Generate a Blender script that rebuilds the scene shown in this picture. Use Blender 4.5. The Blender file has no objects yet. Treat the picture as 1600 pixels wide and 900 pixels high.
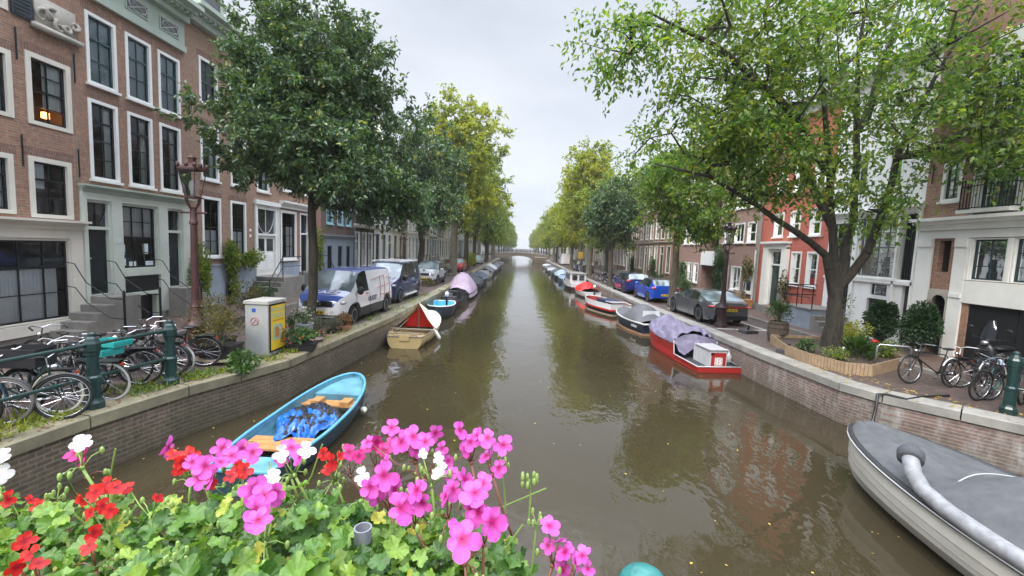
import bpy, math, random
import numpy as np
from mathutils import Matrix, Vector
S = bpy.context.scene
COL = S.collection
R_ = math.radians
PI = math.pi
rnd = random.Random(7)

# ------------------------------------------------------------------ camera
CAMZ = 3.95
PITCH, YAW, ROLL = R_(5.257), R_(1.041), 0.0416
def cam_basis():
    cp, sp, cy, sy = math.cos(PITCH), math.sin(PITCH), math.cos(YAW), math.sin(YAW)
    f = Vector((-sy*cp, cy*cp, -sp)); r0 = Vector((cy, sy, 0)); u0 = r0.cross(f)
    return f, math.cos(ROLL)*r0+math.sin(ROLL)*u0, -math.sin(ROLL)*r0+math.cos(ROLL)*u0
_f, _r, _u = cam_basis()
cd = bpy.data.cameras.new('camera'); cam = bpy.data.objects.new('camera', cd); COL.objects.link(cam)
cd.sensor_width = 36; cd.lens = 680/1600*36; cd.clip_end = 3000; cd.clip_start = .02
mw = Matrix.Identity(4)
for i in range(3):
    mw[i][0] = _r[i]; mw[i][1] = _u[i]; mw[i][2] = -_f[i]
mw[0][3], mw[1][3], mw[2][3] = 0, 0, CAMZ
cam.matrix_world = mw
S.camera = cam

# ------------------------------------------------------------------ sky, sun, exposure
W = bpy.data.worlds.new('World'); S.world = W; W.use_nodes = True
nt = W.node_tree; nt.nodes.clear()
def wn(t, **k):
    n = nt.nodes.new(t)
    for a, b in k.items(): setattr(n, a, b)
    return n
wo = wn('ShaderNodeOutputWorld'); bg = wn('ShaderNodeBackground'); bg.inputs['Strength'].default_value = .1
sky = wn('ShaderNodeTexSky', sky_type='NISHITA'); sky.sun_disc = False
SUN_EL, SUN_AZ = R_(46), R_(212)
sky.sun_elevation = SUN_EL; sky.sun_rotation = SUN_AZ
tc = wn('ShaderNodeTexCoord'); mp = wn('ShaderNodeMapping'); mp.inputs['Scale'].default_value = (1, 1, 2.6)
no = wn('ShaderNodeTexNoise'); no.inputs['Scale'].default_value = 1.7; no.inputs['Detail'].default_value = 5; no.inputs['Roughness'].default_value = .5
cr = wn('ShaderNodeValToRGB')
cr.color_ramp.elements[0].position = .3; cr.color_ramp.elements[0].color = (2.7, 2.98, 3.5, 1)
cr.color_ramp.elements[1].position = .7; cr.color_ramp.elements[1].color = (4.25, 4.4, 4.75, 1)
mx = wn('ShaderNodeMix', data_type='RGBA'); mx.inputs[0].default_value = .93
L = nt.links.new
L(tc.outputs['Generated'], mp.inputs[0]); L(mp.outputs[0], no.inputs['Vector']); L(no.outputs['Fac'], cr.inputs[0])
L(sky.outputs[0], mx.inputs[6]); L(cr.outputs[0], mx.inputs[7]); 
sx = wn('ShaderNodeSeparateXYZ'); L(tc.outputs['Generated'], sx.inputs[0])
zr = wn('ShaderNodeMapRange'); zr.inputs[1].default_value = .52; zr.inputs[2].default_value = .9; zr.inputs[3].default_value = 1; zr.inputs[4].default_value = 7.0; L(sx.outputs[2], zr.inputs[0])  # added brightening of the unseen overhead sky, to lift the facades
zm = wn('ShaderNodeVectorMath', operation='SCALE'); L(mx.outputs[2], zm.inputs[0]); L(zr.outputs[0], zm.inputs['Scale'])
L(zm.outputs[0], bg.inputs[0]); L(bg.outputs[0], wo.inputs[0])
sd = bpy.data.lights.new('sun', 'SUN'); sd.energy = 1.5; sd.angle = R_(25); sd.color = (1, .93, .83)
sun = bpy.data.objects.new('sun', sd); COL.objects.link(sun)
sdir = Vector((math.sin(SUN_AZ)*math.cos(SUN_EL), math.cos(SUN_AZ)*math.cos(SUN_EL), math.sin(SUN_EL)))
sun.rotation_euler = sdir.to_track_quat('Z', 'Y').to_euler()
S.view_settings.view_transform = 'Standard'; S.view_settings.look = 'None'; S.view_settings.gamma = 1
S.view_settings.use_curve_mapping = False
S.view_settings.exposure = 1.13
S.render.engine = 'CYCLES'

# ------------------------------------------------------------------ mesh helpers
class MB:
    def __init__(s): s.v = []; s.f = []; s.mi = []; s.M = None; s.cur = 0
    def add(s, vs, fs):
        b = len(s.v)
        if s.M is not None: vs = [tuple(s.M @ Vector(p)) for p in vs]
        s.v += [tuple(p) for p in vs]; s.f += [tuple(b+i for i in q) for q in fs]; s.mi += [s.cur]*len(fs)
        return s
    def box(s, x0, x1, y0, y1, z0, z1):
        v = [(x, y, z) for z in (z0, z1) for y in (y0, y1) for x in (x0, x1)]
        return s.add(v, [(0, 2, 3, 1), (4, 5, 7, 6), (0, 1, 5, 4), (2, 6, 7, 3), (0, 4, 6, 2), (1, 3, 7, 5)])
    def quad(s, *p): return s.add(p, [tuple(range(len(p)))])
    def tube(s, path, r, n=8, cap=True, flat=1.0):
        P = [Vector(p) for p in path]; k = len(P)
        rs = r if isinstance(r, (list, tuple)) else [r]*k
        vs = []; up = None
        for i in range(k):
            t = (P[min(i+1, k-1)]-P[max(i-1, 0)])
            if t.length < 1e-9: t = Vector((0, 0, 1))
            t.normalize()
            if up is None:
                a = Vector((0, 0, 1)) if abs(t.z) < .9 else Vector((1, 0, 0))
                up = (a - t*a.dot(t)).normalized()
            else:
                up = (up - t*up.dot(t))
                up = up.normalized() if up.length > 1e-6 else t.orthogonal().normalized()
            b = t.cross(up)
            for j in range(n):
                c = 2*PI*j/n
                vs.append(P[i] + (up*math.cos(c)*flat + b*math.sin(c))*rs[i])
        fs = [(i*n+j, i*n+(j+1) % n, (i+1)*n+(j+1) % n, (i+1)*n+j) for i in range(k-1) for j in range(n)]
        if cap: fs += [tuple(range(n))[::-1], tuple((k-1)*n+j for j in range(n))]
        return s.add(vs, fs)
    def ring(s, c, R, r, n=32, m=6, axis='y', a0=0, a1=2*PI):
        full = abs(a1-a0-2*PI) < 1e-6
        path = []
        cnt = n if full else n+1
        vs = []
        for i in range(cnt):
            a = a0+(a1-a0)*i/n
            ca, sa = math.cos(a), math.sin(a)
            for j in range(m):
                b = 2*PI*j/m; rr = R+r*math.cos(b); o = r*math.sin(b)
                if axis == 'y': p = (c[0]+rr*ca, c[1]+o, c[2]+rr*sa)
                elif axis == 'x': p = (c[0]+o, c[1]+rr*ca, c[2]+rr*sa)
                else: p = (c[0]+rr*ca, c[1]+rr*sa, c[2]+o)
                vs.append(p)
        fs = [(i*m+j, ((i+1) % cnt)*m+j, ((i+1) % cnt)*m+(j+1) % m, i*m+(j+1) % m) for i in range(n) for j in range(m)]
        return s.add(vs, fs)
    def lathe(s, prof, c=(0, 0, 0), n=16, a=0.0):
        k = len(prof)
        vs = [(c[0]+r*math.cos(2*PI*j/n+a), c[1]+r*math.sin(2*PI*j/n+a), c[2]+z) for r, z in prof for j in range(n)]
        fs = [(i*n+j, i*n+(j+1) % n, (i+1)*n+(j+1) % n, (i+1)*n+j) for i in range(k-1) for j in range(n)]
        fs += [tuple(range(n))[::-1], tuple((k-1)*n+j for j in range(n))]
        return s.add(vs, fs)
    def ell(s, c, r, n=12, m=8):
        vs = [(c[0]+r[0]*math.sin(PI*i/m)*math.cos(2*PI*j/n), c[1]+r[1]*math.sin(PI*i/m)*math.sin(2*PI*j/n), c[2]+r[2]*math.cos(PI*i/m)) for i in range(m+1) for j in range(n)]
        fs = [(i*n+j, (i+1)*n+j, (i+1)*n+(j+1) % n, i*n+(j+1) % n) for i in range(m) for j in range(n)]
        return s.add(vs, fs)
    def cylx(s, x0, x1, y, z, r, n=16): return s.tube([(x0, y, z), (x1, y, z)], r, n)
    def cyly(s, y0, y1, x, z, r, n=16): return s.tube([(x, y0, z), (x, y1, z)], r, n)
    def bar(s, a, b, w, h):
        a, b = Vector(a), Vector(b); t = (b-a).normalized()
        sd = t.cross(Vector((0, 0, 1)))
        if sd.length < 1e-4: sd = Vector((1, 0, 0))
        sd.normalize(); up = sd.cross(t)
        vs = [p+sd*i*w/2+up*j*h/2 for p in (a, b) for i, j in ((-1, -1), (1, -1), (1, 1), (-1, 1))]
        return s.add(vs, [(0, 1, 2, 3), (4, 7, 6, 5), (0, 4, 5, 1), (1, 5, 6, 2), (2, 6, 7, 3), (3, 7, 4, 0)])
    def grid(s, fn, nu, nv, closed_u=False):
        vs = [fn(i/nu, j/nv) for i in range(nu+1) for j in range(nv+1)]
        return s.add(vs, [(i*(nv+1)+j, (i+1)*(nv+1)+j, (i+1)*(nv+1)+j+1, i*(nv+1)+j+1) for i in range(nu) for j in range(nv)])
    def prism(s, pts, a0, a1, ax='x'):
        n = len(pts)
        def mk(p, a): return (a, p[0], p[1]) if ax == 'x' else ((p[0], a, p[1]) if ax == 'y' else (p[0], p[1], a))
        vs = [mk(p, a0) for p in pts]+[mk(p, a1) for p in pts]
        return s.add(vs, [tuple(range(n))[::-1], tuple(n+i for i in range(n))]+[(i, (i+1) % n, n+(i+1) % n, n+i) for i in range(n)])
    def build(s, name, mats, parent=None, smooth=None, loc=None, rot=None, **props):
        me = bpy.data.meshes.new(name); me.from_pydata(s.v, [], s.f)
        if not isinstance(mats, (list, tuple)): mats = [mats]
        for m in mats: me.materials.append(m)
        if len(mats) > 1: me.polygons.foreach_set('material_index', s.mi)
        me.update()
        if smooth:
            me.polygons.foreach_set('use_smooth', [True]*len(me.polygons))
            if smooth < 3: me.set_sharp_from_angle(angle=smooth)
        o = bpy.data.objects.new(name, me); COL.objects.link(o)
        if parent is not None: o.parent = parent
        if loc is not None: o.location = loc
        if rot is not None: o.rotation_euler = rot
        for k, v in props.items(): o[k] = v
        return o
def thing(name, label, cat, loc=(0, 0, 0), rz=0, group=None, tilt=(0, 0)):
    o = bpy.data.objects.new(name, None); COL.objects.link(o); o.empty_display_size = .2
    o.location = loc; o.rotation_euler = (tilt[0], tilt[1], rz); o['label'] = label; o['category'] = cat
    if group: o['group'] = group
    return o
def kids(o): return [c for c in list(bpy.data.objects) if c.parent == o]
CH = {}
def copy_tree(o, parent=None, depth=0):
    c = o.copy(); COL.objects.link(c); c.parent = parent
    for ch in o.children: copy_tree(ch, c, depth+1)
    return c
def struct(o): o['kind'] = 'structure'; return o
def text_mesh(txt, size, name, m, parent, M, extrude=.002, align='CENTER', bold=0, **props):
    cu = bpy.data.curves.new('txt', 'FONT'); cu.body = txt; cu.size = size; cu.extrude = extrude; cu.align_x = align; cu.align_y = 'CENTER'
    cu.offset = bold
    ob = bpy.data.objects.new('txt', cu); COL.objects.link(ob)
    bpy.context.view_layer.update()
    me = bpy.data.meshes.new_from_object(ob.evaluated_get(bpy.context.evaluated_depsgraph_get()))
    bpy.data.objects.remove(ob); bpy.data.curves.remove(cu)
    me.transform(M); me.materials.clear(); me.materials.append(m)
    o = bpy.data.objects.new(name, me); COL.objects.link(o); o.parent = parent; me.name = name
    for k, v in props.items(): o[k] = v
    return o

# ------------------------------------------------------------------ materials
def nodes(name):
    m = bpy.data.materials.new(name); m.use_nodes = True; t = m.node_tree
    b = t.nodes['Principled BSDF']
    def N(ty, **k):
        n = t.nodes.new(ty)
        for a, v in k.items(): setattr(n, a, v)
        return n
    return m, t, b, N, t.links.new
def ramp(N, lk, src, stops):
    r = N('ShaderNodeValToRGB'); e = r.color_ramp.elements
    while len(e) < len(stops): e.new(.5)
    for i, (p, c) in enumerate(stops): e[i].position = p; e[i].color = (*c, 1) if len(c) == 3 else c
    lk(src, r.inputs[0]); return r.outputs[0]
def mixc(N, lk, f, a, b, bt='MIX'):
    x = N('ShaderNodeMix', data_type='RGBA', blend_type=bt)
    for k, v in ((0, f), (6, a), (7, b)):
        if hasattr(v, 'is_output') or hasattr(v, 'links'): lk(v, x.inputs[k])
        else: x.inputs[k].default_value = v if k == 0 else (*v, 1)
    return x.outputs[2]
def noise(N, lk, vec, sc, det=4, ro=.55, sc3=None):
    if sc3:
        mp = N('ShaderNodeMapping'); mp.inputs['Scale'].default_value = sc3; lk(vec, mp.inputs[0]); vec = mp.outputs[0]
    n = N('ShaderNodeTexNoise'); n.inputs['Scale'].default_value = sc; n.inputs['Detail'].default_value = det; n.inputs['Roughness'].default_value = ro
    lk(vec, n.inputs['Vector']); return n.outputs['Fac']
def bump(N, lk, h, b, st=.3, dist=.02):
    n = N('ShaderNodeBump'); n.inputs['Strength'].default_value = st; n.inputs['Distance'].default_value = dist
    lk(h, n.inputs['Height']); lk(n.outputs[0], b.inputs['Normal'])
MATS = {}
def P(col, rough=.6, metal=0, var=.12, vs=3., bmp=0., bs=60., coat=0, spec=.5, dirt=0):
    key = (tuple(col), rough, metal, var, vs, bmp, bs, coat, spec, dirt)
    if key in MATS: return MATS[key]
    m, t, b, N, lk = nodes('paint')
    tc = N('ShaderNodeTexCoord').outputs['Object']
    f = noise(N, lk, tc, vs, 5, .6)
    c0 = tuple(max(0, c*(1-var)) for c in col); c1 = tuple(min(1, c*(1+var)) for c in col)
    c = ramp(N, lk, f, [(.3, c0), (.7, c1)])
    if dirt:
        d = noise(N, lk, tc, 1.3, 8, .7, (1, 1, .5))
        df = ramp(N, lk, d, [(.5, (0, 0, 0)), (.75, (dirt,)*3)])
        c = mixc(N, lk, df, c, tuple(x*.35+.02 for x in col))
    lk(c, b.inputs['Base Color'])
    b.inputs['Roughness'].default_value = rough; b.inputs['Metallic'].default_value = metal
    b.inputs['Coat Weight'].default_value = coat; b.inputs['Coat Roughness'].default_value = .04
    b.inputs['Specular IOR Level'].default_value = spec
    if bmp: bump(N, lk, noise(N, lk, tc, bs, 4), b, bmp, .01)
    MATS[key] = m; return m
def brick(c1, c2, mortar, bw=.22, bh=.065, ms=.012, mode='wall', rough=.85, stain=.25, stcol=(.05, .045, .03), moss=0, wet=0, lime=0):
    m, t, b, N, lk = nodes('brick')
    tc = N('ShaderNodeTexCoord').outputs['Object']
    sp = N('ShaderNodeSeparateXYZ'); lk(tc, sp.inputs[0])
    cb = N('ShaderNodeCombineXYZ')
    if mode == 'wall':
        ad = N('ShaderNodeMath', operation='ADD'); lk(sp.outputs[0], ad.inputs[0]); lk(sp.outputs[1], ad.inputs[1])
        lk(ad.outputs[0], cb.inputs[0]); lk(sp.outputs[2], cb.inputs[1])
    else:
        lk(sp.outputs[0], cb.inputs[0]); lk(sp.outputs[1], cb.inputs[1])
    br = N('ShaderNodeTexBrick'); lk(cb.outputs[0], br.inputs['Vector'])
    br.inputs['Scale'].default_value = 1; br.inputs['Brick Width'].default_value = bw; br.inputs['Row Height'].default_value = bh
    br.inputs['Mortar Size'].default_value = ms; br.inputs['Mortar Smooth'].default_value = .3; br.inputs['Bias'].default_value = -.1
    br.inputs['Color1'].default_value = (*c1, 1); br.inputs['Color2'].default_value = (*c2, 1); br.inputs['Mortar'].default_value = (*mortar, 1)
    c = br.outputs['Color']
    big = noise(N, lk, tc, .55, 6, .65)
    c = mixc(N, lk, ramp(N, lk, big, [(.4, (0, 0, 0)), (.75, (stain,)*3)]), c, stcol)
    f2 = noise(N, lk, tc, 9, 3, .6)
    c = mixc(N, lk, 1.0, c, ramp(N, lk, f2, [(.25, (.72,)*3), (.75, (1.25,)*3)]), 'MULTIPLY')
    if lime:
        ln = noise(N, lk, tc, 2.2, 8, .75, (1, 1, .35))
        c = mixc(N, lk, ramp(N, lk, ln, [(.5, (0, 0, 0)), (.68, (lime,)*3)]), c, (.5, .48, .46))
    if moss:
        mn = noise(N, lk, tc, 1.6, 8, .75)
        hz = N('ShaderNodeMapRange'); lk(sp.outputs[2], hz.inputs[0]); hz.inputs[1].default_value = .9; hz.inputs[2].default_value = .1; hz.inputs[3].default_value = .0; hz.inputs[4].default_value = .35
        ad2 = N('ShaderNodeMath', operation='ADD'); lk(mn, ad2.inputs[0]); lk(hz.outputs[0], ad2.inputs[1])
        c = mixc(N, lk, ramp(N, lk, ad2.outputs[0], [(.5, (0, 0, 0)), (.85, (moss,)*3)]), c, (.035, .04, .015))
    lk(c, b.inputs['Base Color'])
    if wet:
        wn_ = noise(N, lk, tc, .5, 5, .6)
        lk(ramp(N, lk, wn_, [(.35, (rough-wet,)*3), (.7, (rough,)*3)]), b.inputs['Roughness'])
    else: b.inputs['Roughness'].default_value = rough
    inv = N('ShaderNodeMath', operation='SUBTRACT'); inv.inputs[0].default_value = 1; lk(br.outputs['Fac'], inv.inputs[1])
    ad3 = N('ShaderNodeMath', operation='MULTIPLY_ADD'); lk(f2, ad3.inputs[0]); ad3.inputs[1].default_value = .5; lk(inv.outputs[0], ad3.inputs[2])
    bump(N, lk, ad3.outputs[0], b, .5, .012)
    return m
def leafmat(name, stops, rough=.45, trans=.35, patch=None, psc=.35, spec=.5, fine=0):
    m, t, b, N, lk = nodes(name)
    g = N('ShaderNodeNewGeometry').outputs['Random Per Island']
    c = ramp(N, lk, g, stops)
    if patch:
        tc = N('ShaderNodeTexCoord').outputs['Object']
        f = noise(N, lk, tc, psc, 3, .6)
        ad = N('ShaderNodeMath', operation='MULTIPLY_ADD'); lk(g, ad.inputs[0]); ad.inputs[1].default_value = .3; lk(f, ad.inputs[2])
        c = mixc(N, lk, ramp(N, lk, ad.outputs[0], [(patch[1], (0, 0, 0)), (patch[1]+.2, (patch[2],)*3)]), c, patch[0])
    if fine:
        tcf = N('ShaderNodeTexCoord').outputs['Object']; nf = noise(N, lk, tcf, fine, 5, .7)
        c = mixc(N, lk, 1.0, c, ramp(N, lk, nf, [(.3, (.6, .62, .5)), (.7, (1.25, 1.2, 1.2))]), 'MULTIPLY'); bump(N, lk, nf, b, .35, .002)
    lk(c, b.inputs['Base Color']); b.inputs['Roughness'].default_value = rough; b.inputs['Specular IOR Level'].default_value = spec
    tr = N('ShaderNodeBsdfTranslucent'); lk(mixc(N, lk, 1.0, c, (1.5, 1.6, .6), 'MULTIPLY'), tr.inputs[0])
    ms = N('ShaderNodeMixShader'); ms.inputs[0].default_value = trans
    out = t.nodes['Material Output']; lk(b.outputs[0], ms.inputs[1]); lk(tr.outputs[0], ms.inputs[2]); lk(ms.outputs[0], out.inputs[0])
    return m
def bark(col, vs=3):
    m, t, b, N, lk = nodes('bark')
    tc = N('ShaderNodeTexCoord').outputs['Object']
    f = noise(N, lk, tc, 14, 6, .7, (1, 1, .18)); f2 = noise(N, lk, tc, 1.5, 3)
    c = ramp(N, lk, f, [(.35, tuple(x*.45 for x in col)), (.65, tuple(x*1.3 for x in col))])
    c = mixc(N, lk, ramp(N, lk, f2, [(.5, (0, 0, 0)), (.7, (.45,)*3)]), c, (col[0]*.9, col[1]*1.05, col[2]*.7))
    lk(c, b.inputs['Base Color']); b.inputs['Roughness'].default_value = .9
    bump(N, lk, f, b, .9, .04); return m
def glassmat(tint=(.9, .95, 1), mixf=.5, rough=.02):
    m, t, b, N, lk = nodes('window_glass')
    tr = N('ShaderNodeBsdfTransparent'); tr.inputs[0].default_value = (*tuple(.95*x for x in tint), 1)
    gl = N('ShaderNodeBsdfGlossy'); gl.inputs['Roughness'].default_value = rough; gl.inputs[0].default_value = (.9, .95, 1, 1)
    fr = N('ShaderNodeLayerWeight'); fr.inputs[0].default_value = mixf
    tc = N('ShaderNodeTexCoord').outputs['Object']
    bn = N('ShaderNodeBump'); bn.inputs['Strength'].default_value = .1; bn.inputs['Distance'].default_value = .02
    lk(noise(N, lk, tc, 1.7, 2), bn.inputs['Height']); lk(bn.outputs[0], gl.inputs['Normal'])
    ms = N('ShaderNodeMixShader'); lk(fr.outputs['Fresnel'], ms.inputs[0]); lk(tr.outputs[0], ms.inputs[1]); lk(gl.outputs[0], ms.inputs[2])
    lk(ms.outputs[0], t.nodes['Material Output'].inputs[0]); return m
def darkglass(col=(.012, .015, .018)):
    m, t, b, N, lk = nodes('dark_glass')
    b.inputs['Base Color'].default_value = (*col, 1); b.inputs['Roughness'].default_value = .05; b.inputs['Specular IOR Level'].default_value = .9
    tc = N('ShaderNodeTexCoord').outputs['Object']
    c = ramp(N, lk, noise(N, lk, tc, .8, 2), [(.4, col), (.65, tuple(x*3.5+.015 for x in col))]); lk(c, b.inputs['Base Color'])
    bump(N, lk, noise(N, lk, tc, 1.5, 2), b, .2, .02); return m
def watermat():
    m, t, b, N, lk = nodes('canal_water')
    tc = N('ShaderNodeTexCoord').outputs['Object']
    big = noise(N, lk, tc, .12, 3, .5)
    c = ramp(N, lk, big, [(.35, (.032, .025, .013)), (.7, (.05, .04, .021))]); lk(c, b.inputs['Base Color'])
    b.inputs['Specular IOR Level'].default_value = .5; b.inputs['IOR'].default_value = 1.58
    mask = noise(N, lk, tc, .22, 3, .5)
    mk = ramp(N, lk, mask, [(.46, (0, 0, 0)), (.62, (1, 1, 1))])
    lk(ramp(N, lk, mask, [(.45, (.008,)*3), (.7, (.045,)*3)]), b.inputs['Roughness'])
    fine = noise(N, lk, tc, 9, 3, .6, (1, .55, 1)); med = noise(N, lk, tc, 1.6, 3, .55, (1, .6, 1))
    mu = N('ShaderNodeMath', operation='MULTIPLY'); lk(fine, mu.inputs[0]); lk(mk, mu.inputs[1])
    mu2 = N('ShaderNodeMath', operation='MULTIPLY_ADD'); lk(mu.outputs[0], mu2.inputs[0]); mu2.inputs[1].default_value = .28; lk(med, mu2.inputs[2])
    bump(N, lk, mu2.outputs[0], b, .3, .06); return m
def roofmat(col):
    return brick(col, tuple(x*.8 for x in col), tuple(x*.3 for x in col), .3, .24, .02, 'wall', .7, .3)
def emit(col, st):
    m, t, b, N, lk = nodes('lit'); b.inputs['Emission Color'].default_value = (*col, 1); b.inputs['Emission Strength'].default_value = st
    b.inputs['Base Color'].default_value = (*col, 1); return m

WHITE = P((.8, .8, .77), .5, var=.06, vs=1.2, dirt=.25)
CREAM = P((.68, .64, .56), .55, var=.08, vs=1.2, dirt=.2)
MINT = P((.4, .47, .4), .55, var=.08, vs=1.2, dirt=.25)
PALE = P((.58, .62, .55), .5, var=.06, vs=1.5, dirt=.2)
BLACK = P((.012, .013, .014), .35, var=.2)
DGREEN = P((.008, .03, .026), .3, var=.2)
IRON = P((.015, .016, .018), .4, .3, var=.2, bmp=.2)
STONE = P((.23, .215, .19), .85, var=.2, vs=2, bmp=.3, bs=30, dirt=.5)
STONEL = P((.4, .37, .32), .85, var=.15, vs=2, bmp=.3, bs=30, dirt=.4)
INT = P((.1, .09, .08), .9, var=.4, vs=.7)
CURT = P((.93, .92, .88), .9, var=.1)
BRK_A = brick((.38, .175, .1), (.27, .13, .08), (.27, .24, .2), stain=.35, stcol=(.14, .1, .085))
BRK_B = brick((.38, .18, .1), (.28, .14, .085), (.26, .22, .19), stain=.3, stcol=(.13, .085, .07))
BRK_C = brick((.36, .2, .16), (.3, .165, .13), (.3, .25, .22), stain=.15)
BRK_D = brick((.14, .075, .06), (.1, .055, .045), (.16, .14, .12), stain=.3)
BRK_E = brick((.32, .165, .095), (.37, .2, .12), (.3, .27, .23), stain=.25)
BRK_RED = brick((.5, .14, .1), (.46, .125, .09), (.45, .15, .11), ms=.006, stain=.1, stcol=(.4, .12, .08))
BRK_SOLD = brick((.24, .11, .075), (.19, .09, .06), (.22, .18, .15), bw=.065, bh=.22, stain=.2)
QBRK = brick((.19, .12, .085), (.12, .08, .06), (.21, .19, .15), bw=.22, bh=.08, ms=.016, stain=.35, moss=.55, stcol=(.05, .05, .025))
QBRK_R = brick((.25, .15, .13), (.17, .11, .1), (.3, .28, .26), bw=.22, bh=.075, ms=.015, stain=.4, moss=.45, lime=.8, stcol=(.1, .09, .07))
COPE = P((.21, .19, .12), .8, var=.35, vs=1.6, bmp=.4, bs=35, dirt=.6)
COPE_R = P((.27, .26, .235), .75, var=.25, vs=1.6, bmp=.3, bs=35, dirt=.5)
PAVE = brick((.125, .08, .068), (.085, .06, .055), (.06, .055, .045), .21, .1, .01, 'floor', .8, .5, (.045, .04, .032), wet=.35)
PAVE2 = brick((.17, .1, .08), (.12, .075, .065), (.08, .07, .055), .2, .07, .008, 'floor', .8, .4, (.07, .06, .045), wet=.35)
TILE = brick((.12, .115, .11), (.09, .088, .085), (.05, .05, .05), .3, .3, .01, 'floor', .75, .4, wet=.3)
GLASS = glassmat(mixf=.33); DGLASS = darkglass(); PGLASS = darkglass((.09, .09, .08)); QGLASS = darkglass((.035, .04, .04))
RUB = P((.012, .012, .013), .75, var=.2); CHROME = P((.6, .6, .62), .2, 1, var=.05); ALU = P((.45, .46, .48), .35, .9, var=.1)
TYREW = P((.6, .56, .45), .8, var=.1)
WOOD = P((.4, .2, .07), .55, var=.25, vs=9); WOODL = P((.34, .24, .15), .7, var=.2, vs=6, dirt=.2); WOODG = P((.25, .21, .16), .85, var=.25, vs=7)
# ------------------------------------------------------------------ quays, streets, water
LQ = [(-7.3, 1.0), (-6.98, 5.2), (-6.82, 6.6), (-6.45, 8.2), (-6.05, 9.2), (-5.62, 10.4), (-5.4, 13.5), (-5.15, 17), (-5.05, 26), (-5.5, 60), (-5.9, 122), (-6.2, 200), (-6.5, 420)]
RQ = [(16, .5), (12.6, 5), (10.4, 7.6), (9.2, 8.9), (8.35, 9.8), (7.98, 10.6), (7.7, 13.5), (7.6, 16), (7.2, 25), (6.9, 52), (6.9, 122), (7, 200), (7.2, 420)]
FL, FR = -12.3, 13.4
def dense(poly, step=1.2, ymax=60):
    out = [poly[0]]
    for a, b in zip(poly, poly[1:]):
        d = math.dist(a, b); n = max(1, int(d/step)) if b[1] < ymax else 1
        for i in range(1, n+1): out.append((a[0]+(b[0]-a[0])*i/n, a[1]+(b[1]-a[1])*i/n))
    return out
def qx(poly, y):
    return float(np.interp(y, [p[1] for p in poly], [p[0] for p in poly]))
water = MB(); water.quad((-40, -30, 0), (40, -30, 0), (40, 900, 0), (-40, 900, 0)); struct(water.build('water', watermat()))
def normals(poly, sgn):
    out = []
    for i in range(len(poly)):
        a = poly[max(0, i-1)]; b = poly[min(len(poly)-1, i+1)]
        dx, dy = b[0]-a[0], b[1]-a[1]; l = math.hypot(dx, dy); out.append((sgn*dy/l, -sgn*dx/l))
    return out
def quay(poly, sgn, mwall, mcope, label, cw=.55):
    # sgn +1: water lies towards +x (left bank)
    P_ = dense(poly); Nn = normals(P_, sgn)
    t = thing('quay_wall', label, 'quay wall', (0, 0, 0))
    w = MB()
    for (a, na), (b, nb) in zip(zip(P_, Nn), zip(P_[1:], Nn[1:])):
        w.quad((a[0], a[1], -1), (b[0], b[1], -1), (b[0], b[1], .82), (a[0], a[1], .82))
    w.build('brick_face', mwall, t)
    c = MB()
    for i in range(len(P_)-1):
        a, b, na, nb = P_[i], P_[i+1], Nn[i], Nn[i+1]
        g = .012
        d = math.dist(a, b); ux, uy = (b[0]-a[0])/d*g, (b[1]-a[1])/d*g
        h = 1.0+rnd.uniform(-.006, .006); pr = .05
        a0 = (a[0]+ux+na[0]*pr, a[1]+uy+na[1]*pr); b0 = (b[0]-ux+nb[0]*pr, b[1]-uy+nb[1]*pr)
        a1 = (a[0]+ux-na[0]*(cw-pr), a[1]+uy-na[1]*(cw-pr)); b1 = (b[0]-ux-nb[0]*(cw-pr), b[1]-uy-nb[1]*(cw-pr))
        bv = .02
        def ins(p, q, k): return (p[0]+(q[0]-p[0])*k, p[1]+(q[1]-p[1])*k)
        a2, b2 = ins(a0, a1, bv/cw*1.2), ins(b0, b1, bv/cw*1.2)
        vs = [(*a0, .80), (*b0, .80), (*b0, h-bv), (*a0, h-bv), (*a2, h), (*b2, h), (*b1, h), (*a1, h), (*a1, .8), (*b1, .8)]
        c.add(vs, [(0, 1, 2, 3), (3, 2, 5, 4), (4, 5, 6, 7), (7, 6, 9, 8), (0, 3, 4, 7, 8), (1, 9, 6, 5, 2), (0, 8, 9, 1)])
    c.build('coping', mcope, t)
    # street side sheet
    return P_, Nn
quay(LQ, 1, QBRK, COPE, 'dark mossy brick quay wall with grey stone coping along the left bank')
quay(RQ, -1, QBRK_R, COPE_R, 'lime-streaked red brick quay wall with pale stone coping along the right bank')
def sheet(poly, off, xe, z, m, name):
    g = MB(); Pd = dense(poly, 2)
    for a, b in zip(Pd, Pd[1:]):
        g.quad((a[0]+off, a[1], z), (b[0]+off, b[1], z), (xe, b[1], z), (xe, a[1], z))
    return struct(g.build(name, m))
sheet(LQ, -.3, FL-60, .985, PAVE, 'street')
sheet(RQ, .3, FR+60, .985, PAVE, 'street')
# raised pavements in front of the facades, with stone kerbs
for s, xf, w in ((-1, FL, 2.2), (1, FR, 2.0)):
    xk = xf-s*w
    p = MB(); p.quad((xk, 4, 1.09), (xk, 420, 1.09), (xf+s*.3, 420, 1.09), (xf+s*.3, 4, 1.09)); struct(p.build('pavement', PAVE2))
    k = MB()
    for i in range(60):
        k.box(min(xk, xk-s*.14), max(xk, xk-s*.14), 4+i*1.0+.005, 4+i*1.0+.995, .9, 1.094)
    k.box(min(xk, xk-s*.14), max(xk, xk-s*.14), 64, 420, .9, 1.094)
    struct(k.build('kerb', STONE))
g = MB(); g.quad((-600, 430, .9), (600, 430, .9), (600, 2500, .9), (-600, 2500, .9)); struct(g.build('ground', PAVE))
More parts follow.
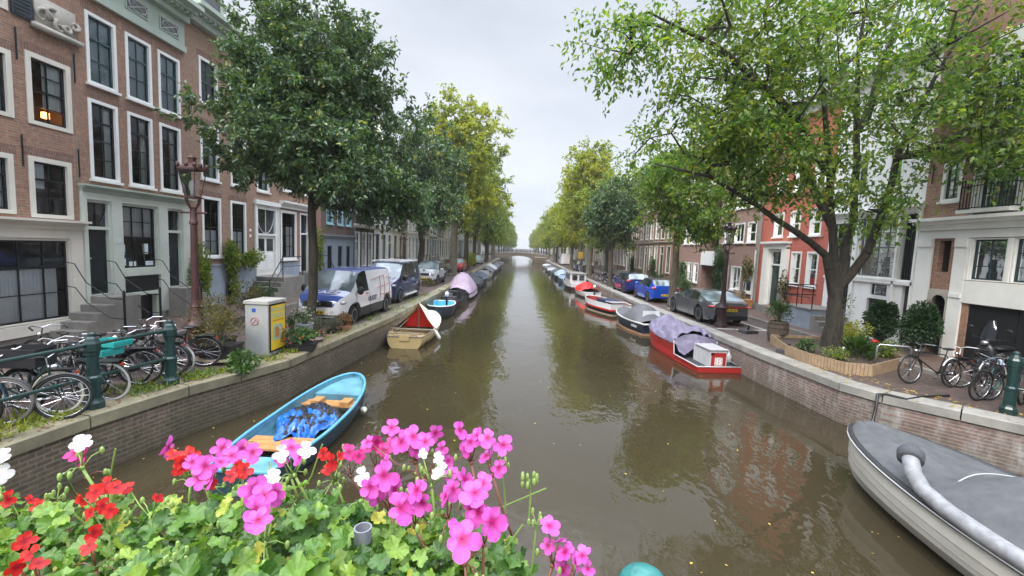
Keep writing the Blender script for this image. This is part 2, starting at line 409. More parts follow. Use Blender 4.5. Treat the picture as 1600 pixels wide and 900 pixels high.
# parking line on the right street
ln = MB()
for y0, y1 in ((13.8, 24),): ln.box(10.2, 10.3, y0, y1, .985, .990)
ln.box(8.2, 10.2, 17.9, 18.0, .985, .990); ln.box(8.2, 10.2, 24, 24.1, .985, .990)
struct(ln.build('parking_line', P((.55, .55, .52), .7, var=.3, vs=5)))

# ------------------------------------------------------------------ leaves, trees, plants
def fast_mesh(name, V, F, mats, parent, smooth=False, **props):
    me = bpy.data.meshes.new(name); V = np.asarray(V, np.float32).reshape(-1, 3); F = np.asarray(F, np.int32)
    k = F.shape[1]; me.vertices.add(len(V)); me.vertices.foreach_set('co', V.ravel())
    me.loops.add(F.size); me.loops.foreach_set('vertex_index', F.ravel())
    me.polygons.add(len(F)); me.polygons.foreach_set('loop_start', np.arange(0, F.size, k, dtype=np.int32))
    try: me.polygons.foreach_set('loop_total', np.full(len(F), k, np.int32))
    except Exception: pass
    me.update(calc_edges=True); me.validate()
    for m in (mats if isinstance(mats, (list, tuple)) else [mats]): me.materials.append(m)
    if smooth: me.polygons.foreach_set('use_smooth', [True]*len(F))
    o = bpy.data.objects.new(name, me); COL.objects.link(o); o.parent = parent
    for a, b in props.items(): o[a] = b
    return o
def leaf_arrays(C, D, size, rs, wid=.55, fold=.25, up=.5):
    """C centres (n,3), D preferred leaf direction (n,3)"""
    n = len(C); D = D/(np.linalg.norm(D, axis=1, keepdims=True)+1e-9)
    nn = rs.normal(size=(n, 3)); nn[:, 2] = np.abs(nn[:, 2])+up
    nn -= D*np.sum(nn*D, 1, keepdims=True); nn /= np.linalg.norm(nn, axis=1, keepdims=True)+1e-9
    B = np.cross(D, nn); s = (size*rs.uniform(.6, 1.25, n))[:, None]
    b0 = C; tip = C+D*s - nn*s*.15; mid = C+D*s*.45
    l = mid+B*s*wid/2+nn*s*fold*.5; r = mid-B*s*wid/2+nn*s*fold*.5
    V = np.stack([b0, l, tip, r], 1).reshape(-1, 3)
    i = np.arange(n)*4
    F = np.concatenate([np.stack([i, i+1, i+2], 1), np.stack([i, i+2, i+3], 1)])
    return V, F
def blob_pts(rs, c, r, n, seed=0, shell=.45, lob=.28):
    d = rs.normal(size=(n, 3)); d /= np.linalg.norm(d, axis=1, keepdims=True)
    k = rs.normal(size=(7, 3))*2.2; ph = rs.uniform(0, 6.28, 7)
    m = 1-lob/2+lob*np.sin(d@k.T+ph).mean(1)*1.8
    rad = rs.uniform(0, 1, n)**shell
    return np.asarray(c)+d*(rad*m)[:, None]*np.asarray(r)
def make_tree(name, label, loc, trunk_pts, trunk_r, blobs, n_tip, leaves_per, leaf, lmat, bmat, seed, group=None,
              limbs=(), rtip=.012, spread=.5, up=.6, twig_len=.6, droop=-.1, wid=.55, rz=0, cat='tree', nsub=4, foldd=.25, limb_r=.06):
    rs = np.random.RandomState(seed)
    t = thing(name, label, cat, loc, rz, group)
    nodes_, par = [], []
    def chain(pts, p=-1):
        for q in pts: nodes_.append(np.array(q, float)); par.append(p); p = len(nodes_)-1
        return p
    def subdiv(pts, k=3):
        out = []
        for a, b in zip(pts, pts[1:]):
            for i in range(k): out.append(np.array(a)+(np.array(b)-np.array(a))*i/k + rs.normal(size=3)*.03)
        return out+[np.array(pts[-1], float)]
    tr = subdiv(trunk_pts); chain(tr); ntr = len(tr)
    fixr = {}
    for lb in limbs:
        st = np.array(lb[0]); j = int(np.argmin([np.linalg.norm(st-q) for q in nodes_])); n_before = len(nodes_); chain(subdiv(lb)[1:], j)
        for q_ in range(n_before, len(nodes_)): fixr[q_] = limb_r*(1-.9*(q_-n_before)/max(1, len(nodes_)-n_before))
    tips = np.concatenate([blob_pts(rs, c, r, int(n_tip*w), lob=.35) for c, r, w in blobs])
    n_fix = len(nodes_)
    cz = trunk_pts[-1]
    A = np.array(nodes_)
    order = np.argsort([np.min(np.linalg.norm(A-q, axis=1)) for q in tips])
    tipid = []
    start = 2
    for oi in order:
        q = tips[oi]; A = np.array(nodes_)
        d = np.linalg.norm(A-q, axis=1) + np.maximum(0, A[:, 2]-q[2])*.8
        d[:start] += 50
        j = int(np.argmin(d)); a = A[j]; dist = np.linalg.norm(q-a)
        k = max(1, int(dist/1.1)); p = j
        for i in range(1, k+1):
            f = i/k; pt = a+(q-a)*f; pt[2] += droop*math.sin(PI*f)*dist*.5; pt += rs.normal(size=3)*.04*(i < k)
            nodes_.append(pt); par.append(p); p = len(nodes_)-1
        tipid.append(p)
    A = np.array(nodes_); n = len(A); w = np.zeros(n); w[tipid] = 1
    for i in range(n-1, -1, -1):
        if par[i] >= 0: w[par[i]] += w[i]
    rad = rtip*np.sqrt(np.maximum(w, 1)); mxr = rad.max()
    tb = MB(); trr = [trunk_r*(1.25 if i == 0 else 1)*(1-.5*i/max(1, ntr-1)) for i in range(ntr)]
    trr[0] = trunk_r*1.35
    path = [tuple(q) for q in tr]; path.insert(1, tuple(np.array(tr[0])*.85+np.array(tr[1])*.15)); rr = list(trr); rr.insert(1, trunk_r*1.08)
    tb.tube(path, rr, 14)
    for i in range(ntr, n):
        p = par[i]
        if p < 0: continue
        r0, r1 = min(rad[p], trunk_r*.6), min(rad[i], trunk_r*.55)
        if p < ntr: r0 = min(r1*1.15, trunk_r*.6)
        if i in fixr: r1 = fixr[i]; r0 = fixr.get(p, min(trunk_r*.75, r1*1.35))
        m_ = 8 if r1 > .06 else (5 if r1 > .025 else 3)
        tb.tube([A[p], A[i]], [r0, r1], m_, cap=False)
    tb.build('trunk', bmat, t, smooth=3)
    # leaves
    tp = A[tipid]; pr = A[[par[i] for i in tipid]]
    bd = tp-pr; bd /= np.linalg.norm(bd, axis=1, keepdims=True)+1e-9
    C, D = [], []
    for s_ in range(nsub):
        td = bd*.7+rs.normal(size=tp.shape)*.75; td[:, 2] += .1; td /= np.linalg.norm(td, axis=1, keepdims=True)
        ln = twig_len*rs.uniform(.5, 1.3, len(tp))
        per = max(1, leaves_per//nsub)
        for k in range(per):
            f = (k+.5)/per; c = tp+td*(ln*f)[:, None]; c[:, 2] -= .12*f*f*ln
            c += rs.normal(size=c.shape)*spread*.12
            d = td*.5+rs.normal(size=c.shape)*.6; d[:, 2] -= .25
            C.append(c); D.append(d)
    C = np.concatenate(C); D = np.concatenate(D)
    V, F = leaf_arrays(C, D, leaf, rs, wid=wid, up=up, fold=foldd)
    fast_mesh('crown', V, F, lmat, t)
    return t
BARK_D = bark((.07, .06, .045)); BARK_G = bark((.15, .135, .1)); BARK_M = bark((.1, .085, .06))
LF_DK = leafmat('elm_leaf', [(0, (.045, .085, .05)), (.45, (.065, .125, .065)), (.8, (.11, .18, .08)), (.96, (.17, .23, .06)), (1, (.35, .32, .05))], .32, .3, patch=((.085, .12, .02), .72, .7), psc=.3)
LF_GR = leafmat('green_leaf', [(0, (.055, .12, .025)), (.5, (.1, .19, .035)), (.85, (.18, .27, .045)), (.97, (.32, .35, .05)), (1, (.5, .34, .04))], .42, .5, patch=((.2, .24, .035), .66, .8), psc=.35)
LF_YE = leafmat('yellow_leaf', [(0, (.14, .18, .02)), (.4, (.26, .3, .03)), (.75, (.42, .4, .045)), (1, (.55, .42, .05))], .5, .45, patch=((.13, .2, .03), .62, .7), psc=.22)
LF_MG = leafmat('mid_leaf', [(0, (.05, .11, .03)), (.5, (.09, .17, .04)), (.85, (.17, .24, .045)), (1, (.36, .33, .05))], .45, .4, patch=((.3, .32, .04), .55, .8), psc=.3)
LF_SH = leafmat('shrub_leaf', [(0, (.02, .06, .015)), (.6, (.05, .11, .022)), (1, (.1, .17, .03))], .4, .25)
LF_OL = leafmat('olive_leaf', [(0, (.06, .07, .025)), (.5, (.12, .12, .04)), (.9, (.2, .16, .06)), (1, (.28, .12, .05))], .6, .3)
LF_DKS = leafmat('topiary_leaf', [(0, (.012, .035, .012)), (.7, (.025, .065, .02)), (1, (.05, .1, .03))], .4, .15)
LF_GY = leafmat('grey_leaf', [(0, (.1, .12, .09)), (1, (.2, .22, .17))], .6, .2)
LF_BR = leafmat('dry_leaf', [(0, (.16, .08, .03)), (1, (.3, .17, .08))], .7, .2)
LF_IV = leafmat('ivy_leaf', [(0, (.015, .05, .015)), (.6, (.04, .1, .022)), (1, (.09, .16, .03))], .35, .2)
def foliage(name, parent, blobs, n, leaf, lmat, seed, stems=True, wid=.6, up=.5, smat=None, vertical=0, **props):
    rs = np.random.RandomState(seed); C = np.concatenate([blob_pts(rs, c, r, int(n*w), shell=.5, lob=.4) for c, r, w in blobs])
    cen = np.concatenate([np.repeat([c], int(n*w), 0) for c, r, w in blobs])
    D = (C-cen)+rs.normal(size=C.shape)*.3*np.mean(blobs[0][1]); D[:, 2] += vertical
    V, F = leaf_arrays(C, D, leaf, rs, wid=wid, up=up); o = fast_mesh(name, V, F, lmat, parent, **props)
    if stems:
        m = MB()
        for k in range(14):
            i = rs.randint(len(C)); c = blobs[0][0]
            m.tube([(c[0]+rs.uniform(-.05, .05), c[1]+rs.uniform(-.05, .05), c[2]-blobs[0][1][2]), (C[i]+np.array(c))/2+rs.normal(size=3)*.02, C[i]], [.012, .008, .003], 4, cap=False)
        m.build('stem', smat or BARK_M, parent)
    return o
# ------------------------------------------------------------------ houses
class House:
    """local frame: x outwards from the facade (mirrored on the right bank), y along the canal, z up from street level"""
    def __init__(s, side, y0, W, H, wall, name, label, depth=9, cat='house', group=None, z=1.0, xoff=0):
        s.sg = 1 if side == 'L' else -1; s.W, s.H, s.wall, s.dep = W, H, wall, depth
        s.t = thing(name, label, cat, ((FL if side == 'L' else FR)+xoff*s.sg, y0, z), 0, group); s.ops = []; s.side = side; s.y0 = y0; s.z = z
    def X(s, d): return d*s.sg
    def bx(s, m, u0, u1, d0, d1, z0, z1):
        a, b = sorted((d0*s.sg, d1*s.sg)); return m.box(a, b, u0, u1, z0, z1)
    def part(s, name, mat, boxes, parent=None, **props):
        m = MB()
        for b in boxes: s.bx(m, *b)
        return m.build(name, mat, parent or s.t, **props)
    def finish_wall(s, zones=None, body=None, interior=True, rd=.16, gap=.9):
        """wall sheet with real openings; zones = [(z0,z1,material)] bands, default the wall material"""
        zones = zones or [(0, s.H, s.wall)]
        us = sorted({0, s.W, *[o[0] for o in s.ops], *[o[1] for o in s.ops]}); zs = sorted({0, s.H, *[o[2] for o in s.ops], *[o[3] for o in s.ops], *[z for z0, z1, _ in zones for z in (z0, z1)]})
        us = [u for u in us if 0 <= u <= s.W]; zs = [z for z in zs if 0 <= z <= s.H]
        mats = []; m = MB()
        for z0, z1, mt in zones:
            if mt not in mats: mats.append(mt)
        def mi(z):
            for z0, z1, mt in zones:
                if z0 <= z <= z1: return mats.index(mt)
            return 0
        for a, b in zip(us, us[1:]):
            for c, d in zip(zs, zs[1:]):
                um, zm = (a+b)/2, (c+d)/2
                if any(o[0] < um < o[1] and o[2] < zm < o[3] for o in s.ops): continue
                m.cur = mi(zm); m.quad((0, a, c), (0, b, c), (0, b, d), (0, a, d))
        g = gap if interior else 0.02
        for u0, u1, z0, z1 in s.ops:
            m.cur = mi((z0+z1)/2); x = s.X(-rd)
            m.quad((0, u0, z0), (x, u0, z0), (x, u0, z1), (0, u0, z1)); m.quad((0, u1, z0), (x, u1, z0), (x, u1, z1), (0, u1, z1))
            m.quad((0, u0, z0), (0, u1, z0), (x, u1, z0), (x, u0, z0)); m.quad((0, u0, z1), (0, u1, z1), (x, u1, z1), (x, u0, z1))
        m.cur = 0
        x1, x2 = s.X(-gap), s.X(-s.dep)
        for u in (0.002, s.W-.002): m.quad((0, u, 0), (x1, u, 0), (x1, u, s.H), (0, u, s.H))
        m.quad((0, 0, s.H), (0, s.W, s.H), (x1, s.W, s.H), (x1, 0, s.H))
        m.box(min(x1, x2), max(x1, x2), .002, s.W-.002, 0, s.H)
        s.wallobj = m.build('wall', mats, s.t)
        if interior:
            r = MB()
            for u0, u1, z0, z1 in s.ops:
                a, b = s.X(-rd-.01), s.X(-gap+.02); e = .12
                r.quad((b, u0-e, z0-e), (b, u1+e, z0-e), (b, u1+e, z1+e), (b, u0-e, z1+e))
                r.quad((a, u0-e, z0-e), (b, u0-e, z0-e), (b, u0-e, z1+e), (a, u0-e, z1+e)); r.quad((a, u1+e, z0-e), (b, u1+e, z0-e), (b, u1+e, z1+e), (a, u1+e, z1+e))
                r.quad((a, u0-e, z0-e), (a, u1+e, z0-e), (b, u1+e, z0-e), (b, u0-e, z0-e)); r.quad((a, u0-e, z1+e), (a, u1+e, z1+e), (b, u1+e, z1+e), (b, u0-e, z1+e))
            r.build('room', INT, s.t)
    def win(s, u0, u1, z0, z1, cols=2, rows=4, frame=WHITE, sash=DGREEN, fw=.11, mid=.5, sill=True, curtain=None, glass=None, hole=True, near=True, midbar=.05, bar=.024, lintel=None, blind=None, cmat=None):
        if hole: s.ops.append((u0, u1, z0, z1))
        m = MB(); a, b = -.13, .025
        s.bx(m, u0, u0+fw, a, b, z0, z1); s.bx(m, u1-fw, u1, a, b, z0, z1)
        s.bx(m, u0+fw, u1-fw, a, b, z1-fw, z1); s.bx(m, u0+fw, u1-fw, a, b, z0, z0+fw*.8)
        w = m.build('window', frame, s.t)
        U0, U1, Z0, Z1 = u0+fw, u1-fw, z0+fw*.8, z1-fw
        q = MB(); f = .045 if near else .04
        if sash is not None:
            s.bx(q, U0, U0+f, -.1, -.045, Z0, Z1); s.bx(q, U1-f, U1, -.1, -.045, Z0, Z1)
            s.bx(q, U0+f, U1-f, -.1, -.045, Z1-f, Z1); s.bx(q, U0+f, U1-f, -.1, -.045, Z0, Z0+f)
            for i in range(1, cols):
                u = U0+(U1-U0)*i/cols; s.bx(q, u-bar/2, u+bar/2, -.09, -.055, Z0+f, Z1-f)
            for j in range(1, rows):
                z = Z0+(Z1-Z0)*j/rows; hh = midbar/2 if (mid is not None and abs(j/rows-mid) < .01) else bar/2
                s.bx(q, U0+f, U1-f, -.095 if hh > .02 else -.088, -.04 if hh > .02 else -.057, z-hh, z+hh)
            q.build('sash', sash, w)
        p = MB(); x = s.X(-.075); p.quad((x, U0, Z0), (x, U1, Z0), (x, U1, Z1), (x, U0, Z1)); p.build('pane', glass or (GLASS if near else DGLASS), w)
        if curtain and near:
            c = MB()
            for c0, c1, h0, h1 in curtain:
                a0, a1 = U0+(U1-U0)*c0, U0+(U1-U0)*c1; b0, b1 = Z0+(Z1-Z0)*h0, Z0+(Z1-Z0)*h1
                nn = max(8, int((a1-a0)*40)); wv = .02
                def fn(i, j, a0=a0, a1=a1, b0=b0, b1=b1):
                    return (s.X(-.15+wv*math.sin(i*(a1-a0)*75+1.5*math.sin(i*7))+.01*math.sin(j*3)), a0+(a1-a0)*i, b0+(b1-b0)*j)
                c.grid(fn, nn, 4)
            c.build('curtain', cmat or CURT, w, smooth=3)
        if blind:
            c = MB(); k = int((Z1-Z0)*blind/.045)
            for i in range(k): z = Z1-.01-i*.045; c.quad((s.X(-.13), U0, z), (s.X(-.13), U1, z), (s.X(-.115), U1, z-.038), (s.X(-.115), U0, z-.038))
            c.build('blind', P((.82, .88, .92), .6, var=.03), w)
        if sill: s.part('sill', frame if near else STONEL, [(u0-.04, u1+.04, -.02, .09, z0-.07, z0-.003)], w)
        if lintel: s.part('lintel', lintel, [(u0-.08, u1+.08, -.02, .004, z1+.003, z1+.22)], w)
        return w
    def door(s, u0, u1, z0, z1, zt=None, frame=WHITE, leaf=DGREEN, fw=.1, glassy=False, hole=True, panels=2, near=True):
        if hole: s.ops.append((u0, u1, z0, z1))
        zt = zt or z1-.5
        m = MB()
        s.bx(m, u0, u0+fw, -.14, .02, z0, z1); s.bx(m, u1-fw, u1, -.14, .02, z0, z1); s.bx(m, u0+fw, u1-fw, -.14, .02, z1-fw, z1)
        if zt < z1-.15: s.bx(m, u0+fw, u1-fw, -.14, .02, zt, zt+.09)
        w = m.build('door_frame', frame, s.t)
        d = MB(); U0, U1 = u0+fw, u1-fw; s.bx(d, U0, U1, -.13, -.08, z0, zt)
        k = (U1-U0)/panels
        for i in range(panels):
            a, b = U0+k*i+.07, U0+k*(i+1)-.07
            if not glassy: s.bx(d, a, b, -.08, -.065, z0+1.15, zt-.15)
            s.bx(d, a, b, -.08, -.065, z0+.2, z0+1.0)
            s.bx(d, a+.04, b-.04, -.065, -.055, z0+.26, z0+.94)
        dd = d.build('door', leaf, s.t)
        if glassy:
            p = MB()
            for i in range(panels): a, b = U0+k*i+.09, U0+k*(i+1)-.09; s.bx(p, a, b, -.079, -.07, z0+1.15, zt-.15)
            p.build('pane', DGLASS, dd)
        if near:
            h = MB(); h.ell((s.X(-.03), (U0+.1), z0+1.05), (.025, .025, .025), 8, 6); h.tube([(s.X(-.07), U0+.1, z0+1.05), (s.X(-.03), U0+.1, z0+1.05)], .01, 6); h.build('knob', ALU, dd)
        if zt < z1-.15:
            p = MB(); x = s.X(-.08); p.quad((x, U0, zt+.09), (x, U1, zt+.09), (x, U1, z1-fw), (x, U0, z1-fw)); tw = p.build('transom', DGLASS, s.t)
            q = MB()
            if near:
                um = (U0+U1)/2; q.bar((s.X(-.06), um, zt+.09), (s.X(-.06), um, z1-fw), .03, .02)
                for sg in (-1, 1): q.tube([(s.X(-.06), um+sg*(U1-U0)*.5*math.sin(a), zt+.1+(z1-fw-zt-.1)*(1-math.cos(a))) for a in [i*PI/2/6 for i in range(7)]], .012, 5)
                q.build('tracery', sash_or(leaf), tw)
        return dd
    def cornice(s, z, h, out, mat, u0=-.05, u1=None, dent=0, name='cornice'):
        u1 = s.W+.05 if u1 is None else u1; m = MB()
        s.bx(m, u0+.05, u1-.05, 0.003, out*.35, z, z+h*.5)
        s.bx(m, u0+.02, u1-.02, 0.003, out*.7, z+h*.5, z+h*.75); s.bx(m, u0, u1, .003, out, z+h*.75, z+h)
        if dent:
            k = int((u1-u0)/dent)
            for i in range(k): u = u0+.05+i*dent; s.bx(m, u, u+dent*.5, out*.35, out*.62, z+h*.36, z+h*.5-.002)
        return m.build(name, mat, s.t)
    def roof(s, kind, mat, h=2.5, over=.1):
        m = MB(); W, H = s.W, s.H; x0, x1 = s.X(0), s.X(-s.dep)
        if kind == 'side':   # ridge along the canal
            xm = s.X(-s.dep/2)
            m.add([(x0, 0, H), (x0, W, H), (x1, W, H), (x1, 0, H), (xm, 0, H+h), (xm, W, H+h)], [(0, 1, 5, 4), (3, 4, 5, 2), (0, 4, 3), (1, 2, 5), (0, 3, 2, 1)])
        else:
            xf = s.X(-.12)
            m.add([(xf, 0, H), (xf, W, H), (x1, W, H), (x1, 0, H), (xf, W/2, H+h), (x1, W/2, H+h)], [(0, 1, 4), (2, 3, 5), (0, 4, 5, 3), (1, 2, 5, 4), (0, 3, 2, 1)])
        r = m.build('roof', mat, s.t)
        c = MB(); s.bx(c, W*.12, W*.12+.7, -s.dep*.55, -s.dep*.55+.5, H+.2, H+h+.9); c.build('chimney', BRK_D, r)
        return r
    def gable(s, style, h, wall, trim):
        W, H = s.W, s.H; c = W/2; m = MB()
        if style == 'neck':
            prof = [(0, 0), (W, 0), (W*.97, .25), (W*.82, .35), (W*.74, h*.3), (W*.7, h*.75), (W*.7, h), (W*.3, h), (W*.3, h*.75), (W*.26, h*.3), (W*.18, .35), (W*.03, .25)]
        elif style == 'bell':
            prof = [(0, 0), (W, 0)]+[(c+(W/2)*(1-.62*math.sin(t*PI/2)**.8)*(1-.15*t), h*t) for t in [i/8 for i in range(1, 9)]]
            prof += [(W-p[0], p[1]) for p in prof[:1:-1]]
        elif style == 'step':
            prof = [(0, 0), (W, 0)]; k = 4
            for i in range(k): prof += [(W-i*W/2/(k+.6), h*(i+1)/k), (W-(i+1)*W/2/(k+.6), h*(i+1)/k)]
            prof += [(W-p[0], p[1]) for p in prof[:1:-1]]
        else: prof = [(0, 0), (W, 0), (c, h)]
        pts = [(p[0], H+p[1]) for p in prof]
        a, b = sorted((s.X(0), s.X(-.35))); m.prism(pts, a, b, 'x'); g = m.build('gable', wall, s.t)
        if style != 'tri':
            k = MB(); top = pts[2:]
            for p, q in zip(top, top[1:]):
                k.bar((s.X(.0), p[0], p[1]), (s.X(.0), q[0], q[1]), .5, .09)
            k.build('gable_trim', trim, g)
            tp = MB(); tp.prism([(c-W*.24, H+h), (c+W*.24, H+h), (c, H+h+.5)], *sorted((s.X(.08), s.X(-.2))), 'x'); tp.build('pediment', trim, g)
        w0, w1 = c-.5, c+.5
        ww = s.part('window', trim, [(w0, w1, .002, .03, H+h*.12, H+h*.12+1.3)], None); s.part('pane', DGLASS, [(w0+.1, w1-.1, .03, .036, H+h*.12+.1, H+h*.12+1.2)], ww)
        s.part('hoist_beam', WOODG, [(c-.07, c+.07, -.1, .9, H+h*.8, H+h*.8+.16)])
    def anchor(s, u, z, h=.7):
        m = MB(); m.tube([(s.X(.03), u, z), (s.X(.03), u, z+h)], .018, 6); return m.build('wall_anchor', IRON, s.t)
    def stoop(s, u0, u1, out, z, steps=4, dirn=1, mat=STONE, rail=True):
        """landing at the door plus steps going down along the facade (dirn +-1) """
        m = MB(); b = .09; s.bx(m, u0, u1, .003, out, b, z)
        run = .27; hs = (z-b)/(steps+1)
        for i in range(steps):
            zz = z-hs*(i+1)
            if dirn > 0: s.bx(m, u1+run*i, u1+run*(i+1), .003, out, b, zz)
            else: s.bx(m, u0-run*(i+1), u0-run*i, .003, out, b, zz)
        st = m.build('steps', mat, s.t)
        if rail:
            r = MB(); x = s.X(out-.05); e = u1+run*steps if dirn > 0 else u0-run*steps; o = u0+.05 if dirn > 0 else u1-.05; k = u1 if dirn > 0 else u0
            top = [(x, o, z+.95), (x, k, z+.95), (x, e, b+.95)]
            r.tube(top, .022, 6); r.tube([(a[0], a[1], a[2]-.45) for a in top], .014, 6)
            for (px, py, pz), base in zip(top, (z, z, b)): r.tube([(px, py, base), (px, py, pz)], .024, 6); r.ell((px, py, pz+.04), (.04, .04, .05), 8, 6)
            r.build('railing', IRON, s.t)
        return st
def sash_or(m): return m

# --- left bank ------------------------------------------------------------------
zb = 1.0
h = House('L', 5.4, 6.55, 12.0, BRK_A, 'brick_house', 'old brick canal house with carved stone scroll and cream shop window, at left edge', z=zb)
Z = lambda z: z-zb
U = lambda y: y-h.y0
CUR2 = [(0, .25, 0, 1), (.72, 1, 0, 1)]
for a, b, c, d, cu in ((10.80, 11.87, 6.53, 8.27, [(.45, 1, .25, 1)]), (9.30, 10.5, 6.55, 8.1, CUR2), (7.7, 8.8, 6.55, 8.1, None), (6.2, 7.3, 6.55, 8.1, None), (10.74, 11.78, 4.22, 5.74, [(0, .45, .5, 1)]), (9.3, 10.42, 4.27, 5.69, CUR2), (7.7, 8.8, 4.27, 5.69, None), (9.3, 10.5, 9.0, 10.6, None), (7.2, 8.4, 9.0, 10.6, None)):
    h.win(U(a), U(b), Z(c), Z(d), 2, 4 if d-c > 1.6 else 3, CREAM, BLACK, .12, mid=.5 if d-c > 1.6 else .667, curtain=cu, sill=False, lintel=BRK_SOLD)
h.win(U(8.7), U(11.62), Z(1.55), Z(3.68), 5, 3, CREAM, BLACK, .04, mid=.667, curtain=[(.0, .42, 0, .64), (.45, .93, 0, .64)], midbar=.06, sill=False)
h.win(U(5.7), U(8.2), Z(1.55), Z(3.68), 4, 3, CREAM, BLACK, .04, mid=.667, curtain=[(0, 1, 0, .64)], sill=False)
h.finish_wall([(0, .35, STONE), (.35, 3.0, CREAM), (3.0, 12, BRK_A)])
h.part('shopfront', CREAM, [(U(11.62), U(11.95), .003, .07, .45, 2.7), (U(8.25), U(8.65), .003, .07, .45, 2.7), (0, 6.55, .003, .06, 2.7, 2.95), (U(11.6), U(11.97), .003, .1, .1, .45), (0, U(11.6), .003, .06, .25, .52)])
h.cornice(2.95, .24, .3, CREAM)
# carved stone scroll
cart = MB(); y0c, z0c = U(11.05), Z(9.0)
h.bx(cart, y0c-.1, y0c+1.1, .003, .16, z0c-.12, z0c)
for k in range(5):
    cy, cz, rr = y0c+.15+.2*k, z0c+.25+.12*math.sin(k*2), .2-.02*k
    cart.tube([(h.X(.07+.03*math.sin(a)), cy+rr*(1-a/9)*math.cos(a+k), cz+rr*(1-a/9)*math.sin(a+k)) for a in [i*.5 for i in range(15)]], [.06-.003*i for i in range(15)], 6)
h.bx(cart, y0c, y0c+1.0, .003, .05, z0c, z0c+.7)
cart.build('carved_scroll', STONEL, h.t, smooth=3)
h.part('shutter', P((.03, .04, .05), .4), [(U(10.55), U(11.0), .01, .06, Z(9.0), Z(10.4))]+[(U(10.6), U(10.95), .06, .075, Z(9.05)+.09*i, Z(9.05)+.09*i+.05) for i in range(14)])
for u, z in ((10.62, 8.55), (11.98, 8.5), (10.62, 6.05), (11.98, 6.0)): h.anchor(U(u), Z(z)-.6, .75)
h.part('lamp_glow', emit((1, .35, .08), 5), [(U(11.55), U(11.68), -.5, -.4, Z(6.85), Z(7.0))])
h.roof('side', roofmat((.1, .08, .08)), 2.5)

h = House('L', 11.97, 3.93, 9.35, BRK_B, 'brick_house', 'brick canal house with pale green shopfront, twin dark doors and tall sash windows', z=zb)
GLS2 = GLASS
for a, b, cu in ((12.34, 13.26, 0), (13.56, 14.49, 0), (14.75, 15.68, 0)):
    h.win(U(a), U(b), Z(8.07), Z(10.0), 2, 3, WHITE, P((.03, .07, .08), .4), .09, mid=.667, lintel=BRK_SOLD, blind=.98)
    h.win(U(a)-.02, U(b)-.04, Z(5.42), Z(7.65), 2, 4, WHITE, BLACK, .09, mid=.75, lintel=BRK_SOLD, curtain=[(.02, .2, 0, 1), (.7, 1, 0, .95)])
h.win(U(13.18), U(14.5), Z(2.78), Z(4.8), 3, 4, PALE, BLACK, .05, mid=.5, curtain=[(0, 1, .5, 1)], sill=False)
for a, b in ((12.08, 12.82), (14.87, 15.55)): h.door(U(a), U(b), Z(2.1), Z(4.8), zt=Z(3.98), frame=PALE, leaf=P((.01, .016, .018), .25), fw=.05, panels=1)
h.ops.append((U(13.2), U(14.42), .0, Z(1.92)))
h.finish_wall([(0, Z(5.02), PALE), (Z(5.02), 9.35, BRK_B)])
h.part('shopfront', PALE, [(.0, U(12.08), .003, .1, .3, Z(4.82)), (U(12.82), U(13.16), .003, .1, .3, Z(4.82)), (U(14.5), U(14.87), .003, .1, .3, Z(4.82)), (U(15.55), 3.93, .003, .1, .3, Z(4.82)), (0, 3.93, .003, .09, Z(4.82), Z(5.02)), (U(13.16), U(14.5), .003, .13, Z(2.58), Z(2.74)), (U(13.16), U(14.5), .003, .1, Z(1.94), Z(2.04))])
h.part('dark_panel', BLACK, [(U(13.2), U(14.46), .003, .05, Z(2.06), Z(2.56))])
h.part('cellar_door', BLACK, [(U(13.2), U(14.42), -.3, -.2, 0, Z(1.92))])
h.cornice(Z(5.03), .2, .26, MINT)
for u in (12.95, 14.7): h.part('house_number', P((.6, .65, .7), .4), [(U(u), U(u)+.12, .1, .115, Z(3.6), Z(3.72))])
for u, z, w_, hh in ((13.2, 3.25, .18, .3), (14.02, 3.25, .2, .34), (13.25, 2.9, .14, .22), (13.5, 2.88, .25, .14), (14.1, 2.88, .3, .14)):
    h.part('notice', P((.6, .68, .72), .6, var=.2, vs=20), [(U(u), U(u)+w_, -.072, -.068, Z(z), Z(z)+hh)])
h.stoop(U(12.05), U(12.9), .8, Z(2.08), 4, -1, STONE, rail=False); h.stoop(U(14.8), U(15.55), .7, Z(2.08), 3, 1, STONE, rail=False)
# mint entablature with attic lights
h.part('entablature', MINT, [(0, 3.93, .003, .12, Z(10.35), Z(10.55)), (0, 3.93, .003, .05, Z(10.55), Z(11.35))])
h.ops = []
e2 = MB(); h.bx(e2, 0, 3.93, -.9, 0, 9.35, 10.3); e2.build('attic_wall', MINT, h.t)
for k in range(3):
    u = .35+k*1.25; w_ = h.part('window', MINT, [(u, u+.8, .05, .08, Z(10.68), Z(11.12))]); h.part('pane', DGLASS, [(u+.04, u+.76, .08, .085, Z(10.72), Z(11.08))], w_)
    q = MB()
    for sg in (-1, 1): q.tube([(h.X(.095), u+.4+sg*.32*math.sin(a), Z(10.9)+.17*math.cos(a)) for a in [i*PI/6 for i in range(7)]], .012, 5)
    q.tube([(h.X(.095), u+.05, Z(10.72)), (h.X(.095), u+.75, Z(11.08))], .01, 5); q.tube([(h.X(.095), u+.05, Z(11.08)), (h.X(.095), u+.75, Z(10.72))], .01, 5)
    q.build('tracery', PALE, w_)
h.cornice(Z(11.35), .55, .75, MINT, dent=.22)
h.H = 10.9; h.roof('side', roofmat((.09, .085, .09)), 2.4)

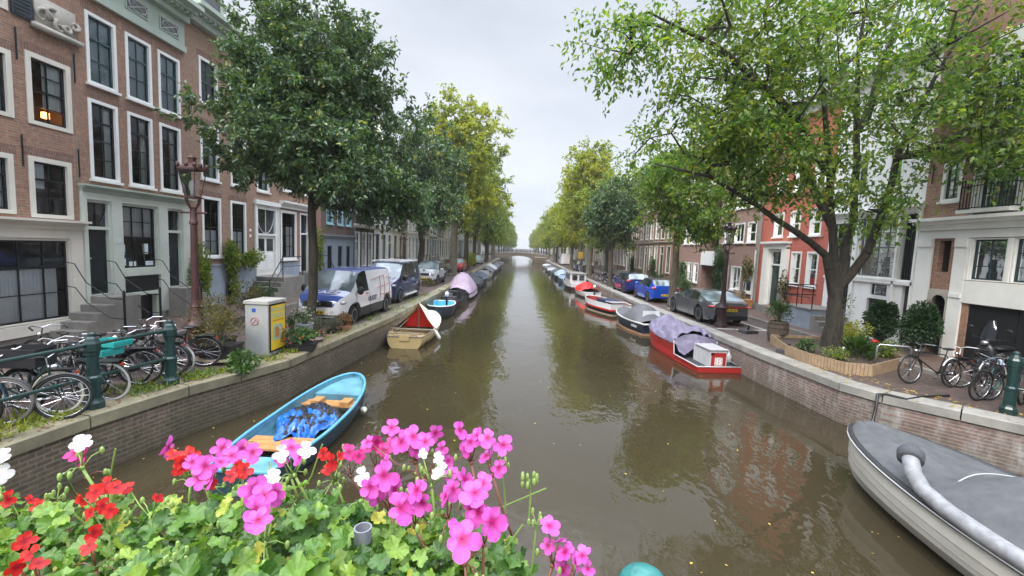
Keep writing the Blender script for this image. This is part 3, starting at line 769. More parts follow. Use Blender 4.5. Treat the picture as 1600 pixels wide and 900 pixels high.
h = House('L', 15.9, 6.05, 10.6, BRK_E, 'brick_house', 'brick canal house with pale blue plinth and a white double door under a curved transom', z=zb)
for a, b in ((16.6, 17.66), (18.24, 19.28)):
    h.win(U(a), U(b), Z(3.1), Z(5.45), 2, 4, WHITE, BLACK, .1, mid=.5, curtain=[(0, 1, 0, .45)], lintel=BRK_SOLD)
for a in (16.6, 18.3, 20.1):
    h.win(U(a), U(a)+1.0, Z(6.1), Z(8.15), 2, 4, WHITE, P((.03, .06, .05), .4), .1, mid=.5, curtain=CUR2, lintel=BRK_SOLD)
    h.win(U(a), U(a)+1.0, Z(8.9), Z(10.6), 2, 4, WHITE, P((.03, .06, .05), .4), .1, mid=.5, lintel=BRK_SOLD)
dd = h.door(U(19.95), U(21.8), Z(2.15), Z(5.48), zt=Z(4.05), frame=WHITE, leaf=WHITE, fw=.2, glassy=True, panels=2)
BLUE = P((.33, .38, .45), .7, var=.08, vs=1, dirt=.3)
h.finish_wall([(0, Z(2.74), BLUE), (Z(2.74), 10.6, BRK_E)])
h.part('door_surround', WHITE, [(U(19.9), U(19.98), .003, .08, Z(2.15), Z(5.6)), (U(21.77), U(21.85), .003, .08, Z(2.15), Z(5.6)), (U(19.85), U(21.9), .003, .14, Z(5.48), Z(5.68))])
h.part('cellar_hatch', DGREEN, [(U(17.9), U(18.5), .003, .03, .2, .95)]); h.part('plinth_cap', BLUE, [(0, U(19.9), .003, .04, Z(2.74), Z(2.8))])
for z in (4.2, 3.95): h.part('plaque', WHITE, [(U(19.5), U(19.64), .003, .02, Z(z), Z(z)+.12)])
h.part('mailbox', BLACK, [(U(19.4), U(19.75), .003, .08, Z(3.05), Z(3.2))])
h.stoop(U(20.0), U(21.9), 1.3, Z(2.13), 4, -1, STONE, rail=True)
h.cornice(10.6, .6, .7, MINT, dent=.25); h.H = 11.2
h.part('dormer', MINT, [(1.2, 2.6, -1.8, -.3, 11.2, 12.8)]); h.part('dormer_pane', DGLASS, [(1.4, 2.4, -.298, -.29, 11.4, 12.5)]); h.part('dormer_cap', WHITE, [(1.05, 2.75, -1.8, -.15, 12.8, 12.95)])
h.roof('side', roofmat((.12, .07, .06)), 2.2)

h = House('L', 21.95, 4.6, 9.8, BRK_B, 'brick_house', 'brick canal house with white cornice over its tall ground floor window, behind the dark elm', z=zb)
h.win(U(22.05), U(23.63), Z(2.85), Z(5.4), 3, 4, WHITE, BLACK, .14, mid=.75, curtain=[(.5, .95, 0, .7)], sill=True)
h.door(U(24.0), U(24.95), Z(2.15), Z(5.4), zt=Z(4.2), frame=WHITE, leaf=BLACK, fw=.1, panels=1)
for a in (22.2, 24.3):
    h.win(U(a), U(a)+1.1, Z(6.4), Z(8.3), 2, 4, WHITE, DGREEN, .1, curtain=CUR2); h.win(U(a), U(a)+1.1, Z(8.9), Z(10.4), 2, 4, WHITE, DGREEN, .1)
h.finish_wall([(0, Z(2.7), BLUE), (Z(2.7), 9.8, BRK_B)])
h.cornice(Z(5.5), .35, .3, WHITE, 0, 3.1); h.cornice(9.8, .5, .6, WHITE, dent=.25)
h.stoop(U(23.9), U(25.0), 1.2, Z(2.13), 4, 1, STONE)
h.roof('side', roofmat((.1, .07, .07)), 2.2)

h = House('L', 26.55, 5.2, 10.5, BRK_D, 'brick_house', 'dark brick canal house with slate-blue panelled ground floor, behind the white and blue van', z=zb)
SLB = P((.25, .3, .36), .5, var=.06)
for a in (27.3, 28.9, 30.3):
    h.win(U(a), U(a)+.9, Z(1.6), Z(3.7), 2, 3, SLB, BLACK, .1, mid=None, sill=False)
    h.win(U(a), U(a)+.95, Z(5.0), Z(7.0), 2, 4, P((.35, .55, .6), .4), P((.3, .5, .55), .4), .08); h.win(U(a), U(a)+.95, Z(8.0), Z(9.8), 2, 4, WHITE, BLACK, .1)
h.finish_wall([(0, 3.1, SLB), (3.1, 10.5, BRK_D)]); h.cornice(3.1, .2, .22, SLB); h.cornice(10.5, .5, .5, WHITE); h.roof('side', roofmat((.08, .06, .06)), 2.2)

h = House('L', 31.75, 4.4, 11, P((.025, .023, .022), .5), 'black_house', 'black-painted canal house with white window frames, behind the navy van', z=zb)
for a in (32.0, 33.4, 34.8):
    h.win(U(a), U(a)+1.0, Z(2.0), Z(4.7), 2, 4, WHITE, WHITE, .09, mid=.75, near=True, curtain=[(0, 1, 0, .5)])
    h.win(U(a), U(a)+1.0, Z(6.0), Z(8.0), 2, 4, WHITE, WHITE, .09); h.win(U(a), U(a)+1.0, Z(8.9), Z(10.7), 2, 4, WHITE, WHITE, .09)
h.finish_wall(); h.cornice(Z(5.0), .25, .25, WHITE); h.cornice(11, .5, .5, WHITE); h.roof('side', roofmat((.08, .06, .06)), 2.2)
dp = MB(); dp.tube([(.08, .02, 0), (.08, .02, 11)], .05, 8); dp.build('drainpipe', P((.2, .21, .22), .5), h.t)

WALLS = {'white': P((.75, .75, .71), .75, var=.08, vs=1, dirt=.3), 'cream': P((.68, .63, .52), .75, var=.08, vs=1, dirt=.3), 'grey': P((.3, .31, .32), .75, var=.1, vs=1, dirt=.3),
         'dark brick': BRK_D, 'red brick': BRK_B, 'brown brick': BRK_E, 'pink brick': BRK_C, 'weathered brick': BRK_A}
def gen_house(side, y0, W, H, wall, style, label, seed, gf=None, door=DGREEN, near=False):
    r = random.Random(seed); h = House(side, y0, W, H, WALLS[wall], 'canal_house', label, z=zb, group='canal houses on the %s bank' % ('left' if side == 'L' else 'right'))
    nb = 3 if W > 4.9 else 2; fh = [3.4, 3.0, 2.7, 2.3]; sp = W/nb; ww = min(1.15, sp*.62); fr = r.choice([WHITE, WHITE, CREAM]); sh = r.choice([BLACK, DGREEN, WHITE])
    kd = r.choice([0, nb-1]); z = .7
    tall = r.random() < .5
    for i in range(nb):
        u = sp*i+(sp-ww)/2
        if i == kd: h.door(u, u+ww, .7, 3.75, zt=2.9, frame=fr, leaf=door, fw=.1, panels=1, near=False)
        else: h.win(u, u+ww, 1.25, 3.75, 2, 4, fr, sh, .09, near=near, sill=True, glass=r.choice([DGLASS, PGLASS, PGLASS]))
    z = 4.4
    while z+1.5 < H-.3:
        hh = min(2.0, H-.35-z) if z < 6 else min(1.7, H-.35-z)
        for i in range(nb):
            u = sp*i+(sp-ww)/2; h.win(u, u+ww, z, z+hh, 2, 4, fr, sh, .09, near=near, sill=True, glass=r.choice([DGLASS, PGLASS, QGLASS]))
        z += hh+.95
    g = gf or WALLS[wall]
    h.finish_wall([(0, .6, STONE), (.6, 4.0, g), (4.0, H, WALLS[wall])], interior=False, gap=.3)
    h.cornice(4.0, .16, .15, fr)
    u = sp*kd; h.stoop(u+.1, u+sp-.1, 1.0, .7, 2, 1 if kd == 0 else -1, STONE, rail=r.random() < .7)
    rm = roofmat(r.choice([(.14, .06, .045), (.07, .065, .07), (.1, .07, .06)]))
    if style == 'cornice': h.cornice(H, .55, .55, fr, dent=.3); h.roof('side', rm, 2.2)
    else: h.gable(style, 3.0, WALLS[wall], WHITE); h.roof('front', rm, 2.6)
    return h.t
ordn = ['first', 'second', 'third', 'fourth', 'fifth', 'sixth', 'seventh', 'eighth', 'ninth', 'tenth', 'eleventh', 'twelfth', 'thirteenth', 'fourteenth', 'fifteenth', 'sixteenth', 'seventeenth', 'eighteenth', 'nineteenth', 'twentieth', 'twenty-first', 'twenty-second', 'twenty-third', 'twenty-fourth', 'twenty-fifth', 'twenty-sixth', 'twenty-seventh', 'twenty-eighth', 'twenty-ninth', 'thirtieth', 'thirty-first', 'thirty-second', 'thirty-third', 'thirty-fourth', 'thirty-fifth', 'thirty-sixth', 'thirty-seventh', 'thirty-eighth', 'thirty-ninth', 'fortieth']
spec = [('white', 'neck', 5.2), ('cream', 'cornice', 5.6), ('white', 'bell', 5.0), ('red brick', 'cornice', 6.0), ('white', 'step', 5.2), ('dark brick', 'cornice', 5.8), ('cream', 'bell', 5.0), ('grey', 'cornice', 5.6), ('brown brick', 'neck', 5.2), ('white', 'cornice', 6), ('red brick', 'bell', 5.2), ('cream', 'cornice', 5.8), ('dark brick', 'step', 5.2), ('white', 'cornice', 5.6)]
y = 36.2; built = []
LFAR = []
for i, (wl, st, w_) in enumerate(spec):
    H_ = [10.2, 11.2, 9.8, 10.8, 10.4][i % 5]; gfm = [WALLS['white'], WALLS['cream'], None, WHITE, WALLS['grey']][i % 5]
    g_ = gen_house('L', y, w_, H_, wl, st, '%s canal house with %s top, %s house past the black-painted one' % (wl, {'cornice': 'straight white cornice', 'neck': 'neck gable', 'bell': 'bell gable', 'step': 'stepped gable'}[st], ordn[i]), 100+i, gfm)
    built.append((g_, w_)); y += w_
n0 = len(spec)
for i in range(26):
    src, w_ = built[(i*5+2) % len(built)]; c = copy_tree(src); c.location.y = y; y += w_
    c['label'] = src['label'].split(',')[0]+', %s house past the black-painted one' % ordn[min(n0+i, 39)]

# --- right bank -----------------------------------------------------------------
h = House('R', 3.5, 11.55, 11.5, BRK_A, 'brick_house', 'brick and white house with black balconies and arched doorway, at right edge', z=zb)
U = lambda y: y-h.y0
BG = P((.012, .03, .03), .3)
for z0, z1 in ((5.6, 7.45), (8.1, 10.0)):
    for a, b in ((12.22, 13.36), (10.0, 11.6), (7.4, 9.0)):
        h.win(U(a), U(b), Z(z0), Z(z1), 2, 4, WHITE, BG, .1, mid=.75, sill=True, curtain=[(0, .2, 0, 1), (.75, 1, 0, 1)], cmat=P((.4, .42, .42), .9))
h.win(U(13.86), U(14.5), Z(5.98), Z(7.32), 2, 4, WHITE, DGREEN, .1, mid=.5, lintel=BRK_SOLD, curtain=[(0, 1, 0, .5)]); h.win(U(13.86), U(14.5), Z(8.6), Z(9.9), 2, 3, WHITE, P((.2, .28, .33), .4), .1, mid=None, lintel=BRK_SOLD)
for a, b in ((12.32, 13.3), (11.3, 12.18), (9.7, 10.8), (8.1, 9.3)): h.win(U(a), U(b), Z(3.56), Z(4.8), 2 if b-a < 1 else 3, 3, WHITE, BG, .04, mid=None, sill=False, curtain=[(0, 1, 0, .6)])
h.ops.append((U(13.95), U(14.33), Z(3.76), Z(4.75))); h.ops.append((U(10.6), U(13.2), 0, Z(2.85))); h.ops.append((U(13.8), U(14.4), 0, Z(3.0)))
h.finish_wall([(0, Z(5.45), BRK_A), (Z(5.45), 11.5, BRK_A)])
h.part('white_cladding', WHITE, [(U(13.38), U(13.78), .003, .06, .1, Z(5.05)), (U(14.5), U(15.04), .003, .06, .1, Z(5.05)), (U(3.5), U(13.4), .003, .05, Z(2.87), Z(3.54)), (U(12.2), U(12.3), .003, .05, Z(3.56), Z(4.8)), (U(13.3), U(13.38), .003, .05, Z(3.56), Z(4.8)), (U(10.8), U(11.3), .003, .05, Z(3.56), Z(4.8)), (U(3.5), U(15.04), .003, .07, Z(4.82), Z(5.06)), (U(13.4), U(13.76), .06, .1, Z(4.55), Z(4.8)), (U(14.52), U(15.02), .06, .1, Z(4.55), Z(4.8)), (U(13.4), U(13.76), .06, .09, Z(3.0), Z(3.12))])
h.cornice(Z(5.07), .38, .42, WHITE)
h.part('white_cladding', WHITE, [(U(3.5), U(13.5), .003, .05, Z(7.5), Z(8.05)), (U(13.38), U(13.5), .003, .05, Z(5.5), Z(7.5)), (U(11.62), U(12.2), .003, .05, Z(5.5), Z(7.5)), (U(13.38), U(13.5), .003, .05, Z(8.05), Z(10.6)), (U(11.62), U(12.2), .003, .05, Z(8.05), Z(10.6)), (U(3.5), U(13.5), .003, .05, Z(10.1), Z(10.6))])
h.part('garage_door', P((.012, .014, .016), .5), [(U(10.6), U(11.88), -.1, -.05, 0, Z(2.85)), (U(11.9), U(13.2), -.1, -.05, 0, Z(2.85))])
a_ = MB(); a_.prism([(U(13.78)+0, .1), (U(13.86), .1), (U(13.86), 1.75)]+[(U(14.1)+.25*math.cos(t), 1.75+.28*math.sin(t)) for t in [PI-i*PI/8 for i in range(9)]]+[(U(14.35), .1), (U(14.45), .1), (U(14.45), 2.2), (U(13.78), 2.2)], *sorted((h.X(.003), h.X(.05))), 'x'); a_.build('arch', STONEL, h.t)
h.part('dark_niche', BLACK, [(U(13.8), U(14.4), -.6, -.5, 0, 2.0)]); h.part('dark_niche', BLACK, [(U(13.95), U(14.33), -.5, -.4, Z(3.76), Z(4.75))])
def balcony(h, u0, u1, z, hh=.85, out=.35):
    m = MB(); x0, x1 = h.X(.05), h.X(out)
    pts = [(x0, u0), (x1, u0), (x1, u1), (x0, u1)]
    for zz in (z+.05, z+hh*.8, z+hh): m.tube([(p[0], p[1], zz) for p in pts], .016, 6)
    n = int((u1-u0)/.085)
    for i in range(n+1): u = u0+(u1-u0)*i/n; m.tube([(x1, u, z+.05), (x1, u, z+hh)], .009, 5)
    for u in (u0, u1):
        for k in range(3): x = x0+(x1-x0)*k/3; m.tube([(x, u, z+.05), (x, u, z+hh)], .009, 5)
        m.tube([(x1, u, z-.02), (x1, u, z+hh+.06)], .02, 6); m.ell((x1, u, z+hh+.08), (.03, .03, .04), 8, 6)
    m.build('balcony_railing', IRON, h.t)
    h.part('balcony_slab', WHITE, [(u0-.05, u1+.05, .05, out+.05, z-.1, z)])
for z0 in (5.6, 8.1):
    for a, b in ((12.15, 13.5), (9.9, 11.7)): balcony(h, U(a), U(b), Z(z0)+.02)
h.part('lamp_glow', emit((1, .4, .08), 1.5), [(U(12.5), U(12.62), -.5, -.4, Z(3.65), Z(3.85))])
h.anchor(U(14.85), Z(6.6), .6); h.anchor(U(13.65), Z(6.9), .6)
h.roof('side', roofmat((.1, .08, .08)), 2.5)

h = House('R', 15.05, 4.4, 9.9, P((.82, .82, .8), .6, var=.05, vs=.8, dirt=.15), 'white_house', 'plain white rendered house with large gridded studio window, behind the big tree', z=zb)
h.win(U(15.9), U(17.68), Z(3.4), Z(5.68), 4, 4, WHITE, P((.12, .12, .115), .5), .05, mid=.5, sill=True, curtain=[(0, 1, 0, .5)], cmat=P((.45, .46, .45), .9))
h.ops.append((U(15.15), U(15.8), Z(3.4), Z(5.7)))
h.win(U(17.95), U(19.2), Z(3.6), Z(5.6), 2, 3, WHITE, P((.12, .12, .115), .5), .06, mid=None, sill=False)
h.win(U(16.05), U(16.6), Z(6.7), Z(8.3), 1, 3, WHITE, P((.08, .06, .05), .5), .05, mid=None, sill=False); h.win(U(17.6), U(18.3), Z(6.7), Z(8.3), 2, 3, WHITE, P((.12, .12, .115), .5), .05, mid=None, sill=False)
h.win(U(16.07), U(16.9), Z(2.72), Z(3.2), 1, 1, WHITE, BLACK, .04, mid=None, sill=False)
h.door(U(16.0), U(17.03), .12, Z(2.68), zt=Z(2.66), frame=WHITE, leaf=DGREEN, fw=.06, glassy=True, panels=2)
h.ops.append((U(18.0), U(19.0), Z(1.9), Z(3.4)))
h.ops.append((U(15.1), U(15.5), .1, Z(3.2)))
h.finish_wall()
h.part('dark_slats', P((.02, .022, .024), .5), [(U(15.15), U(15.8), -.3, -.25, Z(3.4), Z(5.7))]+[(U(15.18)+.1*i, U(15.22)+.1*i, -.25, -.1, Z(3.4), Z(5.7)) for i in range(6)])
h.part('side_door', DGREEN, [(U(15.1), U(15.5), -.2, -.12, .1, Z(3.2))]); h.part('stoop_door', BLACK, [(U(18.0), U(19.0), -.2, -.12, Z(1.9), Z(3.4))]); h.part('door_pane', DGLASS, [(U(18.1), U(18.9), -.12, -.115, Z(2.6), Z(3.2))])
h.part('pilaster', WHITE, [(U(15.82), U(15.9), .003, .08, .1, Z(5.75)), (U(17.72), U(17.9), .003, .08, .1, Z(5.75)), (U(15.06), U(15.14), .003, .08, .1, Z(5.75)), (U(17.7), U(15.8)+0.001, .003, .002, 0, 0)][:3])
h.cornice(Z(5.76), .2, .22, WHITE); h.part('string_course', WHITE, [(0.02, 4.38, .003, .08, Z(3.22), Z(3.34))]); h.cornice(9.9, .4, .4, WHITE)
h.roof('side', roofmat((.1, .08, .08)), 2.2)

RED = BRK_RED
h = House('R', 19.45, 5.45, 9.8, RED, 'red_house', 'bright red painted brick house with tall white pillared doorway', z=zb)
for a, b in ((21.15, 21.95), (19.95, 20.75)):
    h.win(U(a), U(b), Z(2.72), Z(4.35), 1, 2, WHITE, WHITE, .08, mid=.5, lintel=None)
for a, b in ((22.85, 23.7), (21.5, 22.3), (20.0, 20.8)): h.win(U(a), U(b), Z(5.1), Z(6.35), 1, 2, WHITE, WHITE, .08, mid=.5); h.win(U(a), U(b), Z(7.3), Z(8.8), 1, 2, WHITE, WHITE, .08, mid=.5)
h.door(U(22.45), U(23.75), Z(1.5), Z(4.45), zt=Z(3.6), frame=WHITE, leaf=DGREEN, fw=.14, panels=1)
h.finish_wall([(0, .45, P((.25, .27, .3), .7)), (.45, 9.8, RED)])
h.part('door_surround', WHITE, [(U(22.1), U(22.48), .003, .22, .45, Z(4.55)), (U(23.72), U(24.15), .003, .22, .45, Z(4.55)), (U(22.1), U(24.15), .003, .2, Z(4.47), Z(4.75)), (U(22.0), U(24.25), .003, .36, Z(4.75), Z(4.85))])
h.part('plinth_block', P((.2, .22, .25), .7), [(U(22.08), U(22.5), .003, .26, .09, .45), (U(23.7), U(24.17), .003, .26, .09, .45)])
h.stoop(U(22.5), U(23.7), .5, .48, 1, -1, STONE, rail=False)
dp = MB(); dp.tube([(h.X(.08), 5.38, 0), (h.X(.08), 5.38, 9.8)], .045, 8); dp.build('drainpipe', P((.25, .25, .25), .5), h.t)
h.cornice(9.8, .4, .4, WHITE); h.roof('side', roofmat((.12, .07, .06)), 2.2)

h = House('R', 24.9, 12.3, 11, BRK_C, 'apartment_building', 'pinkish brown brick apartment block with recessed white-fronted balconies', z=zb, cat='building')
for zz in (0.9, 3.85, 5.95, 8.3):
    for a, b, n in ((25.4, 26.4, 1), (26.75, 28.0, 2), (28.35, 29.4, 1)):
        hh = 1.2 if zz > 1 else 1.5
        h.win(U(a), U(b), zz, zz+hh, n, 2 if n == 1 else 1, WHITE, WHITE, .07, mid=.5 if n == 1 else None, curtain=[(0, 1, 0, 1)] if zz < 6 else None)
    for a in (33.2, 34.4, 35.6): h.win(U(a), U(a)+.9, zz, zz+1.5, 1, 2, WHITE, WHITE, .07, curtain=[(0, 1, 0, 1)] if zz < 4 else None)
for zz in (.12, 2.55, 5.1, 7.7): h.ops.append((U(30.1), U(32.6), zz, zz+2.2))
h.finish_wall(rd=1.0, gap=1.4)
for zz in (2.55, 5.1, 7.7): h.part('balcony', WHITE, [(U(30.1), U(32.6), -.3, .12, zz-.25, zz+.75)]); h.part('balcony_rail', ALU, [(U(30.1), U(32.6), .04, .08, zz+.95, zz+1.0), (U(30.1), U(30.14), .04, .08, zz+.75, zz+.95), (U(32.56), U(32.6), .04, .08, zz+.75, zz+.95)])
h.part('entrance_panel', BRK_D, [(U(30.1), U(32.6), -1.2, -1.1, .12, 2.3)]); h.part('white_panel', WHITE, [(U(24.98), U(25.3), .003, .05, .2, 3.4)])
dp = MB(); dp.tube([(h.X(.08), .1, 0), (h.X(.08), .1, 11)], .045, 8); dp.build('drainpipe', P((.25, .25, .25), .5), h.t)
h.cornice(11, .3, .3, WHITE); h.roof('side', roofmat((.12, .07, .06)), 2)
specR = [('red brick', 'cornice', 5.8), ('brown brick', 'step', 5.2), ('pink brick', 'cornice', 6.2), ('dark brick', 'neck', 5.2), ('red brick', 'bell', 5.4), ('weathered brick', 'cornice', 5.8), ('white', 'cornice', 5.2), ('brown brick', 'cornice', 6.0), ('red brick', 'neck', 5.4), ('cream', 'bell', 5.2), ('dark brick', 'cornice', 5.8), ('pink brick', 'step', 5.4)]
y = 37.2; built = []
for i, (wl, st, w_) in enumerate(specR):
    H_ = [10.2, 9.8, 11.0, 10.4][i % 4]
    g_ = gen_house('R', y, w_, H_, wl, st, '%s canal house with %s top, %s house past the apartment block' % (wl, {'cornice': 'straight white cornice', 'neck': 'neck gable', 'bell': 'bell gable', 'step': 'stepped gable'}[st], ordn[i]), 300+i, None)
    built.append((g_, w_)); y += w_
for i in range(27):
    src, w_ = built[(i*5+1) % len(built)]; c = copy_tree(src); c.location.y = y; y += w_
    c['label'] = src['label'].split(',')[0]+', %s house past the apartment block' % ordn[min(12+i, 39)]
# ------------------------------------------------------------------ trees
L1T = make_tree('elm_tree', 'dense dark green elm standing beside the utility cabinet and the white and blue van', (-6.87, 14.25, .95),
          [(0, 0, 0), (.05, 0, 2), (-.05, .05, 4), (0, 0, 6), (.1, 0, 8.5), (.1, 0, 10.5)], .17,
          [((.05, 0, 8.1), (3.75, 3.2, 3.6), .47), ((.8, -.2, 5.7), (3.3, 3.0, 1.6), .25), ((-.55, -.3, 6.4), (3.1, 2.8, 2.1), .18), ((2.5, .3, 4.8), (1.8, 1.8, 1.0), .1)],
          900, 104, .165, LF_DK, BARK_D, 11, twig_len=.62, rtip=.008, nsub=4, wid=.52)
L1T.scale = (.93, .93, .96)
R1L = [[(-.1, 0, 1.9), (-.55, -.1, 3.2), (-2.3, -.4, 4.2), (-4.6, -.9, 5.3), (-6.4, -1.4, 5.5)],
       [(-.1, 0, 2.2), (-.35, 0, 4), (-.7, 0, 6.4), (-1.4, -.2, 9), (-2.2, -.4, 12)],
       [(.1, .1, 2.3), (.35, .2, 4.2), (.35, .3, 7.0), (.1, .3, 9.5), (.3, .3, 13)],
       [(.2, 0, 2.2), (.9, -.1, 3.8), (1.25, -.2, 6.2), (1.9, -.4, 8.6), (2.8, -.8, 11)],
       [(.35, .3, 6.8), (1.2, .8, 9), (1.8, 1, 11.5)],
       [(-.6, 0, 5.5), (-2.6, -.8, 7.4), (-5.0, -1.6, 8.6), (-7.0, -2.0, 9.2)],
       [(-.35, 0, 4.2), (-1.6, .4, 6.6), (-3.4, .6, 9.6)],
       [(1.25, -.2, 6.0), (2.4, -1.0, 6.8), (3.6, -1.6, 7.0)]]
make_tree('elm_tree', 'huge old elm with many thick stems rising from the wood-edged planter', (10.0, 13.9, .95),
          [(0, 0, 0), (-.02, 0, 1.0), (.02, 0, 2.2)], .33,
          [((-1.2, -.3, 8.2), (5.3, 3.6, 3.6), .33), ((-4.2, -.8, 6.3), (3.2, 2.6, 1.9), .17), ((-4.6, -1.2, 9.0), (3.4, 2.6, 2.4), .13), ((2.6, -.4, 7.8), (2.8, 2.6, 2.3), .11), ((-7.4, -1.9, 8.4), (1.7, 1.2, 1.3), .04), ((2.9, -1.7, 6.2), (1.9, 1.2, 1.1), .05), ((0, 0, 11.5), (5, 4, 3), .16), ((-2.4, -.4, 5.2), (2.2, 2.2, 1.0), .05), ((.4, -.6, 4.7), (1.2, 1.2, .9), .03)],
          660, 48, .17, LF_GR, bark((.045, .038, .03)), 23, limbs=R1L, limb_r=.135, twig_len=.8, rtip=.0085, spread=.8, nsub=4, wid=.5, droop=-.05)
make_tree('elm_tree', 'bright green tree between the grey coupe and the blue hatchback', (8.75, 25, .95),
          [(0, 0, 0), (.05, 0, 2.5), (0, 0, 4.5), (.1, .1, 7)], .22,
          [((-.3, 0, 6.8), (3.1, 3, 3.1), .8), ((.8, -.5, 4.6), (2.4, 2, 1.2), .2)], 330, 44, .22, LF_GR, BARK_M, 31, twig_len=.7, rtip=.01)
make_tree('elm_tree', 'compact dark green tree beside the parked bicycles behind the dark blue estate', (7.8, 38, .95),
          [(0, 0, 0), (.03, 0, 2.5), (0, 0, 4.5), (0, 0, 7)], .2, [((0, 0, 6.3), (3.1, 3.1, 3.3), 1)], 330, 50, .24, LF_DK, BARK_D, 41, twig_len=.6, rtip=.01)
make_tree('elm_tree', 'dark green elm standing behind the navy van', (-7.9, 34, .95),
          [(0, 0, 0), (.05, 0, 3), (0, 0, 5), (0, 0, 10)], .25, [((0, -.5, 8.3), (4.0, 4.2, 4.4), .75), ((1.2, -2, 5.6), (3, 3, 2), .25)], 400, 56, .26, LF_DK, BARK_D, 51, twig_len=.7, rtip=.01)
TP = [(0, 0, 0), (.05, 0, 4), (-.05, .1, 8), (.1, 0, 12), (0, 0, 15)]
yel = make_tree('elm_tree', 'tall yellowing elm rising above the dark elm on the left bank', (-6.7, 43, .95), TP, .38,
                [((.2, 0, 12.6), (4.5, 4.6, 5.6), .7), ((.6, 0, 7.8), (4.7, 4.4, 2.8), .3)], 470, 44, .34, LF_YE, BARK_G, 61, twig_len=.9, rtip=.013)
grn = make_tree('elm_tree', 'mid green elm behind the tall yellowing one on the left bank', (-6.9, 54, .95), TP, .3,
                [((0, 0, 10.6), (4.6, 4.8, 4.8), .7), ((1.2, 0, 6.2), (4.2, 4.4, 2.2), .3)], 400, 44, .36, LF_MG, BARK_D, 71, twig_len=.9, rtip=.013)
yr = make_tree('elm_tree', 'tall yellow-green elm with open crown past the dark compact tree on the right bank', (8.6, 55, .95), TP, .36,
               [((-.5, 0, 12.2), (4.4, 4.8, 5.2), .65), ((-1.0, 0, 7.6), (4.9, 4.6, 2.6), .35)], 400, 38, .36, LF_YE, BARK_G, 81, twig_len=.9, rtip=.013)
kindl = {0: ('tall yellowing elm', yel), 1: ('mid green elm', grn), 2: ('yellow-green elm with open crown', yr)}
i = 0
for y_ in list(range(65, 123, 10))+list(range(142, 330, 14)):
    k = [1, 0, 1, 1, 0][i % 5]; c = copy_tree(kindl[k][1]); sc = rnd.uniform(.82, .98) if k else rnd.uniform(.78, .9)
    c.location = (-6.9-rnd.uniform(0, .5), y_+rnd.uniform(-1.2, 1.2), .95); c.rotation_euler = (0, 0, rnd.uniform(0, 6.28)); c.scale = (sc, sc, sc*rnd.uniform(.92, 1.02))
    c['label'] = '%s, %s in the left bank row beyond the first two' % (kindl[k][0], ordn[i]); c['group'] = 'elms lining the left bank'; i += 1
i = 0
for y_ in [46]+list(range(66, 123, 10))+list(range(142, 330, 14)):
    k = [1, 2, 2, 1, 2][i % 5]; c = copy_tree(kindl[k][1]); sc = rnd.uniform(.78, .95) if y_ > 50 else .72
    c.location = (8.4+rnd.uniform(0, .6), y_+rnd.uniform(-1.2, 1.2), .95); c.rotation_euler = (0, 0, rnd.uniform(0, 6.28)); c.scale = (sc, sc, sc*rnd.uniform(.9, 1.0))
    c['label'] = '%s, %s in the right bank row beyond the compact dark tree' % (kindl[k][0], ordn[i]); c['group'] = 'elms lining the right bank'; i += 1

# ------------------------------------------------------------------ far bridge
b = thing('arch_bridge', 'low brick bridge with railing crossing the canal in the distance', 'bridge', (0, 128, 0))
def dk(x): return 2.15+.55*(1-((x+.4)/9)**2)
m = MB(); n = 24
for i in range(n):
    x0, x1 = -8+16*i/n, -8+16*(i+1)/n
    def arch(x): return max(-1, -.2+1.9*math.sqrt(max(0, 1-((x+.5)/4.4)**2))) if abs(x+.5) < 4.4 else -1
    for yy in (0, 6): m.quad((x0, yy, arch(x0)), (x1, yy, arch(x1)), (x1, yy, dk(x1)-.2), (x0, yy, dk(x0)-.2))
    m.quad((x0, 0, arch(x0)), (x1, 0, arch(x1)), (x1, 6, arch(x1)), (x0, 6, arch(x0)))
m.box(3.9, 7.4, -6, 0, -1, 1.6); m.box(-8, -4.9, -4, 0, -1, 1.5)
m.build('span', QBRK, b)
m = MB()
for i in range(n):
    x0, x1 = -8+16*i/n, -8+16*(i+1)/n; m.quad((x0, -.1, dk(x0)-.2), (x1, -.1, dk(x1)-.2), (x1, -.1, dk(x1)+.05), (x0, -.1, dk(x0)+.05)); m.quad((x0, -.1, dk(x0)+.05), (x1, -.1, dk(x1)+.05), (x1, 6.1, dk(x1)+.05), (x0, 6.1, dk(x0)+.05))
m.build('deck', STONE, b)
m = MB()
for yy in (.1, 5.9):
    for h_ in (.5, .95): m.tube([(-8+16*i/n, yy, dk(-8+16*i/n)+h_) for i in range(n+1)], .05, 5)
    for i in range(0, n+1, 2): x = -8+16*i/n; m.tube([(x, yy, dk(x)), (x, yy, dk(x)+1.0)], .05, 5)
m.build('railing', DGREEN, b)

# ------------------------------------------------------------------ haze
hz = MB(); hz.box(-120, 120, -20, 800, -1.6, 26)
hm = bpy.data.materials.new('haze_air'); hm.use_nodes = True; t = hm.node_tree; t.nodes.clear()
o_ = t.nodes.new('ShaderNodeOutputMaterial'); v_ = t.nodes.new('ShaderNodeVolumePrincipled'); v_.inputs['Density'].default_value = .00045; v_.inputs['Color'].default_value = (.97, .98, 1, 1); v_.inputs['Anisotropy'].default_value = .2
t.links.new(v_.outputs[0], o_.inputs['Volume'])
HZ = hz.build('haze', hm); HZ['kind'] = 'stuff'
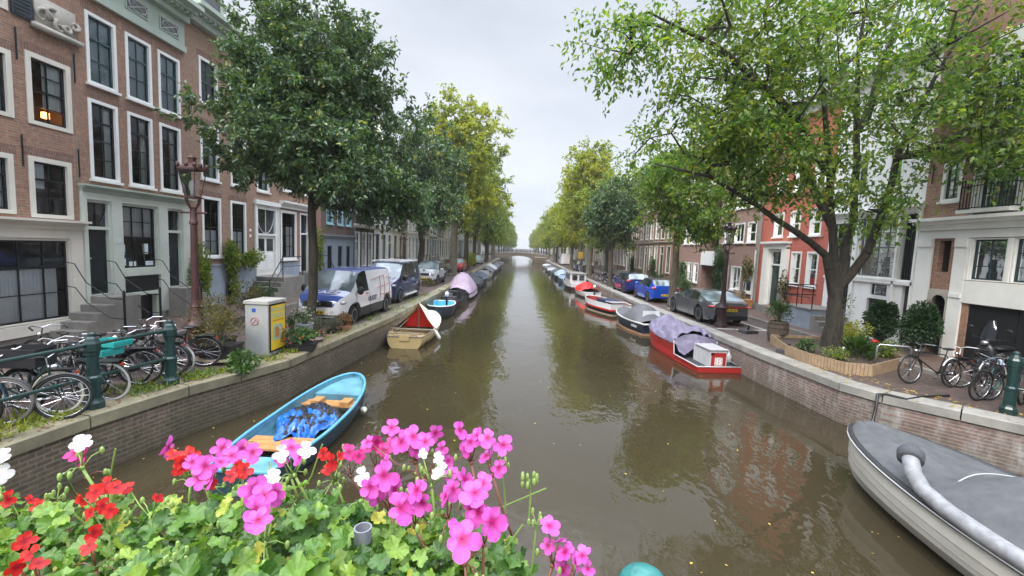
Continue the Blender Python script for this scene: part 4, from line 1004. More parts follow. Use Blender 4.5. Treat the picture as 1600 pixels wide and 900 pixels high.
# ------------------------------------------------------------------ vehicles
def car(name, label, cat, loc, rz, L, Wd, H, top, belt, glass_x, side_x, paint, wheels, wr, wscreen, rear_glass=None, ratio=.30, lowcol=None, roofm=None, hoodm=None,
        plan=None, pillars=(), rimm=ALU, head=None, tail=None, grille=None, plate=True, zg=.2, extra=None, group=None, face='front', sidemat=None, zp=None, mirror=True):
    """x forward (front = +L/2), y left, z up from the road. top/belt: [(x,z)] lists rear->front; plan: [(x, half width factor)]"""
    t = thing(name, label, cat, loc, rz, group)
    tx, tz = zip(*top); bx_, bz = zip(*belt); plan = plan or [(-L/2, .82), (-L/2+.12, .93), (-L/2+.5, 1), (L/2-.9, 1), (L/2-.3, .9), (L/2-.08, .76), (L/2, .62)]
    px, pw = zip(*plan)
    xs = sorted(set([round(v, 3) for v in np.linspace(-L/2, L/2, 61)]+list(tx)+list(bx_)+[wscreen[0], wscreen[1]]+[w+dx for w in wheels for dx in (-wr-.05, wr+.05)]))
    def sec(x):
        w = np.interp(x, px, pw)*Wd/2; zt = float(np.interp(x, tx, tz)); zb_ = min(float(np.interp(x, bx_, bz)), zt-.015)
        zbot = zg
        endl = min(x+L/2, L/2-x)
        if endl < .25: zbot = zg+.12*(1-endl/.25)
        for c in wheels:
            d = abs(x-c); R = wr+.055
            if d < R: zbot = max(zbot, wr+math.sqrt(R*R-d*d))
        zbot = min(zbot, zb_-.08); wt = w-ratio*(zt-zb_)-.03
        zm = zbot+(zb_-zbot)*.5
        return [(w*.955, zbot), (w*1.0, max(zm-.1, zbot+.02)), (w*1.003, max(zm+.08, zbot+.05)), (w*.965, zb_), (wt, zt-.05 if zt-zb_ > .12 else zt-.012), (wt*.82, zt-.005), (wt*.45, zt+.012), (0, zt+.016)]
    parts = {}
    def P_(k): return parts.setdefault(k, MB())
    R = [sec(x) for x in xs]
    for i in range(len(xs)-1):
        xm = (xs[i]+xs[i+1])/2; a, b2 = R[i], R[i+1]
        zt = float(np.interp(xm, tx, tz)); zb_ = float(np.interp(xm, bx_, bz))
        for k in range(7):
            key = 'body'
            if k == 3 and zt-zb_ > .2 and any(s0 < xm < s1 for s0, s1 in side_x): key = 'side_window'
            if k >= 4 and wscreen[0] < xm < wscreen[1]: key = 'windshield'
            if k >= 4 and rear_glass and rear_glass[0] < xm < rear_glass[1]: key = 'rear_window'
            if key == 'body':
                if k >= 4 and roofm and ((wscreen[0] > xm > (rear_glass[1] if rear_glass else -L)) or (hoodm and k >= 4 and xm > wscreen[1])): key = 'roof'
                if k == 0 and lowcol: key = 'sill'
            for s in (1, -1): (P_(key) if key != 'side_window' else P_((key, s, next(n for n, q in enumerate(side_x) if q[0] < xm < q[1])))).quad((xs[i], s*a[k][0], a[k][1]), (xs[i+1], s*b2[k][0], b2[k][1]), (xs[i+1], s*b2[k+1][0], b2[k+1][1]), (xs[i], s*a[k+1][0], a[k+1][1]))
    for i in (0, len(xs)-1):
        r = R[i]; P_('body').quad(*([(xs[i], y, z) for y, z in r]+[(xs[i], -y, z) for y, z in r[-2::-1]]))
    for k, m in parts.items():
        if isinstance(k, tuple): k = k[0]
        mt = {'body': paint, 'side_window': DGLASS, 'windshield': WSG, 'rear_window': WSG, 'roof': roofm, 'sill': lowcol}[k]
        # weld
        o = m.build(k, mt, t, smooth=R_(38))
        import bmesh
        bm = bmesh.new(); bm.from_mesh(o.data); bmesh.ops.remove_doubles(bm, verts=bm.verts, dist=.0006); bmesh.ops.recalc_face_normals(bm, faces=bm.faces); bm.to_mesh(o.data); bm.free()
        o.data.polygons.foreach_set('use_smooth', [True]*len(o.data.polygons)); o.data.set_sharp_from_angle(angle=R_(35))
    m = MB(); m.box(-L/2+.15, L/2-.2, -Wd/2+.14, Wd/2-.14, zg+.04, .55); m.build('underbody', RUB, t)
    for x in pillars:
        pass
    for wx in wheels:
        for s in (1, -1):
            wm = MB(); yc = s*(Wd/2-.13)
            wm.lathe([(wr*.62, -.1), (wr*.93, -.1), (wr, -.07), (wr, .07), (wr*.93, .1), (wr*.62, .1)], n=28); 
            w = wm.build('wheel', RUB, t, smooth=R_(40), loc=(wx, yc, wr), rot=(PI/2, 0, 0))
            q = MB(); fz = -.105 if s > 0 else .105; sg = -1 if s > 0 else 1
            q.lathe([(wr*.58, sg*.03), (wr*.66, sg*.03), (wr*.66, sg*.1), (wr*.6, sg*.102), (wr*.58, sg*.07)], n=28)
            for j in range(5):
                a = j*2*PI/5
                for da in (-.16, .16): q.bar((math.cos(a)*wr*.1, math.sin(a)*wr*.1, sg*.085), (math.cos(a+da)*wr*.6, math.sin(a+da)*wr*.6, sg*.08), .05, .02)
            q.lathe([(0.001, sg*.06), (wr*.18, sg*.06), (wr*.18, sg*.095), (.001, sg*.095)], n=12)
            q.build('rim', rimm, w)
            d = MB(); d.lathe([(.001, -.02), (wr*.58, -.02), (wr*.58, .02), (.001, .02)], n=20); d.build('brake_disc', IRON, w)
    def blobpart(nm, mt, lst, **kw):
        for c, r in lst:
            for s in ((1, -1) if c[1] else (1,)):
                m = MB(); m.ell((c[0], s*c[1], c[2]), r, 12, 8); m.build(nm, mt, t, smooth=3)
    if head: blobpart('headlight', HEADL, head)
    if tail:
        blobpart('taillight', TAILR, tail)
    if grille:
        for (y1, z0, z1, dx) in grille: m = MB(); m.box(L/2-.25, L/2+dx, -y1, y1, z0, z1); m.build('grille', BLACK, t)
    if plate:
        xx = -L/2-.015 if face == 'rear' else L/2+.03; zc = zp or .62
        m = MB(); m.box(xx-.012, xx+.012, -.26, .26, zc-.055, zc+.055); pl = m.build('number_plate', PLATE, t)
        m = MB(); e = -.016 if face == 'rear' else .016
        for k in range(8):
            if k in (2, 5): continue
            m.box(xx+e-.002, xx+e+.002, -.2+k*.052, -.2+k*.052+.034, zc-.032, zc+.032)
        m.build('plate_characters', BLACK, pl)
    if mirror:
        for s in (1, -1):
            m = MB(); zz = float(np.interp(wscreen[0]-.0, bx_, bz))+.1; m.ell((mirror_x(wscreen), s*(Wd/2+.1), zz), (.07, .13, .09 if H < 1.7 else .15), 10, 8); m.bar((mirror_x(wscreen), s*(Wd/2-.08), zz-.06), (mirror_x(wscreen), s*(Wd/2+.05), zz-.03), .04, .04)
            m.build('mirror', BLACK if H > 1.7 else paint, t, smooth=3)
        for s in (1, -1):
            for hx in side_x[:]:
                m = MB(); zz = float(np.interp(hx[0]+.1, bx_, bz))-.09; m.bar((hx[0]+.1, s*(Wd/2*.985), zz), (hx[0]+.26, s*(Wd/2*.985), zz), .03, .03); m.build('door_handle', paint if H < 1.7 else BLACK, t)
    # shut lines
    m = MB()
    for x in pillars:
        r = sec(x)
        for s in (1, -1): m.tube([(x, s*(r[k][0]+.002), r[k][1]) for k in range(0, 4)], .006, 4)
    if pillars: m.build('door_gap', BLACK, t)
    # pillars between the side windows
    if extra: extra(t, sec)
    return t
def mirror_x(ws): return ws[0]+.55*(ws[1]-ws[0])
WSG = darkglass((.1, .125, .135))  # reflected sky put into the base colour of the car screens
HEADL = P((.4, .42, .44), .1, .3, var=.45, vs=18, coat=1); TAILR = P((.5, .01, .01), .15, coat=1); PLATE = P((.75, .5, .02), .4, var=.05)
def carpaint(c): return P(c, .3, .25, .05, coat=1)
VWHITE = P((.68, .68, .7), .3, var=.04, coat=.8); VBLUE = P((.03, .07, .28), .3, var=.1, coat=.8); NAVY = carpaint((.018, .03, .085))
# white and blue panel van: nose towards the camera
L_ = 4.9
def vito(t, sec):
    M = Matrix.Translation((2.0, 0, 1.19)) @ Matrix.Rotation(R_(90), 4, 'Z') @ Matrix.Rotation(R_(16), 4, 'X')
    M = Matrix.Translation((2.02, 0, 1.155)) @ Matrix.Rotation(R_(15), 4, 'Y') @ Matrix.Rotation(R_(90), 4, 'Z')
    text_mesh('GLAZZ', .34, 'hood_lettering', VWHITE, t, M, .004, bold=.004)
    w = .968
    M = Matrix.Translation((.05, w, .78)) @ Matrix.Rotation(PI, 4, 'Z') @ Matrix.Rotation(PI/2, 4, 'X')
    text_mesh('GLAZZ', .26, 'side_lettering', P((.15, .16, .2), .4), t, M, .014)
    M = Matrix.Translation((-.2, 0, 1.925)) @ Matrix.Rotation(R_(90), 4, 'Z'); text_mesh('GLAZZ', .4, 'roof_lettering', VWHITE, t, M, .004)
    m = MB()   # thin graphic lines on the load side
    y = .955
    for a, b in (((-.5, 1.15), (-2.1, 1.25)), ((-.7, .85), (-2.15, .8)), ((-.7, .6), (-.9, 1.6)), ((-1.2, .65), (-1.35, 1.6)), ((-1.5, 1.5), (-2.2, 1.55)), ((-1.75, .7), (-1.9, 1.5)), ((.0, 1.5), (-1.5, 1.62))):
        m.tube([(a[0], y+.012-(max(0, a[1]-1.1)*.22), a[1]), ((a[0]+b[0])/2, y+.014-(max(0, (a[1]+b[1])/2-1.1)*.22), (a[1]+b[1])/2), (b[0], y+.012-(max(0, b[1]-1.1)*.22), b[1])], .012, 4)
    m.build('side_graphic', P((.35, .12, .1), .5), t)
    m = MB(); m.ring((L_/2+.03, 0, .78), .1, .012, 24, 6, axis='x')
    for k in range(3): a = PI/2+k*2*PI/3; m.bar((L_/2+.03, 0, .78), (L_/2+.03, .1*math.cos(a), .78+.1*math.sin(a)), .018, .018)
    m.build('grille_emblem', CHROME, t)
    m = MB()
    for s in (-1, 1): m.bar((1.75, s*.1, 1.19), (1.5, s*.1+.55, 1.27), .02, .02)
    m.build('wiper', BLACK, t)
TRIM = P((.04, .042, .045), .6)
car('cargo_van', 'white panel van with blue bonnet and roof and GLAZZ lettering, by the dark elm', 'van', (-6.75, 17.05, .985), R_(-93), L_, 1.92, 1.91,
    [(-2.45, 1.2), (-2.4, 1.78), (-2.2, 1.88), (-1, 1.91), (.6, 1.9), (.95, 1.84), (1.78, 1.2), (2.2, 1.06), (2.4, .9), (2.45, .7)],
    [(-2.45, 1.1), (0, 1.12), (1.4, 1.08), (1.8, 1.03), (2.3, .9), (2.45, .62)], None, [(.35, 1.3)], VWHITE, [-1.55, 1.6], .33, (.95, 1.78), ratio=.22, lowcol=TRIM, roofm=VBLUE, hoodm=True,
    pillars=(.28, 1.5), head=[((2.14, .67, .82), (.22, .2, .09))], grille=[(.5, .68, .88, -.0), (.8, .3, .42, .0)], extra=vito, zp=.5, rimm=ALU)
def tourneo(t, sec):
    m = MB()
    for s in (-1, 1): m.tube([(1.1, s*.72, 2.02), (-2.2, s*.72, 2.03)], .03, 6)
    for x in (-2, -.9, .3): m.bar((x, -.72, 2.03), (x, .72, 2.03), .08, .04)
    m.build('roof_rack', P((.55, .55, .56), .4), t)
    m = MB()
    for s in (-1, 1): m.tube([(1.0, s*1.0, .32), (-1.1, s*1.0, .32)], .045, 8)
    m.build('side_step', P((.6, .6, .6), .4), t)
    m = MB(); m.box(-1.2, -1.0, .9, .905, 1.3, 1.55); m.build('sticker', VWHITE, t)
car('cargo_van', 'navy blue panel van with roof rack and side steps, behind the white and blue van', 'van', (-6.85, 23.2, .985), R_(-92), 4.95, 1.98, 1.98,
    [(-2.47, 1.2), (-2.42, 1.85), (-2.2, 1.96), (-1, 1.98), (.6, 1.97), (.95, 1.9), (1.75, 1.27), (2.2, 1.13), (2.42, .95), (2.47, .72)],
    [(-2.47, 1.15), (0, 1.15), (1.4, 1.12), (1.8, 1.08), (2.3, .92), (2.47, .62)], None, [(.35, 1.3), (-.9, .2)], NAVY, [-1.5, 1.6], .34, (.95, 1.75), ratio=.2,
    pillars=(.28, 1.5, -.95), head=[((2.12, .69, .9), (.24, .2, .1))], grille=[(.5, .55, .85, .0), (.75, .28, .42, .0)], extra=tourneo, zp=.5)
SILV = carpaint((.5, .52, .55))
car('parked_car', 'silver boxy off-road car with round headlights, behind the navy van', 'car', (-7.0, 33.6, .985), R_(-91), 4.25, 1.82, 1.68,
    [(-2.12, .95), (-2.08, 1.35), (-1.9, 1.64), (-1.5, 1.68), (.2, 1.67), (.95, 1.1), (1.9, 1.0), (2.08, .85), (2.12, .6)], [(-2.12, .9), (0, 1.02), (.95, 1.0), (2, .88), (2.12, .55)], None, [(-1.8, -1.0), (-.9, -.05), (.0, .75)], SILV,
    [-1.28, 1.3], .35, (.2, .95), (-2.1, -1.85), .28, lowcol=TRIM, pillars=(.8, -.05, -.95), head=[((2.06, .62, .82), (.07, .13, .13))], grille=[(.4, .7, .88, .01), (.6, .35, .5, .01)], zp=.5)
REDP = carpaint((.5, .02, .02))
car('parked_car', 'small red hatchback parked beyond the bicycles on the left bank', 'car', (-7.3, 50.5, .985), R_(-91), 3.7, 1.65, 1.47,
    [(-1.85, .95), (-1.8, 1.2), (-1.5, 1.43), (-1, 1.47), (.2, 1.45), (.9, 1.0), (1.7, .85), (1.82, .7), (1.85, .5)], [(-1.85, .85), (0, .92), (.9, .9), (1.7, .75), (1.85, .48)], None, [(-1.5, -.6), (-.5, .7)], REDP,
    [-1.15, 1.2], .29, (.2, .9), (-1.8, -1.45), .3, pillars=(.75, -.55), head=[((1.72, .6, .7), (.13, .15, .1))], grille=[(.4, .35, .48, .0)], zp=.45)
car('parked_car', 'grey hatchback parked far along the left bank beyond the red car', 'car', (-7.4, 74, .985), R_(-91), 4.1, 1.75, 1.5,
    [(-2.05, .95), (-2.0, 1.25), (-1.6, 1.46), (-1, 1.5), (.2, 1.48), (1.0, 1.0), (1.9, .85), (2.05, .5)], [(-2.05, .85), (0, .95), (1.0, .92), (1.9, .75), (2.05, .48)], None, [(-1.6, -.6), (-.5, .7)], SILV,
    [-1.25, 1.3], .3, (.2, 1.0), (-2.0, -1.55), .3, pillars=(.8, -.55), head=[((1.9, .65, .7), (.13, .15, .1))], grille=[(.4, .35, .48, .0)], zp=.45)
# right bank, tails towards the camera (front = +y)
GREYP = carpaint((.085, .09, .095)); BLUEP = carpaint((.01, .075, .5)); DBLUE = carpaint((.015, .025, .13))
def gt(t, sec):
    m = MB()
    def fn(i, j):
        y = -.9+1.8*i; x = -2.5+max(0, abs(y)-.66)*.85; return (x, y, .79+.06*j)
    m.grid(fn, 20, 2); m.build('light_strip', TAILR, t)
    m = MB(); m.box(-2.49, -2.3, -.72, .72, .28, .44); m.build('rear_diffuser', BLACK, t)
GT = car('parked_car', 'dark grey four-door coupe with full-width red tail light, behind the right lamp post', 'car', (8.98, 21.2, .985), R_(93), 4.95, 1.96, 1.41,
    [(-2.47, .82), (-2.42, .98), (-2.2, 1.02), (-1.1, 1.36), (-.4, 1.41), (.2, 1.37), (1.1, 1.0), (1.9, .86), (2.3, .72), (2.47, .5)],
    [(-2.47, .8), (-2.2, .92), (-1.4, .98), (0, .93), (1.1, .9), (2, .78), (2.47, .48)], None, [(-1.35, -.45), (-.38, .75)], GREYP, [-1.45, 1.45], .37, (.25, 1.1), (-2.12, -1.05), .42,
    plan=[(-2.47, .72), (-2.35, .86), (-2.1, .95), (-1.5, 1.02), (-.8, .985), (.8, .98), (1.5, 1), (2.1, .92), (2.4, .75), (2.47, .6)], pillars=(.85, -.42), face='rear', zp=.68, extra=gt, tail=[((-2.3, .78, .82), (.2, .14, .05))], rimm=P((.3, .3, .31), .3, .8))
car('parked_car', 'bright blue hatchback with black roof, beside the green tree on the right bank', 'car', (8.72, 28.3, .985), R_(92), 4.06, 1.77, 1.43,
    [(-2.03, .85), (-1.98, 1.05), (-1.55, 1.37), (-1, 1.43), (.1, 1.41), (.95, .98), (1.8, .84), (2.03, .5)], [(-2.03, .82), (-1, .95), (.95, .88), (1.8, .75), (2.03, .45)], None, [(-1.5, -.75), (-.65, .65)], BLUEP,
    [-1.25, 1.3], .32, (.15, .95), (-1.97, -1.5), .36, roofm=BLACK, pillars=(.75, -.7), face='rear', zp=.5, tail=[((-1.93, .7, .9), (.12, .17, .08))], grille=None)
car('parked_car', 'dark blue estate car parked in front of the bright blue hatchback', 'car', (8.4, 33.4, .985), R_(92), 4.6, 1.82, 1.5,
    [(-2.3, .9), (-2.25, 1.1), (-1.95, 1.45), (-1, 1.5), (.2, 1.47), (1.1, 1.0), (2.1, .84), (2.3, .5)], [(-2.3, .9), (-1, .97), (1.1, .9), (2.1, .75), (2.3, .45)], None, [(-2.0, -1.1), (-1.0, -.1), (0, .8)], DBLUE,
    [-1.35, 1.45], .33, (.25, 1.1), (-2.25, -1.9), .32, pillars=(.9, -.05), face='rear', zp=.6, tail=[((-2.22, .74, .98), (.12, .15, .1))])
for y_, nm, col, H_ in ((60.5, 'black estate car parked past the dark elm on the right bank', GREYP, 1.6), (66, 'dark grey car parked past the black estate on the right bank', DBLUE, 1.5)):
    car('parked_car', nm, 'car', (9.0, y_, .985), R_(90), 4.5, 1.82, H_, [(-2.25, .9), (-2.2, 1.1), (-1.8, H_-.05), (-1, H_), (.2, H_-.03), (1.1, 1.0), (2.1, .84), (2.25, .5)], [(-2.25, .9), (1.1, .95), (2.1, .75), (2.25, .45)], None, [(-1.8, -.9), (-.8, .8)], col,
        [-1.35, 1.4], .33, (.25, 1.1), (-2.2, -1.75), .3, face='rear', tail=[((-2.18, .74, .98), (.12, .15, .1))])
car('cargo_van', 'white box van far along the right bank', 'van', (8.8, 88, .985), R_(90), 5.2, 2.0, 2.3, [(-2.6, 1.2), (-2.58, 2.25), (-2, 2.3), (1.0, 2.28), (1.7, 1.3), (2.4, 1.0), (2.6, .6)], [(-2.6, 1.1), (1.7, 1.1), (2.6, .55)], None, [(.5, 1.3)], VWHITE, [-1.6, 1.7], .35, (1.05, 1.7), None, .12, face='rear')
# ------------------------------------------------------------------ boats
def hull(t, L, W, hs, hb, mh, mi_, rub, full=.55, stern=.8, deckz=None, name='hull', railr=.03, sheer2=.35, bottomw=.72, rise=.0, band=None, n=26, tumble=1.0, zfun=None):
    """x: stern -L/2 .. bow +L/2. hs sheer height amidships, hb at the bow. returns fw(u), fz(u)"""
    def fw(u):
        a = min(1, stern+(1-stern)*math.sin(min(1, u/.4)*PI/2)); b = 1 if u < full else math.sqrt(max(0, 1-((u-full)/(1-full))**2.1)); return max(.004, W/2*a*b)
    def fz(u): return hs+(hb-hs)*max(0, (u-sheer2)/(1-sheer2))**2+rise*max(0, (.3-u)/.3)**2
    if zfun: fz = zfun
    X = lambda u: -L/2+L*u
    def ringp(u, inner=False):
        w, z = fw(u), fz(u); o = .05 if inner else 0; w2 = max(.002, w-o)
        wb = w2*bottomw*(1-.35*max(0, (u-full)/(1-full))); zb_ = -.12 if not inner else .08
        return [(w2*tumble, z), (w2*.995, z*.72+.0), (w2*.95, z*.42), (wb+(w2-wb)*.6, z*.12 if not inner else .12), (wb, zb_), (0, zb_-.04 if not inner else zb_)]
    us = [i/n for i in range(n+1)]; us = [u if u < .8 else .8+(.2)*math.sin((u-.8)/.2*PI/2) for u in us]
    if zfun: us = sorted(us+[.315, .33])
    o = MB(); ii = MB(); rl = MB()
    for mbx, inn in ((o, False), (ii, True)):
        for a, b in zip(us, us[1:]):
            ra, rb = ringp(a, inn), ringp(b, inn)
            for k in range(5):
                mbx.cur = 0
                for s in (1, -1): mbx.quad((X(a), s*ra[k][0], ra[k][1]), (X(b), s*rb[k][0], rb[k][1]), (X(b), s*rb[k+1][0], rb[k+1][1]), (X(a), s*ra[k+1][0], ra[k+1][1]))
        r = ringp(0, inn); xx = X(0)+(.04 if inn else 0); mbx.quad(*([(xx, y, z) for y, z in r]+[(xx, -y, z) for y, z in r[-2::-1]]))
    if band:
        for s in (1, -1):
            for a, b in zip(us, us[1:]):
                ra, rb = ringp(a), ringp(b)
                for p in ((ra, rb),):
                    za, zb2 = ra[0][1], rb[0][1]
                    b_ = MB() if False else None
    hu = o.build(name, mh, t, smooth=R_(50)); ii.build('inside', mi_, t, smooth=R_(50))
    for s in (1, -1): rl.tube([(X(u), s*(fw(u)*tumble-.01), fz(u)+.005) for u in us], railr, 6)
    rl.tube([(X(0), -fw(0)*tumble, fz(0)), (X(0), fw(0)*tumble, fz(0))], railr, 6)
    rl.build('rub_rail', rub, t, smooth=3)
    return fw, fz, X, us
def stripe(t, fw, fz, X, us, d0, d1, m, name='stripe', out=.006, wf=lambda f: 1.0, u0=0, u1=1):
    q = MB(); uu = [u for u in us if u0 <= u <= u1]
    for s in (1, -1):
        for a, b in zip(uu, uu[1:]):
            q.quad((X(a), s*(fw(a)*.999+out), fz(a)-d0), (X(b), s*(fw(b)*.999+out), fz(b)-d0), (X(b), s*(fw(b)*.985+out), fz(b)-d1), (X(a), s*(fw(a)*.985+out), fz(a)-d1))
    q.quad((X(0)-out, -fw(0)*.99, fz(0)-d0), (X(0)-out, fw(0)*.99, fz(0)-d0), (X(0)-out, fw(0)*.98, fz(0)-d1), (X(0)-out, -fw(0)*.98, fz(0)-d1))
    return q.build(name, m, t, smooth=3)
def cover(t, fw, fz, X, u0, u1, hfun, mat, name='cover', over=.04, wr=.02, seed=1, drop=.06, nu=46, nv=26, tilt=0, ridge=1.0):
    """cloth over the hull between u0 and u1; hfun(u) = height of the middle above the rail"""
    rs = np.random.RandomState(seed); K = rs.normal(size=(8, 2))*9; ph = rs.uniform(0, 6.28, 8); A = rs.uniform(.3, 1, 8)
    def fn(i, j):
        u = u0+(u1-u0)*i; v = -1+2*j; w = fw(u)+over; av = abs(v)
        prof = (1-av**(2*ridge)) if ridge >= 1 else (1-av)**.9
        z = fz(u)+.02+hfun(u)*prof - (drop if av > .97 else 0)
        nz = float(np.sum(A*np.sin(K[:, 0]*i*2+K[:, 1]*v+ph)))/4*wr*(1-av**6)
        nz += wr*1.2*abs(math.sin(9*i+5*v+2*math.sin(4*v+ph[0])))*(1-av**4)
        return (X(u), v*w, z+nz)
    m = MB(); m.grid(fn, nu, nv); return m.build(name, mat, t, smooth=3)
def boat(label, cat, loc, rz, **k): return thing('moored_boat', label, cat, loc, rz, **k)
SKYB = P((.11, .28, .36), .5, var=.2, vs=3, dirt=.8); SKYB2 = P((.1, .33, .5), .4, var=.1); BOATBLUE = P((.02, .2, .5), .45, var=.1)
# blue rowing boat, bow pointing away along the left wall
t = boat('sky blue open rowing boat holding a crumpled blue tarpaulin, beside the left quay wall', 'rowing boat', (-4.12, 8.45, .0), R_(89))
fw, fz, X, us = hull(t, 4.5, 1.42, .42, .62, P((.02, .05, .07), .4), SKYB, SKYB2, full=.5, stern=.7, railr=.035)
m = MB(); m.prism([(X(.82), -.02)]+[(X(u), s) for u, s in []]+[(X(.82), .02)], 0, .01) if False else None
d = MB()
for a, b in zip([.78+.022*i for i in range(10)], [.78+.022*(i+1) for i in range(10)]):
    a, b = min(a, .995), min(b, .995); d.quad((X(a), -fw(a)+.05, fz(a)-.09), (X(b), -fw(b)+.04, fz(b)-.09), (X(b), fw(b)-.04, fz(b)-.09), (X(a), fw(a)-.05, fz(a)-.09))
d.box(X(.78)-.02, X(.78), -fw(.78)+.06, fw(.78)-.06, .1, fz(.78)-.09); d.build('foredeck', SKYB, t)
d = MB()
for k_ in range(6): d.box(X(.14), X(.77), -.36+.12*k_, -.25+.12*k_, .1, .115)
d.build('floor_boards', P((.06, .045, .03), .8, var=.4, vs=8), t)
d = MB(); d.box(X(0)+.05, X(.13), -fw(0)+.03, fw(0)-.03, .33, .36); d.build('stern_deck', SKYB, t)
for u, k in ((.2, 3), (.67, 2)):
    d = MB()
    for i in range(k): d.box(X(u)+i*.17, X(u)+i*.17+.16, -fw(u)+.06, fw(u)-.06, .30, .335)
    d.build('thwart', WOOD, t)
d = MB(); d.box(X(.67), X(.67)+.3, -.45, -.25, .336, .42); d.build('oar_block', WOOD, t); d = MB(); d.box(X(.67), X(.67)+.3, .2, .4, .336, .42); d.build('oar_block', WOOD, t)
bt = MB(); rs = np.random.RandomState(4); K = rs.normal(size=(10, 2))*7; ph = rs.uniform(0, 6, 10)
def crumple(amp, cx, cy, lx, ly, h0, ex=.35):
    def fn(i, j):
        a, b = 2*i-1, 2*j-1; r = math.hypot(a, b); e = max(0, 1-r*r*.75)**ex
        n_ = sum(abs(math.sin(K[k, 0]*a+K[k, 1]*b+ph[k])) for k in range(10))/10-.6
        n2 = sum(abs(math.sin(2.3*K[k, 1]*a+2.3*K[k, 0]*b+ph[k])) for k in range(10))/10-.6
        return (cx+lx*a*(1+.15*math.sin(5*b)), cy+ly*b*(1+.2*math.sin(4*a+1)), .12+h0*e+amp*n_*2.2+amp*n2)
    return fn
tp = P((.01, .11, .45), .35, var=.2, vs=6, coat=.3)
bt.grid(crumple(.11, X(.46), 0, .78, .5, .38), 60, 44); bt.build('tarpaulin_bundle', tp, None) if False else None
tt = thing('tarpaulin', 'crumpled blue and black tarpaulin lying inside the blue rowing boat', 'tarpaulin', (-4.12, 8.45, .0), R_(89))
bt.build('blue_sheet', tp, tt, smooth=R_(25))
bk = MB(); bk.grid(crumple(.12, X(.48), -.02, .76, .48, .395), 50, 40); bk.build('black_sheet', P((.015, .015, .018), .4, var=.3), tt, smooth=R_(25))
m = MB()
for k in range(26):
    a = rs.uniform(0, 6.28); x, y = X(.3)+rs.uniform(-.2, .3), rs.uniform(-.4, .3); m.tube([(x, y, .16), (x+.2*math.cos(a), y+.2*math.sin(a), .2+rs.uniform(0, .12)), (x+.38*math.cos(a+.3), y+.38*math.sin(a+.3), .18+rs.uniform(0, .2))], .007, 4)
tg = thing('twig_heap', 'heap of dry twigs beside the blue tarpaulin in the rowing boat', 'twigs', (-4.12, 8.45, 0), R_(89)); m.build('twigs', P((.2, .14, .08), .9), tg)
def fender(loc, label, col=(.75, .75, .72), tilt=0, L=.5, r=.1, rz=0):
    m = MB(); m.lathe([(.001, -L/2), (r*.5, -L/2+.02), (r, -L/2+.1), (r, L/2-.1), (r*.5, L/2-.03), (.03, L/2), (.02, L/2+.05), (.001, L/2+.05)], n=14)
    o = m.build('boat_fender', P(col, .4), None, smooth=R_(50)); o.location = loc; o.rotation_euler = (tilt, 0, rz); o['label'] = label; o['category'] = 'fender'; return o
fender((-3.42, 9.5, .15), 'small white fender floating off the bow of the blue rowing boat', (.7, .68, .55), R_(80), .22, .08, .5)
# cream boat with red and cream canopy
t = boat('cream open boat with red and cream peaked canopy, moored below the blue van', 'boat', (-4.35, 18.6, 0), R_(92))
CRM = P((.55, .42, .2), .4, var=.08, dirt=.3); YEL = P((.65, .52, .25), .5, var=.1, dirt=.2)
fw, fz, X, us = hull(t, 5.1, 1.8, .45, .72, CRM, YEL, WOODG, full=.45, stern=.72, railr=.028, bottomw=.6)
m = MB(); m.box(X(0)-.05, X(0)-.006, -.18, .18, .3, .52); m.box(X(0)+.06, X(.1), -.45, .45, .46, .5); m.build('motor_bracket', CRM, t)
m = MB(); m.bar((X(.25), -fw(.25), .5), (X(.25), fw(.25), .5), .14, .05); m.build('thwart', WOODG, t); m = MB(); m.bar((X(.02), -fw(0)+.03, .56), (X(.02), fw(0)-.03, .56), .1, .04); m.build('thwart', WOODG, t)
apx = (X(.5), 0, 1.42); RD = P((.62, .01, .012), .55, var=.05); CL = P((.74, .66, .52), .65, var=.05)
def edge(v): av = abs(v); u = .5-.16*av**1.2; w = fw(u)+.03; return Vector((X(u), v*w, fz(u)+.03+(1.42-fz(u))*max(0, 1-av)**1.55))
m = MB(); m.grid(lambda i, j: tuple((edge(-.5+1.0*i)+Vector((.42, 0, -.16)))*(1-j)+Vector((X(.57), (-.75+1.5*i)*fw(.43)*1.0, .3))*j), 20, 8); m.build('canopy_front', RD, t, smooth=3)
m = MB()
def topf(i, j):
    v = 2*j-1; e = edge(v); ue = (e.x-X(0))/(X(1)-X(0)); u = ue*(1-i)+.985*i; w = fw(u)+.03
    z0_ = fz(u)+.03; h_ = (e.z-fz(ue)-.03)*(1-i)**.95
    return (X(u), v*w*(1-.0*i), z0_+h_+.03*math.sin(PI*i)*(1-abs(v))+.012*math.sin(v*16)*(1-abs(v)))
m.grid(topf, 26, 40); m.build('canopy_top', CL, t, smooth=3)
m = MB(); m.tube([(X(.52), 0, .3), (X(.52), 0, 1.3)], .025, 6); m.tube([(X(.05), .5, .5), (X(.38), .3, .8)], .012, 5); m.build('pole', WOODG, t)
fender((-3.32, 17.6, .28), 'long white fender hanging at an angle off the cream boat', (.72, .7, .66), R_(-38), .5, .075, R_(70)); fender((-3.62, 16.7, .25), 'small dark grey fender hanging beside the cream boat stern', (.05, .055, .06), R_(-5), .36, .08)
